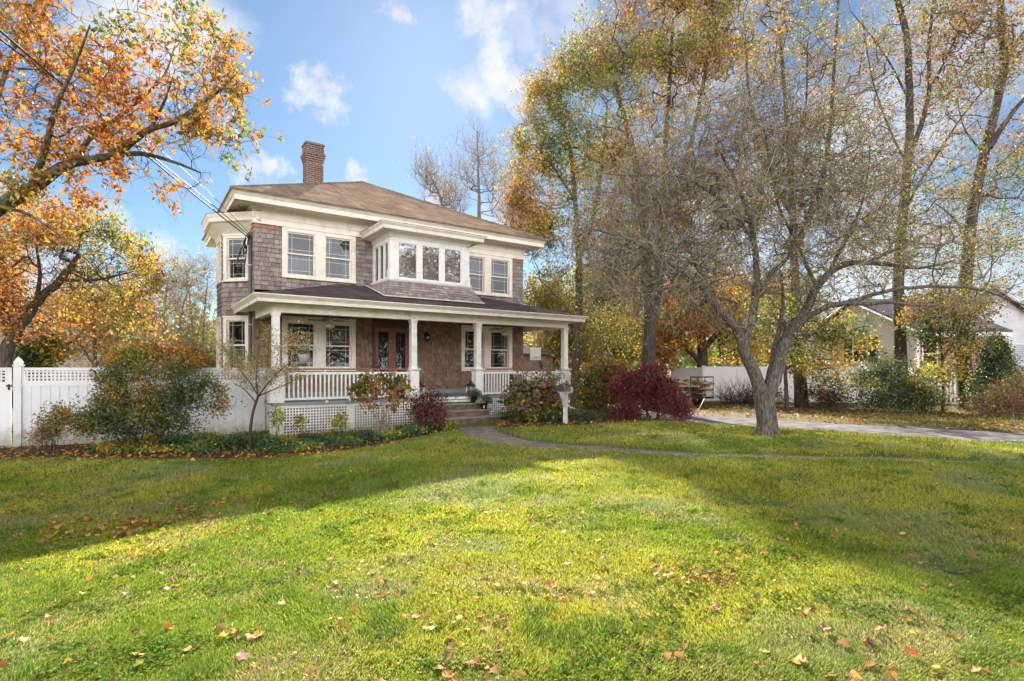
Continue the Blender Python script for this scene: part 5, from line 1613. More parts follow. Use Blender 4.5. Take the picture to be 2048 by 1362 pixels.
for (ta, tb) in ((1.2, W_ + .4), (1.2, -.5)):
    a_, b_, c_, d_ = Fw.p(ta, .4, rake(ta) + .08), Fw.p(tb, .4, rake(tb) + .08), Fw.p(tb, -9, rake(tb) + .08), Fw.p(ta, -9, rake(ta) + .08)
    q.hexa([a_, b_, c_, d_] + [(p[0], p[1], p[2] + .14) for p in (a_, b_, c_, d_)])
q.build('roof', M['roof_grey'], wh)
q = MB(); q.tube([Fw.p(-.5, .42, rake(-.5) + .1), Fw.p(1.2, .42, rake(1.2) + .1), Fw.p(W_, .42, rake(W_) + .1)], .1, 4, False); q.build('rake_board', M['white'], wh)
def tw(px):
    k = (px - CX) / FPX; o, dd = Fw.o, Fw.d
    return (k * o[1] - o[0]) / (dd[0] - k * dd[1])
simple_window(Fw, tw(1953), tw(1978), 4.35, 5.65, wh); simple_window(Fw, tw(2029), tw(2056), .6, 3.3, wh)
# house behind the trees on the left
lh = empty('shingled_neighbour_house', (0, 0, 0), 0, 'grey-beige shingled house half hidden behind the orange trees on the left', 'house')
M['wall_far'] = brickmat('pale_far_shingles', (.34, .27, .23), (.42, .34, .29), (.22, .17, .15), bw=.3, rh=.16, ms=.012)
M['wall_far2'] = brickmat('brown_far_shingles', (.20, .14, .11), (.26, .19, .15), (.12, .09, .07), bw=.3, rh=.16, ms=.012)
Lc = at(60, 738, 33); Fl_ = Frame(Lc[0], Lc[1], .985, .17); q = MB(); Fl_.box(q, -6, 6.8, -8, 0, -.3, 4.5); q.build('wall', M['wall_far'], lh)
q = MB()
a_, b_, c_, d_ = Fl_.p(-6.4, .4, 4.45), Fl_.p(7.2, .4, 4.45), Fl_.p(5.0, -4, 6.3), Fl_.p(-6.4, -4, 6.3)
q.hexa([a_, b_, c_, d_] + [(p[0], p[1], p[2] + .12) for p in (a_, b_, c_, d_)]); q.build('roof', M['roof_grey'], lh)
simple_window(Fl_, 1.3, 2.0, 2.9, 3.9, lh); simple_window(Fl_, 5.3, 6.1, 2.3, 3.5, lh)
# brown roofed garage with basketball hoop
gh = empty('shingled_garage', (0, 0, 0), 0, 'brown shingled garage with grey roof seen under the right end of the porch roof', 'garage')
Gc = at(1040, 738, 40); Fga = Frame(Gc[0] - .6, Gc[1], .99, -.1); q = MB(); Fga.box(q, 0, 3.0, -6, 0, -.1, 2.75); q.build('wall', M['wall_far2'], gh)
q = MB()
a_, b_, c_, d_ = Fga.p(-.2, .3, 2.65), Fga.p(3.2, .3, 2.65), Fga.p(2.6, -2.6, 3.35), Fga.p(.2, -2.6, 3.35)
q.hexa([a_, b_, c_, d_] + [(p[0], p[1], p[2] + .1) for p in (a_, b_, c_, d_)]); q.build('roof', M['roof_grey'], gh)
hb = at(1066, 709, 33)
bh = empty('basketball_hoop', (hb[0] + .55, 33.3, 0), R(20), 'white basketball backboard on a black pole behind the porch railing', 'basketball hoop')
m = MB(); m.box(-.9, -.22, -.35, -.31, 2.15, 2.90); m.build('backboard', M['white'], bh)
m = MB(); m.tube([(0, 0, 0), (0, 0, 1.9), (-.3, -.2, 2.3)], .04, 8); m.tube([(0, 0, 1.5), (-.5, -.3, 2.6)], .025, 6); m.build('pole', M['iron'], bh)
m = MB(); m.tube([(-.56 + .2 * math.cos(a), -.56 + .2 * math.sin(a), 2.3) for a in np.linspace(0, 2 * PI, 15)], .012, 5); m.build('hoop_rim', mat('orange_rim', (.4, .1, .02), .5), bh)

# ------------------------------------------------------------------ trailer with scrap wood, brush
tx = at(1403, 780, 23.4)
tr_ = empty('utility_trailer', (tx[0], 23.4, 0), R(22), 'black mesh-gated utility trailer loaded with scrap wood beside the white fence', 'trailer')
m = MB(); W2 = .62; Lt = 2.1
for (a, b) in (((-W2, 0, .38), (W2, 0, .38)), ((-W2, Lt, .38), (W2, Lt, .38)), ((-W2, 0, .38), (-W2, Lt, .38)), ((W2, 0, .38), (W2, Lt, .38)),
               ((-W2, 0, .72), (-W2, Lt, .72)), ((W2, 0, .72), (W2, Lt, .72)), ((-W2, Lt, .72), (W2, Lt, .72)), ((-W2, Lt, .38), (0, Lt + 1.1, .38)), ((W2, Lt, .38), (0, Lt + 1.1, .38))):
    m.tube([a, b], .028, 4, False)
for xx in (-W2, W2):
    for yy in (.7, 1.4, Lt): m.tube([(xx, yy, .38), (xx, yy, .72)], .02, 4, False)
m.box(-W2, W2, 0, Lt, .36, .385); m.build('bed', M['iron'], tr_)
m = MB()
for xx in (-.60, -.22, .16, .60): m.tube([(xx, -.03, .38), (xx, -.03, 1.28)], .024, 4, False)
m.tube([(-.62, -.03, 1.28), (.62, -.03, 1.28)], .026, 4, False); m.tube([(-.62, -.03, .42), (.62, -.03, .42)], .024, 4, False)
for j in range(24): m.tube([(-.6 + j * .052, -.03, .42), (-.6 + j * .052, -.03, .80)], .004, 3, False)
for j in range(8): m.tube([(-.6, -.03, .44 + j * .05), (.6, -.03, .44 + j * .05)], .004, 3, False)
m.build('gate', M['iron'], tr_)
for xx in (-.72, .72):
    m = MB(); v_ = []; n_ = 18
    for yy in (-.08, .08):
        for rr_ in (.27, .15):
            v_ += [(xx + yy, 1.1 + rr_ * math.cos(2 * PI * k / n_), .28 + rr_ * math.sin(2 * PI * k / n_)) for k in range(n_)]
    fs = []
    for k in range(n_):
        k2 = (k + 1) % n_; fs += [(k, k2, 2 * n_ + k2, 2 * n_ + k), (k, n_ + k, n_ + k2, k2), (2 * n_ + k, 2 * n_ + k2, 3 * n_ + k2, 3 * n_ + k), (n_ + k, 3 * n_ + k, 3 * n_ + k2, n_ + k2)]
    m.add(v_, fs); m.build('wheel', M['rubber'], tr_)
M['scrap'] = colmat('scrap_wood', nscale=10, namp=.3)
g_s = random.Random(9)
m = MB()
for k in range(34):
    x, y, z = g_s.uniform(-.45, .45), g_s.uniform(.1, 1.9), .42 + g_s.random() ** .6 * .62
    a, b_ = g_s.uniform(0, PI), g_s.uniform(-.6, .6); L = g_s.uniform(.3, .9); w_, h_ = g_s.uniform(.05, .16), g_s.uniform(.02, .05)
    ca, sa, cb, sb = math.cos(a), math.sin(a), math.cos(b_), math.sin(b_)
    m.cc = g_s.choice([(.34, .22, .13), (.24, .10, .06), (.42, .33, .24), (.12, .08, .06), (.30, .25, .22)])
    P = []
    for zz in (-h_, h_):
        for (i_, j_) in ((-1, -1), (1, -1), (1, 1), (-1, 1)):
            lx_, ly_, lz_ = i_ * L / 2, j_ * w_, zz
            X_ = lx_ * cb - lz_ * sb; Z_ = lx_ * sb + lz_ * cb
            P.append((x + X_ * ca - ly_ * sa, y + X_ * sa + ly_ * ca, z + Z_))
    m.hexa(P)
sp_ = m.build('scrap_wood_pile', M['scrap'], None, color=True, loc=(tx[0], 23.4, 0), rz=R(22)); tag(sp_, 'pile of broken boards lying in the black trailer', 'wood pile')
# low white plank by the drive and stake
sk_ = at(1396, 812, 20.5); m = MB(); m.tube([(0, 0, 0), (.38, .3, .52)], .014, 5)
o = m.build('marker_stake', mat('yellow_stake', (.5, .45, .28), .6), None, loc=(sk_[0] - .1, 20.3, .0)); tag(o, 'thin pale stake leaning at the edge of the driveway', 'stake')
# brush pile
g_b = np.random.default_rng(4); n = 420
px_ = 1440 + 90 * g_b.random(n); bp_ = np.array([at(a, 800, 25.2) for a in px_]); bp_[:, 2] = .02 + .45 * g_b.random(n) ** 1.6; bp_[:, 1] += g_b.normal(0, .3, n)
T, Rr = twigs(g_b, bp_, 1, .8, .010, up=.5)
T = T - np.array([bp_[:, 0].mean(), 25.2, 0]); V, F = tubes(T, Rr, 3)
o = mesh_np('brush_pile', V, F, M['twig_dark'], loc=(bp_[:, 0].mean(), 25.2, 0)); tag(o, 'dark heap of cut branches against the white fence, right of the trailer', 'brush pile')
# fallen twigs on the lawn
for (pts, r_, lab) in (([(1872, 1113), (1880, 1135), (1905, 1145), (1935, 1142), (1965, 1138), (2010, 1128), (2036, 1112), (2037, 1104)], .0055, 'curved grey twig lying on the grass at the lower right'),
                       ([(1845, 1088), (1858, 1103), (1880, 1115)], .003, 'short thin twig lying on the grass left of the curved twig')):
    P = []
    for (a, b) in pts:
        yy = EYE * FPX / (b - HY)
        for _ in range(4):
            xx = (a - CX) / FPX * yy; zz = float(gz(xx, yy)) + .045; yy = (EYE - zz) * FPX / (b - HY)
        P.append((xx, yy, zz))
    P = np.array(P); m = MB(); m.tube([tuple(q) for q in smooth_line(P - P[0], 4)], r_, 6); o = m.build('fallen_twig', M['bark_lichen'], None, loc=tuple(P[0])); tag(o, lab, 'twig')
O1, O2, YL, GD, YG, GR, DG, BR, TN = (.52, .225, .040), (.38, .14, .035), (.56, .38, .05), (.40, .27, .04), (.235, .255, .035), (.12, .17, .035), (.055, .085, .025), (.24, .135, .06), (.42, .31, .18)
def base_at(px, Y, dz=0.0):
    x = (px - CX) / FPX * Y
    return np.array((x, Y, float(gz(x, Y)) - .05 + dz))
def L3(pts, Y, dy=None):
    """photograph pixels -> a limb at depth Y (+ optional depth offsets)"""
    return np.array([at(p[0], p[1], Y + (0 if dy is None else dy[i])) for i, p in enumerate(pts)])

# ---- near cherry on the left, trunk outside the frame
t = Tree(1); Yc = 8.6
b = base_at(-300, Yc)
t.limb(np.vstack([b, L3([(-290, 860), (-250, 720), (-190, 590), (-90, 480), (0, 413), (60, 380), (117, 338), (155, 324), (225, 312)], Yc)]), .19, .05)
t.limb(L3([(225, 312), (282, 307), (348, 324), (400, 345)], Yc, [0, .1, .2, .3]), .05, .012)
t.limb(L3([(225, 312), (263, 284), (301, 258), (348, 244), (399, 211), (440, 180), (478, 140)], Yc, [0, 0, -.1, -.2, -.3, -.3, -.3]), .065, .009)
t.limb(L3([(155, 324), (178, 277), (230, 240), (290, 190), (329, 150), (350, 90)], Yc, [0, .2, .3, .4, .5, .6]), .05, .008)
t.limb(L3([(60, 380), (90, 300), (110, 220), (150, 130), (180, 50)], Yc, [0, -.2, -.4, -.6, -.8]), .06, .01)
t.limb(L3([(-90, 480), (-60, 360), (-20, 240), (20, 120), (60, 20)], Yc, [0, .2, .4, .6, .8]), .10, .012)
t.limb(L3([(0, 413), (60, 430), (130, 480), (200, 545)], Yc, [0, -.3, -.5, -.6]), .03, .006)
t.limb(L3([(301, 258), (330, 200), (350, 140)], Yc, [-.1, -.3, -.4]), .03, .006)
g = np.random.default_rng(101)
A = blob_points(g, [(70, 130, 110, 110, Yc, 1.2), (190, 190, 110, 100, Yc, 1.1), (320, 190, 90, 90, Yc - .1, .9), (420, 200, 65, 90, Yc - .2, .7), (270, 50, 22, 60, Yc, .4, 2500), (380, 60, 30, 60, Yc, .4, 3000), (150, 30, 60, 40, Yc, .7), (400, 290, 70, 55, Yc, .8),
                     (50, 270, 80, 80, Yc, 1.0), (200, 290, 110, 55, Yc, .9), (300, 370, 90, 40, Yc, .7, 1800), (60, 20, 90, 50, Yc, .8), (445, 110, 22, 40, Yc - .2, .4, 1500), (480, 230, 22, 70, Yc - .2, .4, 1800), (120, 400, 120, 40, Yc, .7, 2500)], 500, .6)
t.grow(A, step=.25, up=.2, curve=.3, jit=.12); t.radii(.0035, .45, .03)
make_plant('cherry_tree', 'near orange-leaved cherry tree whose long limb reaches in from the left edge', 'tree', t, 'bark_lichen',
           dict(n=6, spread=.05, size=.088, pal=[GR, YG, GD, YL, O1, O1, O2, O2], wts=[1.0, 1.2, 1.5, 1.2, 2.2, 2.4, 1.8, 1.0], noise=1.1, seed=1, droop=.6, aspect=1.9, keep=.75, clump=(.55, .25, .6)),
           dict(n=3, length=.32, r=.0035, up=.1, droop=.15), 'twig_dark')
# bare hanging twiglets under the limb
t = Tree(2)
# ---- orange tree behind the left fence
Yb = 15.4
t = Tree(3); t.limb(np.vstack([base_at(2, Yb), L3([(4, 780), (8, 730), (22, 685), (40, 655), (70, 610), (120, 560), (160, 510)], Yb)]), .24, .07, wob=.02)
t.limb(L3([(22, 685), (10, 620), (-10, 550), (-20, 480)], Yb, [0, .2, .4, .6]), .12, .04); t.limb(L3([(70, 610), (80, 550), (70, 480)], Yb, [0, -.3, -.6]), .07, .02); t.limb(L3([(120, 560), (190, 560), (260, 545)], Yb, [0, -.4, -.6]), .05, .015)
A = blob_points(g, [(60, 530, 100, 90, Yb, 2), (170, 530, 90, 75, Yb, 2), (255, 555, 60, 45, Yb, 1.5), (150, 470, 90, 35, Yb, 1.8), (30, 440, 80, 50, Yb, 2), (230, 625, 70, 30, Yb, 1.5, 1500), (60, 640, 60, 50, Yb, 1.5, 2500), (-60, 560, 80, 120, Yb, 2), (270, 500, 40, 30, Yb, 1, 700)], 650, .5)
t.grow(A, step=.4, up=.4); t.radii(.006, .46, .08)
make_plant('orange_tree', 'full golden orange tree with a thick trunk behind the left fence', 'tree', t, 'bark_dark',
           dict(n=7, spread=.12, size=.095, pal=[GR, YG, YL, YL, O1, O1, O2], wts=[.8, 1, 2.2, 2.4, 2.8, 2, .8], noise=1.6, seed=3, droop=.4, keep=.8, clump=(.8, .28, .6)), dict(n=4, length=.5, r=.005), 'twig_dark')
# ---- thin orange tree in front of the shingled neighbour
Yd = 20.5
t = Tree(4); t.limb(np.vstack([base_at(188, Yd), L3([(188, 760), (190, 700), (187, 640), (195, 590)], Yd)]), .10, .03)
t.limb(L3([(188, 735), (215, 700), (245, 660), (262, 620)], Yd), .06, .02); t.limb(L3([(188, 730), (160, 690), (130, 650)], Yd), .05, .015)
A = blob_points(g, [(180, 640, 75, 50, Yd, 1.6), (255, 650, 65, 55, Yd, 1.5), (140, 610, 50, 50, Yd, 1.4), (220, 590, 60, 35, Yd, 1.4), (160, 700, 70, 25, Yd, 1.3), (270, 710, 50, 20, Yd, 1.2)], 420, .4)
t.grow(A, step=.5, up=.6, curve=.2); t.radii(.005, .45, .04)
make_plant('young_maple', 'thin many-stemmed orange maple in front of the grey-beige neighbour house', 'tree', t, 'bark_pale',
           dict(n=3, spread=.15, size=.11, pal=[YG, YL, O1, O1, O2, GD], wts=[.8, 1.6, 2.5, 2, 1, .8], noise=1.2, seed=4, keep=.5), dict(n=5, length=.6, r=.005, up=.5), 'twig')
# ---- pale birches left of the house
for k, (pxs, Yk, bl, seed) in enumerate((((290, 325, 352), 27, [(300, 600, 40, 60, 27, 1.5), (345, 570, 45, 55, 27, 1.5), (340, 660, 50, 50, 27, 1.5)], 5), ((386, 405), 29, [(385, 580, 45, 60, 29, 1.5), (400, 660, 40, 50, 29, 1.5), (410, 540, 25, 25, 29, 1, 600)], 6))):
    t = Tree(seed)
    b = base_at(pxs[0], Yk)
    for i, p in enumerate(pxs): t.limb(np.vstack([b, L3([((p + pxs[0]) / 2, 740), (p, 690), (p + (i - .5) * 8, 620), (p + (i - .5) * 22, 560)], Yk)]), .10, .02)
    A = blob_points(g, bl, 330, .4); t.grow(A, step=.5, up=1.2, curve=.25); t.radii(.006, .42, .05)
    make_plant('birch_tree', ('pale-stemmed sparse birch clump standing nearest the left orange trees', 'pale sparse birch close to the left wall of the house')[k], 'tree', t, 'bark_pale',
               dict(n=2, spread=.2, size=.12, pal=[YG, YL, TN, O1, GD], wts=[1, 1.5, 1.5, .8, 1], noise=1, seed=seed, keep=.22), dict(n=4, length=.8, r=.006, up=1.0), 'twig', group='birches left of the house')
# ---- bare tree behind the house roof
for k, (px0, Yk, spine, bl, lab, seed) in enumerate((
    (960, 44, [(960, 760), (960, 600), (959, 470), (958, 400), (956, 330), (954, 262)], [(950, 300, 42, 40, 44, 3), (975, 340, 50, 50, 44, 3), (930, 350, 40, 50, 44, 3), (1000, 390, 40, 50, 44, 3)], 'tall bare grey tree above the right slope of the main roof', 7),
    (885, 41, [(905, 760), (900, 560), (892, 440), (876, 385), (858, 345)], [(850, 345, 28, 28, 41, 2), (875, 385, 35, 35, 41, 2), (905, 410, 30, 30, 41, 2)], 'smaller bare tree leaning left over the main roof', 8),
    (1030, 40, [(1020, 760), (1022, 560), (1025, 440), (1030, 380), (1036, 330)], [(1040, 380, 35, 60, 40, 2), (1015, 430, 35, 40, 40, 2), (1060, 470, 40, 50, 40, 2), (1080, 650, 40, 40, 38, 2)], 'bare tree between the roof corner and the yellow maple', 9))):
    t = Tree(seed); t.limb(np.vstack([base_at(spine[0][0], Yk), L3(spine, Yk)]), .30, .035, wob=.02)
    A = blob_points(g, bl, 230, .5); t.grow(A, step=2.5, up=3.5, curve=.25, jit=.05); t.radii(.010, .47, .12)
    make_plant('bare_tree', lab, 'tree', t, 'bark_pale', dict(n=1, spread=.2, size=.13, pal=[BR, TN], wts=[1, 1], seed=seed, keep=.12), dict(n=4, length=1.5, r=.008, up=1.6, droop=.0), 'twig', group='bare trees behind the house')
# ---- big maples
def big_maple(name, lab, seed, px0, Y, spines, blobs, nA, pal, wts, n=6, size=.15, keep=.8, tip=.008, bark='bark_grey', tw=dict(n=4, length=.8, r=.008, up=.7), r0=.3, step=.7, noise=2.2, cat='tree', group=None, spread=.13, up=1.0):
    t = Tree(seed)
    for i, (sp, ra, rb) in enumerate(spines):
        P = L3([(a, b) for (a, b, *_) in sp], Y, [(q[2] if len(q) > 2 else 0) for q in sp])
        if i == 0: P = np.vstack([base_at(px0, Y), P])
        t.limb(P, ra, rb, wob=.006)
    A = blob_points(np.random.default_rng(seed + 500), blobs, nA, .45)
    t.grow(A, step=step, up=up, curve=.3, jit=.08); t.radii(tip, .46, .12)
    return make_plant(name, lab, cat, t, bark, dict(n=n, spread=spread, size=size, pal=pal, wts=wts, noise=noise, seed=seed, keep=min(1, keep * 1.75), clump=(1.0, .34, .62)), tw, 'twig', group)
MP = [GR, YG, GD, YL, O1, O1, BR]
big_maple('maple_tree', 'tall yellow and green maple right of the porch, leftmost of the big maples', 21, 1150, 24.5,
          [([(1151, 760), (1153, 700), (1158, 600), (1156, 480), (1150, 400), (1140, 300), (1120, 220)], .25, .05), ([(1156, 520), (1190, 420), (1205, 320), (1215, 200)], .13, .03), ([(1150, 400), (1110, 340), (1070, 290)], .07, .02), ([(1153, 640), (1110, 590), (1080, 560)], .06, .02)],
          [(1060, 290, 45, 45, 24.5, 2), (1090, 225, 50, 50, 24.5, 2), (1130, 180, 55, 50, 24.5, 2.3), (1055, 350, 45, 40, 24.5, 1.8), (1180, 120, 60, 60, 24.5, 2.3), (1090, 420, 55, 45, 24.5, 2), (1150, 330, 70, 70, 24.5, 2.5), (1085, 500, 45, 40, 24.5, 1.8),
           (1100, 575, 55, 45, 24.5, 2), (1090, 610, 40, 30, 24.5, 1.5), (1040, 400, 30, 30, 24.5, 1.2, 1500), (1055, 460, 35, 30, 24.5, 1.2, 1500), (1190, 480, 50, 60, 24.5, 2.2), (1130, 270, 60, 40, 24.5, 2)], 700, MP, [1.6, 2.4, 2.2, 2.0, 1.6, 1.2, .9], n=11, keep=.52, size=.105)
big_maple('maple_tree', 'tallest green-gold maple with a double dark trunk behind the red maple', 22, 1298, 22.5,
          [([(1298, 760), (1298, 700), (1300, 620), (1292, 520), (1285, 420), (1270, 320), (1240, 200), (1220, 110)], .36, .05), ([(1305, 640), (1318, 540), (1325, 430), (1330, 300), (1340, 160), (1345, 40)], .22, .04), ([(1325, 430), (1370, 330), (1400, 200), (1420, 80), (1425, -30)], .13, .03), ([(1285, 420), (1240, 350), (1200, 260)], .1, .02)],
          [(1290, 50, 90, 75, 22.5, 2.6), (1210, 130, 70, 65, 22.5, 2.4), (1370, 60, 80, 90, 22.5, 2.6), (1320, 160, 100, 70, 22.5, 2.8), (1220, 230, 80, 70, 22.5, 2.6), (1400, 180, 80, 80, 22.5, 2.6), (1290, 290, 100, 60, 22.5, 2.6), (1440, 60, 60, 90, 22.5, 2), (1240, 340, 70, 50, 22.5, 2.2), (1330, -60, 130, 60, 22.5, 2.5),
           (1260, 440, 70, 60, 22.5, 2.4), (1350, 400, 80, 70, 22.5, 2.4), (1230, 540, 80, 70, 22.5, 2.2, 9000), (1340, 520, 100, 90, 22.5, 2.2, 10000), (1200, 420, 70, 60, 22.5, 2), (1300, 480, 60, 50, 22.5, 2)], 1400, MP, [2.2, 2.8, 2.2, 1.6, 1.1, .9, 1.1], n=12, keep=.42, bark='bark_dark', size=.10)
big_maple('maple_tree', 'orange-gold tall maple on a dark trunk just right of the apple tree trunk', 23, 1603, 22.8,
          [([(1602, 780), (1598, 740), (1592, 690), (1590, 560), (1585, 430), (1580, 320), (1570, 200), (1560, 60)], .29, .05), ([(1590, 500), (1640, 380), (1660, 250), (1670, 100), (1680, -40)], .14, .03), ([(1585, 430), (1530, 330), (1500, 200), (1490, 60)], .12, .03), ([(1580, 320), (1610, 220), (1615, 80)], .08, .02)],
          [(1520, 90, 60, 90, 22.8, 2.2), (1600, 100, 70, 80, 22.8, 2.4), (1670, 140, 60, 60, 22.8, 2), (1500, 220, 60, 70, 22.8, 2.2), (1640, 230, 60, 50, 22.8, 2), (1560, -30, 120, 50, 22.8, 2.2), (1560, 300, 80, 60, 22.8, 2.2), (1500, 400, 80, 80, 22.8, 2.4, 3000), (1620, 420, 70, 80, 22.8, 2.2, 3000), (1560, 560, 70, 70, 22.8, 2, 2500), (1430, 480, 70, 80, 22.8, 2, 2500)], 620,
          [YG, GD, YL, O1, O1, GD, BR], [1, 2, 2.5, 2.6, 1.8, 1.2, .8], n=8, keep=.36, bark='bark_dark', size=.105)
big_maple('maple_tree', 'tall straight lichen-flecked trunk left of the neighbour brick wall, thin crown', 24, 1808, 22.0,
          [([(1806, 790), (1802, 740), (1798, 640), (1797, 560), (1802, 470), (1811, 374), (1818, 276), (1818, 176), (1812, 66), (1792, -10), (1780, -90)], .26, .09), ([(1820, 308), (1845, 240), (1858, 180), (1858, 88), (1868, -10)], .11, .05), ([(1815, 330), (1780, 260), (1745, 160), (1725, 40)], .05, .015), ([(1858, 180), (1905, 90), (1930, 20)], .05, .015), ([(1818, 200), (1770, 110), (1700, 20)], .05, .015), ([(1805, 430), (1860, 330), (1950, 200), (2010, 150)], .06, .015)],
          [(1750, 150, 80, 90, 22, 2.2), (1900, 90, 80, 80, 22, 2.2), (1740, 330, 80, 80, 22, 2.2), (1900, 260, 70, 90, 22, 2.2), (1850, 420, 90, 60, 22, 2.2), (1800, 20, 120, 70, 22, 2.2), (1730, 480, 60, 50, 22, 1.8), (1960, 140, 60, 50, 22, 1.8), (1870, 200, 40, 50, 22, 1.5), (1880, 500, 70, 40, 22, 1.8)], 520,
          [GR, YG, GD, O1, BR, BR], [1, 1.6, 2, 1.2, 1.4, 1], n=10, keep=.28, size=.095, noise=1.6, bark='bark_dark', tip=.007)
big_maple('maple_tree', 'rightmost tall trunk leaning right and forking near the frame edge', 25, 1933, 21.6,
          [([(1932, 790), (1928, 740), (1926, 660), (1929, 590), (1934, 529), (1946, 418), (1968, 308), (1990, 220), (2008, 132), (2003, 50), (1999, -60)], .30, .10), ([(1978, 295), (2010, 245), (2048, 198), (2110, 140)], .13, .04), ([(2006, 120), (2050, 60), (2090, 0)], .05, .02), ([(1940, 480), (1900, 430), (1860, 400)], .05, .015), ([(1968, 308), (1930, 260), (1915, 200)], .04, .012)],
          [(2020, 380, 60, 60, 21.6, 1.8), (1960, 560, 70, 50, 21.6, 1.8), (2040, 100, 60, 80, 21.6, 1.8), (1930, 380, 40, 40, 21.6, 1.5), (1950, 180, 50, 60, 21.6, 1.6), (1985, 480, 60, 50, 21.6, 1.7), (2080, 300, 60, 80, 21.6, 1.8), (1940, 40, 60, 60, 21.6, 1.6), (1955, 392, 18, 14, 21.6, .4, 1600)], 380,
          [GR, YG, GD, O1, BR], [1, 1.8, 2, 1.2, 1.2], n=10, keep=.32, size=.095, noise=1.5, bark='bark_dark', tip=.007)
big_maple('small_maple', 'spreading orange and yellow maple rising behind the white fence', 26, 1405, 31,
          [([(1405, 780), (1405, 730), (1404, 690), (1400, 650)], .40, .2), ([(1402, 725), (1365, 690), (1330, 665), (1290, 655)], .16, .05), ([(1404, 700), (1440, 660), (1470, 620)], .2, .06), ([(1404, 690), (1385, 640), (1370, 590)], .18, .05)],
          [(1440, 650, 60, 30, 31, 3), (1370, 650, 60, 40, 31, 3), (1300, 660, 60, 35, 31, 3), (1400, 600, 90, 40, 31, 3), (1480, 610, 60, 45, 31, 3), (1330, 710, 50, 20, 31, 2.5), (1480, 700, 50, 25, 31, 2)], 520,
          [GR, YG, YL, GD, O1, O1, O2], [1, 2, 2, 1, 2, 1.4, .5], n=5, keep=.7, size=.19, bark='bark_dark', noise=2, up=.4)
big_maple('small_maple', 'leafy green-yellow maple branches hanging between the apple tree and the right trunk', 27, 1575, 21.2,
          [([(1573, 790), (1570, 740), (1566, 690), (1570, 640)], .09, .04), ([(1568, 700), (1620, 670), (1680, 660), (1735, 680)], .05, .015), ([(1568, 740), (1620, 720), (1680, 720)], .04, .012)],
          [(1690, 690, 60, 45, 21.2, 1.4), (1640, 660, 50, 40, 21.2, 1.4), (1600, 700, 30, 50, 21.2, 1), (1645, 745, 34, 30, 21.2, 1), (1710, 645, 35, 22, 21.2, 1.2), (1670, 770, 35, 15, 21.2, 1, 500), (1560, 640, 50, 50, 21.2, 1.2)], 330,
          [DG, GR, GR, YG, YG, YL], [1.2, 2, 2.2, 2.4, 1.4, 1.2], n=6, keep=.5, size=.11, bark='bark_dark', noise=1.1, step=.4, tw=dict(n=3, length=.4, r=.005), up=.2)
big_maple('small_maple', 'bronze and gold maple saplings in front of the neighbour brick wall and right trunk', 28, 1885, 20.6,
          [([(1886, 790), (1884, 720), (1880, 660), (1876, 610)], .06, .02), ([(1884, 720), (1920, 660), (1935, 610)], .04, .012), ([(1882, 690), (1850, 640), (1840, 600)], .03, .01)],
          [(1880, 610, 60, 35, 20.6, 1), (1935, 620, 45, 45, 20.6, 1), (1900, 680, 55, 40, 20.6, 1), (1950, 690, 40, 35, 20.6, 1), (1850, 650, 35, 35, 20.6, 1), (1965, 590, 40, 30, 20.6, 1), (1880, 740, 45, 25, 20.6, .8)], 330,
          [DG, GR, YG, GD, O1, BR], [1, 1.8, 1.8, 2, 1.6, 1.2], n=6, keep=.55, size=.095, bark='bark_dark', noise=.9, step=.4, tw=dict(n=3, length=.35, r=.005), up=.2)
# yellow-green trees in the background
for k, (px0, Y, bl, lab, pw) in enumerate((
    (1225, 38, [(1230, 640, 70, 60, 38, 3), (1200, 580, 60, 50, 38, 3), (1280, 660, 60, 50, 38, 3), (1250, 700, 80, 30, 38, 3)], 'yellow-green tree filling the gap behind the double trunk', [1.2, 2.5, 2.5, 1, .6, .3, .2]),
    (1130, 42, [(1120, 660, 50, 60, 42, 3), (1150, 700, 60, 30, 42, 3), (1100, 600, 40, 40, 42, 3, 900)], 'yellow tree seen beyond the right porch column', [1, 2, 2.5, 1.2, 1, .3, .2]),
    (1500, 44, [(1480, 640, 90, 70, 44, 4), (1560, 600, 80, 70, 44, 4), (1420, 560, 70, 50, 44, 4), (1600, 680, 60, 50, 44, 4), (1530, 700, 70, 30, 44, 3)], 'broad gold-green tree far behind the apple tree trunk', [1.5, 2.5, 2, 1, .8, .5, .2]),
    (410, 40, [(410, 715, 40, 25, 40, 2), (390, 690, 30, 20, 40, 2)], 'small green tree low against the left wall of the house', [2.5, 2, .3, .2, .2, .1, .1]))):
    big_maple('background_tree', lab, 40 + k, px0, Y, [([(px0, 745), (px0, 700), (px0 + 4, 650), (px0 + 2, 600)] if px0 != 410 else [(px0, 745), (px0, 715), (px0, 700)], .2, .06)], bl, 420 if px0 != 410 else 160, [GR, YG, YL, GD, O1, BR, TN], pw, n=6, keep=.7, size=.26, spread=.4, tip=.012, noise=3.0, tw=dict(n=3, length=1.1, r=.012), group='background trees')
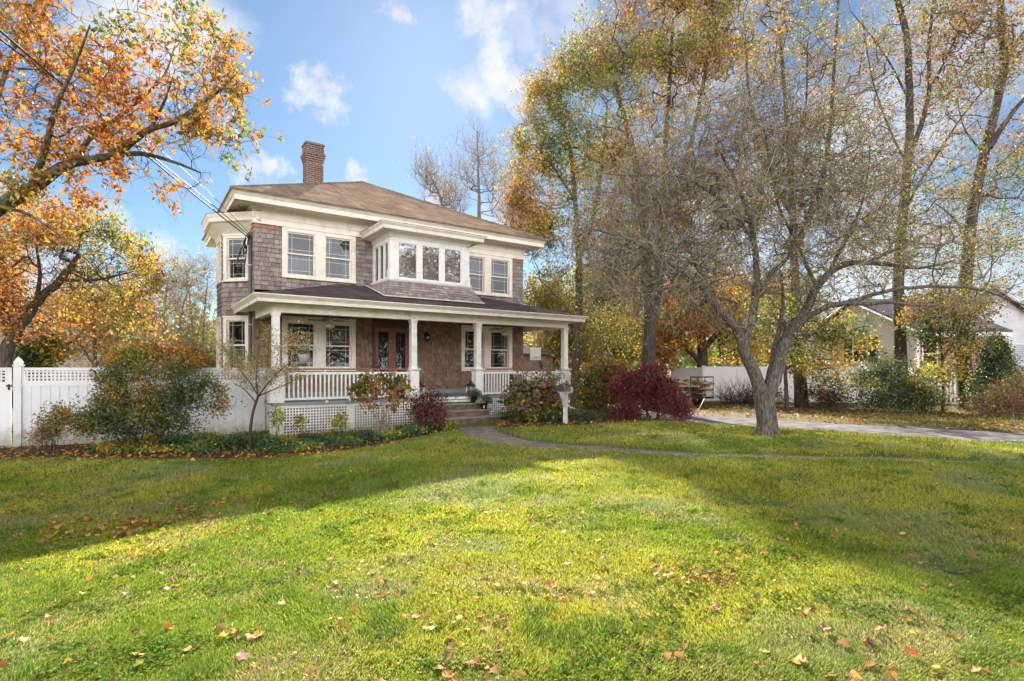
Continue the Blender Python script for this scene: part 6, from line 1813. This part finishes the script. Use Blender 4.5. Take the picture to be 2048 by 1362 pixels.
# ------------------------------------------------------------------ the old apple tree on the lawn
Ya = 13.4
t = Tree(60)
bx0 = base_at(1535, Ya)
t.limb(np.vstack([bx0 - np.array([0, 0, .1]), bx0 + np.array([0, 0, .06]), L3([(1534, 840), (1530, 810), (1528, 780)], Ya)]), .33, .25, n=3)
for i in range(len(t.pos)):     # root flare then an almost even trunk
    z = t.pos[i][2] - bx0[2]; t.rad[i] = .235 + .10 * math.exp(-max(z, 0) / .13) + .02 * max(0, z - .6)
la = L3([(1524, 790), (1512, 755), (1499, 726), (1488, 700), (1483, 681), (1470, 652), (1453, 633), (1431, 612), (1408, 560), (1386, 511)], Ya, [0, -.02, -.08, -.12, -.15, -.2, -.3, -.4, -.5, -.6]); t.limb(la, .165, .06, n=4, wob=.008)
t.limb(L3([(1489, 700), (1494, 668), (1505, 629), (1511, 592), (1513, 544), (1508, 480), (1500, 430), (1480, 385), (1462, 345), (1430, 290)], Ya, [-.1, -.05, .05, .1, .15, .2, .2, .1, 0, -.1]), .12, .03, n=4, wob=.01)
t.limb(L3([(1511, 592), (1523, 588), (1532, 560), (1550, 540), (1568, 524), (1600, 470), (1625, 400), (1650, 320), (1665, 250)], Ya, [.1, .15, .2, .3, .4, .6, .7, .9, 1.0]), .075, .02, n=4, wob=.01)
t.limb(L3([(1536, 790), (1550, 755), (1560, 722), (1568, 690), (1582, 660), (1608, 629), (1633, 576), (1657, 548), (1690, 528), (1730, 525), (1778, 530), (1850, 535), (1910, 520)], Ya, [0, .02, .05, .1, .1, .15, .3, .4, .5, .5, .5, .4, .3]), .17, .025, n=4, wob=.01)
t.limb(L3([(1530, 785), (1542, 734), (1552, 690), (1560, 650), (1566, 600), (1560, 540)], Ya, [.12, .25, .35, .45, .5, .55]), .085, .03, n=4, wob=.008)
t.limb(L3([(1570, 690), (1590, 655), (1625, 629), (1655, 614), (1685, 606), (1725, 608), (1755, 607), (1790, 605), (1840, 612), (1880, 610)], Ya, [.1, -.1, -.3, -.5, -.6, -.8, -.9, -1.0, -1.1, -1.2]), .085, .018, n=4, wob=.008)
t.limb(L3([(1665, 612), (1720, 597), (1760, 585), (1805, 577), (1870, 573), (1930, 575), (1980, 585), (2048, 610), (2100, 625)], Ya, [-.5, -.6, -.7, -.8, -.9, -1, -1, -1, -1]), .055, .015, n=4, wob=.008)
t.limb(L3([(1453, 633), (1440, 619), (1400, 570), (1360, 540), (1323, 517), (1294, 498), (1250, 475), (1213, 465), (1183, 458), (1147, 476)], Ya, [-.3, -.4, -.6, -.7, -.8, -.9, -.9, -1, -1, -1]), .07, .012, n=4, wob=.008)
t.limb(L3([(1508, 480), (1460, 420), (1420, 385), (1382, 362), (1330, 350), (1250, 351), (1200, 345)], Ya, [.2, .3, .4, .5, .5, .5, .5]), .05, .010, n=4, wob=.008)
t.limb(L3([(1657, 548), (1690, 480), (1720, 420), (1735, 350), (1740, 280)], Ya, [.4, .6, .8, .9, 1]), .05, .012, n=4, wob=.01)
t.limb(L3([(1730, 525), (1790, 500), (1850, 470), (1910, 440), (1940, 430)], Ya, [.5, .6, .7, .8, .8]), .035, .010, n=4, wob=.01)
t.limb(L3([(1386, 511), (1350, 450), (1310, 400), (1270, 400)], Ya, [-.6, -.6, -.6, -.6]), .045, .01, n=4, wob=.01)
t.limb(L3([(1633, 576), (1600, 500), (1560, 420), (1540, 330), (1530, 260)], Ya, [.3, .1, -.1, -.3, -.4]), .05, .012, n=4, wob=.01)
t.limb(L3([(1778, 560), (1830, 640), (1700, 570)][:2], Ya, [-.8, -1]), .01, .005, n=2) if False else None
g = np.random.default_rng(61)
A = blob_points(g, [(1250, 420, 90, 80, Ya, 1.8), (1330, 350, 100, 90, Ya, 2.2), (1420, 290, 100, 90, Ya, 2.4), (1520, 280, 110, 110, Ya, 2.6), (1620, 300, 90, 90, Ya, 2.4), (1300, 520, 110, 60, Ya, 1.8), (1400, 440, 110, 90, Ya, 2.2), (1520, 430, 110, 90, Ya, 2.4), (1640, 430, 100, 80, Ya, 2.4),
                     (1720, 380, 80, 80, Ya, 2), (1760, 480, 90, 60, Ya, 2), (1860, 510, 90, 50, Ya, 1.8, 3500), (1230, 600, 80, 35, Ya, 1.4, 2200), (1340, 610, 80, 40, Ya, 1.5, 3000), (1180, 500, 60, 60, Ya, 1.4, 2600), (1460, 560, 90, 50, Ya, 1.8), (1600, 540, 80, 50, Ya, 1.8), (1680, 590, 70, 35, Ya, 1.5, 2200), (1900, 600, 90, 30, Ya, 1.4, 2200), (1740, 280, 60, 50, Ya, 1.6, 1600), (1260, 540, 90, 60, Ya, 1.5, 5000), (1450, 640, 60, 30, Ya, 1.4, 1500), (1380, 560, 80, 50, Ya, 1.6, 5000), (1440, 380, 120, 100, Ya, 2.2, 6000)], 2100, .3)
t.grow(A, step=.35, up=.15, curve=.25, jit=.16); t.radii(.0052, .44, .06)
def lfmask(E): return np.random.default_rng(3).random(len(E)) < (.18 + .8 * sstep(E[:, 0], 4.0, 9.0))
make_plant('apple_tree', 'old spreading tree with thick forked scaly trunk and dense fine twigs on the lawn', 'tree', t, 'bark_grey',
           dict(n=3, spread=.05, size=.055, pal=[GR, YG, (.33, .33, .05), TN, YL, BR], wts=[1.2, 2.0, 2.0, 1.4, 1.2, 1.0], noise=.8, seed=61, keep=.7, mask=lfmask),
           dict(n=5, length=.62, r=.0070, up=.35, droop=.12), 'twig')

# ------------------------------------------------------------------ shrubs by the house
def shrub(name, lab, seed, px0, Y, blobs, nA, pal, wts, n=6, size=.05, stems=7, r=.012, spread=.06, keep=.9, bark='twig_dark', tw=dict(n=3, length=.2, r=.0028), cat='shrub', noise=.5, lm='leaf', wide=.12, aspect=1.6, shell=.4, tip=.003, step=.15, group=None, base_z=None, up=.1, droop=0, flat=0):
    t = Tree(seed); g = np.random.default_rng(seed + 900)
    b = base_at(px0, Y)
    if base_z is not None: b[2] = base_z
    A = blob_points(g, blobs, nA, shell)
    A = A[A[:, 2] > b[2] + .04]
    ctr = A.mean(0)
    for k in range(stems):
        e = A[g.integers(len(A))]; o = b + np.array([g.normal(0, wide), g.normal(0, wide), 0]); o[2] = b[2]
        m_ = o + (e - o) * .4 + np.array([0, 0, .25 * abs(e[2] - o[2])])
        s_i = len(t.pos)
        L = smooth_line(np.array([o, m_, o + (e - o) * .8]), 4)
        par = -1; idx = []
        for i, p in enumerate(L): t.pos.append(p); t.par.append(par); t.rad.append(r * (1 - .6 * i / (len(L) - 1))); t.fixed.append(True); par = len(t.pos) - 1; idx.append(par)
        t.lines.append(idx)
    t.grow(A, step=step, up=up, curve=.25, jit=.12); t.radii(tip, .42, r * .8)
    return make_plant(name, lab, cat, t, bark, dict(n=n, spread=spread, size=size, pal=pal, wts=wts, noise=noise, seed=seed, keep=keep, aspect=aspect, droop=droop, flat=flat, clump=(.35, .22, .5)), tw, bark, group, root=b, lm=lm, names=('stems', 'twigs', 'foliage'))
shrub('azalea_shrub', 'biggest green shrub with rusty orange top against the left fence', 70, 285, 12.3,
      [(175, 843, 62, 26, 12.0, .5), (255, 848, 80, 26, 12.0, .5), (235, 795, 60, 36, 12.2, .45), (310, 795, 70, 36, 12.3, .5), (225, 752, 46, 20, 12.4, .35), (405, 790, 46, 30, 12.3, .4), (330, 745, 70, 22, 12.5, .4), (350, 850, 50, 14, 12.2, .4), (118, 838, 24, 14, 12, .25, 350), (446, 812, 20, 12, 12.3, .25, 300)],
      780, [DG, (.09, .12, .03), GR, (.17, .17, .04), YG, (.36, .28, .07), (.34, .17, .06)], [1.4, 2.0, 2.4, 2.2, 1.8, 1.0, 1.0], n=6, size=.055, stems=16, r=.016, wide=.25, noise=.8, spread=.07)
shrub('climbing_plant', 'orange-brown and yellow leafy clump spilling over the fence top behind the big shrub', 71, 330, 13.9,
      [(330, 712, 75, 18, 13.9, .35), (265, 716, 50, 16, 13.9, .3), (375, 722, 40, 16, 13.9, .3), (230, 728, 40, 8, 13.9, .3)], 380, [YG, YL, O1, O1, O2, BR], [1.5, 1.8, 1.8, 1, .8, .8], n=6, size=.06, stems=8, cat='climber', noise=.6)
shrub('fern', 'brown dying fern at the foot of the left fence', 72, 98, 12.2, [(98, 862, 20, 18, 12.2, .2), (78, 876, 14, 8, 12.2, .2)], 60, [BR, TN, GD], [1, 1, .5], n=6, size=.05, stems=8, cat='fern', aspect=2.5, spread=.05)
# leaning sapling
t = Tree(73); Ys = 12.9
t.limb(np.vstack([base_at(499, Ys), L3([(501, 860), (505, 830), (512, 805), (517, 792)], Ys)]), .035, .028)
for pts in ([(517, 792), (535, 768), (560, 742), (590, 715), (606, 690), (612, 670)], [(517, 792), (500, 765), (484, 745), (470, 715)], [(517, 792), (512, 760), (515, 720), (520, 690)], [(517, 792), (545, 780), (570, 770), (590, 760)], [(512, 805), (490, 780), (465, 765)]):
    t.limb(L3(pts, Ys, [random.uniform(-.15, .15) * i for i in range(len(pts))]), .018, .004)
A = blob_points(np.random.default_rng(74), [(480, 725, 45, 35, Ys, .4), (560, 690, 50, 24, Ys, .4), (600, 685, 26, 20, Ys, .25), (520, 745, 55, 35, Ys, .45), (570, 755, 40, 22, Ys, .35), (455, 700, 22, 14, Ys, .2), (535, 665, 12, 8, Ys, .2), (600, 660, 6, 20, Ys, .1, 120)], 240, .4)
t.grow(A, step=.12, up=.2); t.radii(.0022, .42, .012)
make_plant('ornamental_sapling', 'slender leaning small tree with sparse tan leaves before the left porch corner', 'small tree', t, 'twig_dark',
           dict(n=3, spread=.04, size=.05, pal=[YG, GD, TN, O1, (.5, .42, .16)], wts=[1.5, 1.4, 1.8, .6, 1.6], noise=.5, seed=73, keep=.85, aspect=2.2), dict(n=4, length=.16, r=.0022), 'twig')
shrub('hydrangea_shrub', 'orange-red hydrangea on bare brown stems before the left porch railing', 75, 768, 13.9,
      [(765, 772, 45, 24, 13.9, .35), (798, 775, 22, 24, 13.9, .3), (732, 778, 24, 24, 13.9, .3), (765, 800, 50, 20, 13.9, .3), (712, 782, 14, 10, 13.8, .2), (745, 758, 22, 10, 13.9, .2), (770, 822, 40, 12, 13.9, .3, 300)], 125, [DG, GR, YG, GD, (.34, .14, .07), (.26, .08, .05), (.42, .20, .07)], [1.0, 1.2, 1.5, 1.5, 1.4, 1.0, 1.4], n=3, size=.115, stems=40, r=.006, wide=.14, bark='twig', spread=.07, keep=.75, noise=.4, tw=dict(n=2, length=.12, r=.0025), aspect=1.35)
shrub('red_shrub', 'small dark red leafed shrub left of the steps', 76, 855, 14.6,
      [(850, 812, 32, 24, 14.6, .3), (878, 800, 22, 16, 14.6, .2), (852, 838, 36, 18, 14.6, .3), (875, 830, 20, 16, 14.6, .2), (832, 825, 16, 20, 14.5, .2)], 170, [(.15, .03, .034), (.22, .045, .04), (.10, .024, .03), (.26, .09, .06)], [2, 1.5, 1.5, .7], n=5, size=.052, stems=10, r=.008, wide=.1, aspect=2.0, noise=.3)
hyd = shrub('hydrangea_shrub', 'broad green hydrangea with dried mauve flower heads right of the steps', 77, 1070, 16.7,
      [(1065, 790, 52, 30, 16.7, .6), (1035, 800, 26, 26, 16.7, .4), (1100, 785, 30, 30, 16.7, .4), (1075, 825, 55, 18, 16.6, .5), (1040, 765, 16, 12, 16.7, .3), (1115, 810, 22, 30, 16.7, .3)], 330, [DG, GR, GR, YG, YG, GD, BR], [1.6, 2.2, 2, 2, 1, .8, .7], n=5, size=.11, stems=22, r=.008, wide=.35, spread=.08, aspect=1.35, keep=.8)
gq = np.random.default_rng(78)
for (px, py) in ((1010, 790), (1020, 815), (1034, 762), (1045, 756), (1052, 775), (1060, 748), (1040, 790), (1066, 768), (1075, 790), (1084, 752), (1094, 744), (1088, 770), (1104, 765), (1112, 778), (1122, 752), (1100, 792), (1058, 805), (1028, 778), (1046, 812), (1118, 795), (1072, 815), (1132, 770)):
    p = at(px, py, 16.15 + gq.normal(0, .15)); r_ = .11 * gq.uniform(.8, 1.2); N_f = 130
    d = gq.normal(0, 1, (N_f, 3)); d /= np.linalg.norm(d, axis=1)[:, None]; d[:, 2] *= .75
    V, F, C_ = leaves(gq, d * r_, 1, .006, .032, [(.22, .10, .10), (.30, .15, .15), (.16, .08, .07), (.34, .20, .18)], [1, 1, 1, .6], noise=.3, aspect=1.1)
    o = mesh_np('flower_head', V, F, M['litter'], hyd, col=C_); o.location = tuple(p - np.array(hyd.location))
shrub('bronze_shrub', 'tall loose bronze and yellow shrub between the mailbox and the red maple', 79, 1215, 19.2,
      [(1200, 775, 42, 40, 19.2, .7), (1240, 770, 30, 36, 19.2, .6), (1180, 790, 26, 30, 19, .5), (1215, 740, 36, 18, 19.3, .5), (1210, 815, 50, 18, 19, .6)], 420, [DG, GR, YG, GD, O1, BR, BR], [1, 1.2, 1.8, 2, 1.4, 1.6, 1], n=6, size=.075, stems=20, r=.010, wide=.4, spread=.08, tw=dict(n=4, length=.25, r=.004))
shrub('japanese_maple', 'low domed crimson Japanese maple beside the driveway', 80, 1300, 17.6,
      [(1262, 755, 26, 10, 17.7, .4), (1298, 757, 30, 12, 17.6, .5), (1328, 775, 30, 18, 17.5, .5), (1352, 800, 22, 14, 17.5, .3), (1285, 785, 34, 20, 17.6, .5), (1370, 815, 10, 9, 17.4, .2, 260), (1240, 770, 16, 18, 17.6, .4), (1262, 815, 20, 12, 17.4, .4), (1325, 812, 24, 10, 17.4, .4), (1290, 765, 38, 14, 17.6, .5), (1356, 828, 7, 12, 17.4, .15, 90), (1240, 822, 14, 10, 17.3, .2, 120), (1310, 745, 30, 14, 17.6, .4)], 620,
      [(.19, .032, .036), (.27, .05, .05), (.10, .022, .026), (.40, .10, .09), (.18, .06, .045)], [2, 1.8, 1.4, 1.3, .8], n=12, size=.09, stems=9, r=.022, wide=.1, aspect=3.6, noise=.45, spread=.08, droop=.8, tw=dict(n=2, length=.22, r=.003, droop=.5), cat='small tree', shell=.45)
# low evergreen mounds and bedding
for k, (px, py, rx, ry, Y, lab) in enumerate(((1096, 838, 22, 10, 16.4, 'low dark green mound right of the steps, left of the mailbox post'), (1176, 836, 20, 10, 16.9, 'low dark green mound right of the mailbox post'), (825, 866, 16, 9, 13.9, 'small dark green mound at the foot of the red shrub'), (735, 872, 14, 8, 13.0, 'small dark mound in the bed below the orange hydrangea'))):
    shrub('evergreen_mound', lab, 81 + k, px, Y, [(px, py, rx, ry, Y, rx / FPX * Y)], 150, [DG, (.03, .06, .035), GR], [2, 2, .6], n=9, size=.032, stems=10, r=.004, wide=.1, spread=.03, lm='needle', tw=dict(n=2, length=.08, r=.0015), group='low evergreen mounds in the beds')
for k, (px, py, Y, h_) in enumerate(((556, 842, 13.7, 24), (600, 852, 13.2, 14), (680, 848, 13.3, 14), (900, 858, 14.7, 10))):
    shrub('perennial_plant', ('upright yellow-green leafy plant against the white porch corner', 'low yellow plant in front of the lattice, left part', 'low yellowing plant in front of the lattice, beneath the orange hydrangea', 'small straw plant at the foot of the steps')[k], 90 + k, px, Y,
          [(px, py - h_ * .3, 14, h_, Y, .15)], 46, [YG, YL, GR, (.42, .48, .07)], [2, 1.2, 1, 1.5], n=5, size=.07, stems=9, r=.004, wide=.06, spread=.04, aspect=2.2, tw=dict(n=1, length=.08, r=.002), cat='plant')
# potted mums on the steps
for k, (x, y, z, lab) in enumerate(((5.85, -.30, .555, 'potted dark green mum on the upper step'), (6.02, -.64, .365, 'potted pale-flecked mum on the lower step'))):
    wp = hw(x, y, z)
    t_ = empty('potted_mum', wp, 0, lab, 'potted plant', 'potted mums on the steps')
    m = MB(); m.lathe(0, 0, [(.085, 0), (.115, .19), (.125, .19), (.125, .215), (.105, .215)], 16); m.build('pot', M['terracotta'], t_)
    gm = np.random.default_rng(95 + k); d = gm.normal(0, 1, (380, 3)); d /= np.linalg.norm(d, axis=1)[:, None]; d *= (gm.random((380, 1)) ** .4) * np.array([[.27, .27, .19]]); d[:, 2] = np.abs(d[:, 2]) * 1.25 + .20
    V, F, C_ = leaves(gm, d, 6, .02, .028, [DG, (.03, .06, .04), GR] + ([(.5, .42, .34)] if k else [(.10, .05, .03)]), [2, 2, 1, .5], noise=.2); mesh_np('foliage', V, F, M['needle'], t_, col=C_)
    if k: m = MB(); m.box(-.02, .02, -.135, -.128, .03, .12); m.build('price_tag', mat('yellow_tag', (.55, .5, .12), .6), t_)
# trailing plant of the hanging basket
gm = np.random.default_rng(99); d = gm.normal(0, .1, (120, 3)); d[:, 2] = -1.28 + np.abs(d[:, 2]); V, F, C_ = leaves(gm, d, 3, .03, .05, [GR, YG, (.2, .3, .12)], [1, 1, 1], aspect=2.2); mesh_np('foliage', V, F, M['leaf'], HB, col=C_)
# ground cover and weeds in the bed
gx_, gy_ = fill([(-9.2, 11.9), (-5.9, 11.5), (-4.1, 11.9), (-2.9, 12.8), (-2.0, 14.5), (-2.0, 16.8), (-4, 15.0), (-6.2, 13.7), (-6.7, 15.1), (-9.5, 14.1)], 26000, 31)
kk = rng.random(len(gx_)) < sstep(fnoise(gx_, gy_, .8, 33), .22, .5) * (.35 + .65 * sstep(gy_ - (11.4 + .25 * (gx_ + 9.2)), .1, .8)); gx_, gy_ = gx_[kk], gy_[kk]
cc = np.stack([gx_, gy_, gz(gx_, gy_) + .03 + (.20 * fnoise(gx_, gy_, .5, 34)) * rng.random(len(gx_)) ** .4], 1)
V, F, C_ = leaves(np.random.default_rng(35), cc, 3, .04, .062, [DG, (.05, .13, .035), (.09, .20, .05), (.15, .25, .05), YG, YL], [1.4, 2.5, 2.8, 2.0, 1.2, .4], noise=.7, seed=36, aspect=1.7, flat=.6)
o = mesh_np('ground_cover', V, F, M['leaf'], col=C_); tag(o, kind='stuff')
gx_, gy_ = fill([(.0, 16.4), (1.5, 16.6), (3.6, 17.6), (5.0, 18.0), (3.6, 19.4), (1.6, 19.8), (-.6, 18.0)], 9000, 41)
cc = np.stack([gx_, gy_, gz(gx_, gy_) + .03 + .18 * rng.random(len(gx_))], 1)
V, F, C_ = leaves(np.random.default_rng(42), cc, 2, .05, .06, [DG, GR, YG, BR], [2, 2, 1, .6], noise=.7, seed=43, flat=.5)
o = mesh_np('ground_cover', V, F, M['leaf'], col=C_); tag(o, kind='stuff')
# ------------------------------------------------------------------ plants across the drive
shrub('green_shrub', 'spreading grey-green shrub at the foot of the tall straight right trunk', 110, 1790, 20.3,
      [(1770, 798, 50, 20, 20.3, .9), (1820, 792, 42, 24, 20.3, .9), (1800, 772, 40, 18, 20.5, .8), (1850, 802, 32, 16, 20.3, .7), (1745, 755, 40, 18, 20.6, .8, 600), (1775, 740, 30, 16, 20.6, .7, 350)], 520, [DG, GR, (.10, .15, .07), (.14, .19, .10), YG], [1.8, 2.4, 2, 1.5, .5], n=6, size=.07, stems=18, r=.014, wide=.6, spread=.12, tw=dict(n=3, length=.4, r=.004))
shrub('yellow_sapling', 'layered bright yellow sapling leaves in front of the straight right trunk', 111, 1855, 19.6,
      [(1850, 740, 38, 12, 19.6, .7), (1875, 755, 30, 12, 19.6, .6), (1825, 765, 24, 8, 19.6, .5), (1740, 765, 24, 10, 19.6, .4), (1860, 790, 30, 14, 19.6, .6)], 46, [YG, YL, (.52, .47, .06), GR], [2, 1.6, 1.6, 1], n=3, size=.10, stems=8, r=.012, wide=.3, spread=.09, flat=.7, cat='sapling')
t = Tree(112); b_ = base_at(1992, 20.2); t.limb(np.array([b_, b_ + [0, 0, 1.3], b_ + [0, 0, 2.5]]), .07, .02)
gg = np.random.default_rng(113); hh = gg.random(520) ** .8; an = gg.random(520) * 2 * PI; rr_ = (1 - hh) ** .8 * 1.05 * gg.random(520) ** .35
A = np.stack([b_[0] + rr_ * np.cos(an), b_[1] + rr_ * np.sin(an), b_[2] + .25 + hh * 2.45], 1); t.grow(A, step=.3, up=.5); t.radii(.005, .42, .03)
make_plant('holly_tree', 'dark evergreen cone-shaped holly near the right edge', 'tree', t, 'bark_dark', dict(n=6, spread=.08, size=.075, pal=[DG, (.025, .06, .03), GR], wts=[2, 2, 1], noise=.5, seed=112, keep=.9), dict(n=3, length=.22, r=.004), 'twig_dark', lm='needle')
shrub('dry_shrub', 'tangled tan and orange dried shrub at the right edge of the verge', 114, 2022, 18.6,
      [(2015, 808, 45, 22, 18.6, .8), (2045, 790, 30, 36, 18.6, .7), (1975, 815, 26, 14, 18.6, .5)], 240, [GR, YG, TN, O1, BR], [1, 1.3, 2, 1, 1.5], n=4, size=.065, stems=30, r=.007, wide=.5, bark='twig', spread=.1, tw=dict(n=6, length=.4, r=.003, up=.6))
shrub('dry_shrub', 'low rusty brush between the white fence and the dark trunk', 115, 1640, 22.2,
      [(1640, 790, 22, 18, 22.2, .6), (1665, 800, 26, 10, 22.2, .5), (1545, 792, 20, 14, 22.2, .5)], 110, [DG, GR, BR, O2], [1.5, 1, 1.4, .8], n=4, size=.075, stems=20, r=.007, wide=.5, spread=.1, tw=dict(n=4, length=.35, r=.004))
shrub('arching_shrub', 'tall arching bare-stemmed shrub behind the crimson maple', 116, 1195, 23.2,
      [(1215, 660, 40, 50, 23.2, 1.2), (1250, 650, 40, 45, 23.2, 1.2), (1185, 690, 30, 40, 23.2, 1), (1270, 690, 30, 30, 23.2, 1)], 260, [YG, YL, GR, GD], [2, 2, 1, 1], n=4, size=.10, stems=26, r=.016, wide=.4, bark='bark_pale', spread=.12, keep=.55, tw=dict(n=3, length=.5, r=.005, up=.6), step=.5)
shrub('fence_shrub', 'dark green bush beyond the fence beside the left orange trunk', 117, 95, 17.5, [(80, 700, 36, 40, 17.5, .8), (50, 720, 30, 24, 17.5, .7)], 190, [DG, GR, YG, YL], [1.5, 2, 1.5, .8], n=5, size=.10, stems=12, r=.012, wide=.4, spread=.12)
# ------------------------------------------------------------------ far wood on the horizon (one mass)
gf = np.random.default_rng(130); n = 16000
az = gf.uniform(-PI, PI, n); dist = gf.uniform(75, 130, n)
hh = (5 + 5 * fnoise(az * 60, dist * 0, 3.0, 131) + 7 * (np.abs(az) > 1.6)) * gf.random(n) ** .6
C_ = np.stack([np.sin(az) * dist, np.cos(az) * dist, hh], 1)
V, F, Cc = leaves(gf, C_, 5, 1.0, 1.0, [GR, YG, (.26, .18, .09), (.2, .15, .12), GD, (.30, .22, .16)], [1, 1.3, 1.5, 1.6, .8, 1], noise=9, seed=132, aspect=1.2)
o = mesh_np('distant_wood', V, F, M['litter'], col=Cc); tag(o, kind='stuff')
# street trees behind the camera: the windows mirror them
for k, (x, y, h_) in enumerate(((-3, -30, 13), (12, -34, 14), (24, -28, 11), (-16, -32, 12))):
    t = Tree(140 + k); b_ = np.array((x, y, -.1)); t.limb(np.array([b_, b_ + [.1, 0, h_ * .3], b_ + [-.1, .2, h_ * .6], b_ + [.2, 0, h_ * .85]]), .28, .05)
    A = b_ + np.array([0, 0, h_ * .62]) + np.random.default_rng(150 + k).normal(0, 1, (170, 3)) * np.array([2.3, 2.3, h_ * .17]); t.grow(A, step=.8, up=1); t.radii(.012, .46, .12)
    make_plant('street_tree', 'thinly leaved tree across the street behind the photographer', 'tree', t, 'bark_dark', dict(n=2, spread=.25, size=.2, pal=[BR, O1, GD], wts=[1, 1, 1], seed=k, keep=.4), dict(n=5, length=1.0, r=.012, up=.6), 'twig_dark', group='street trees behind the viewpoint')
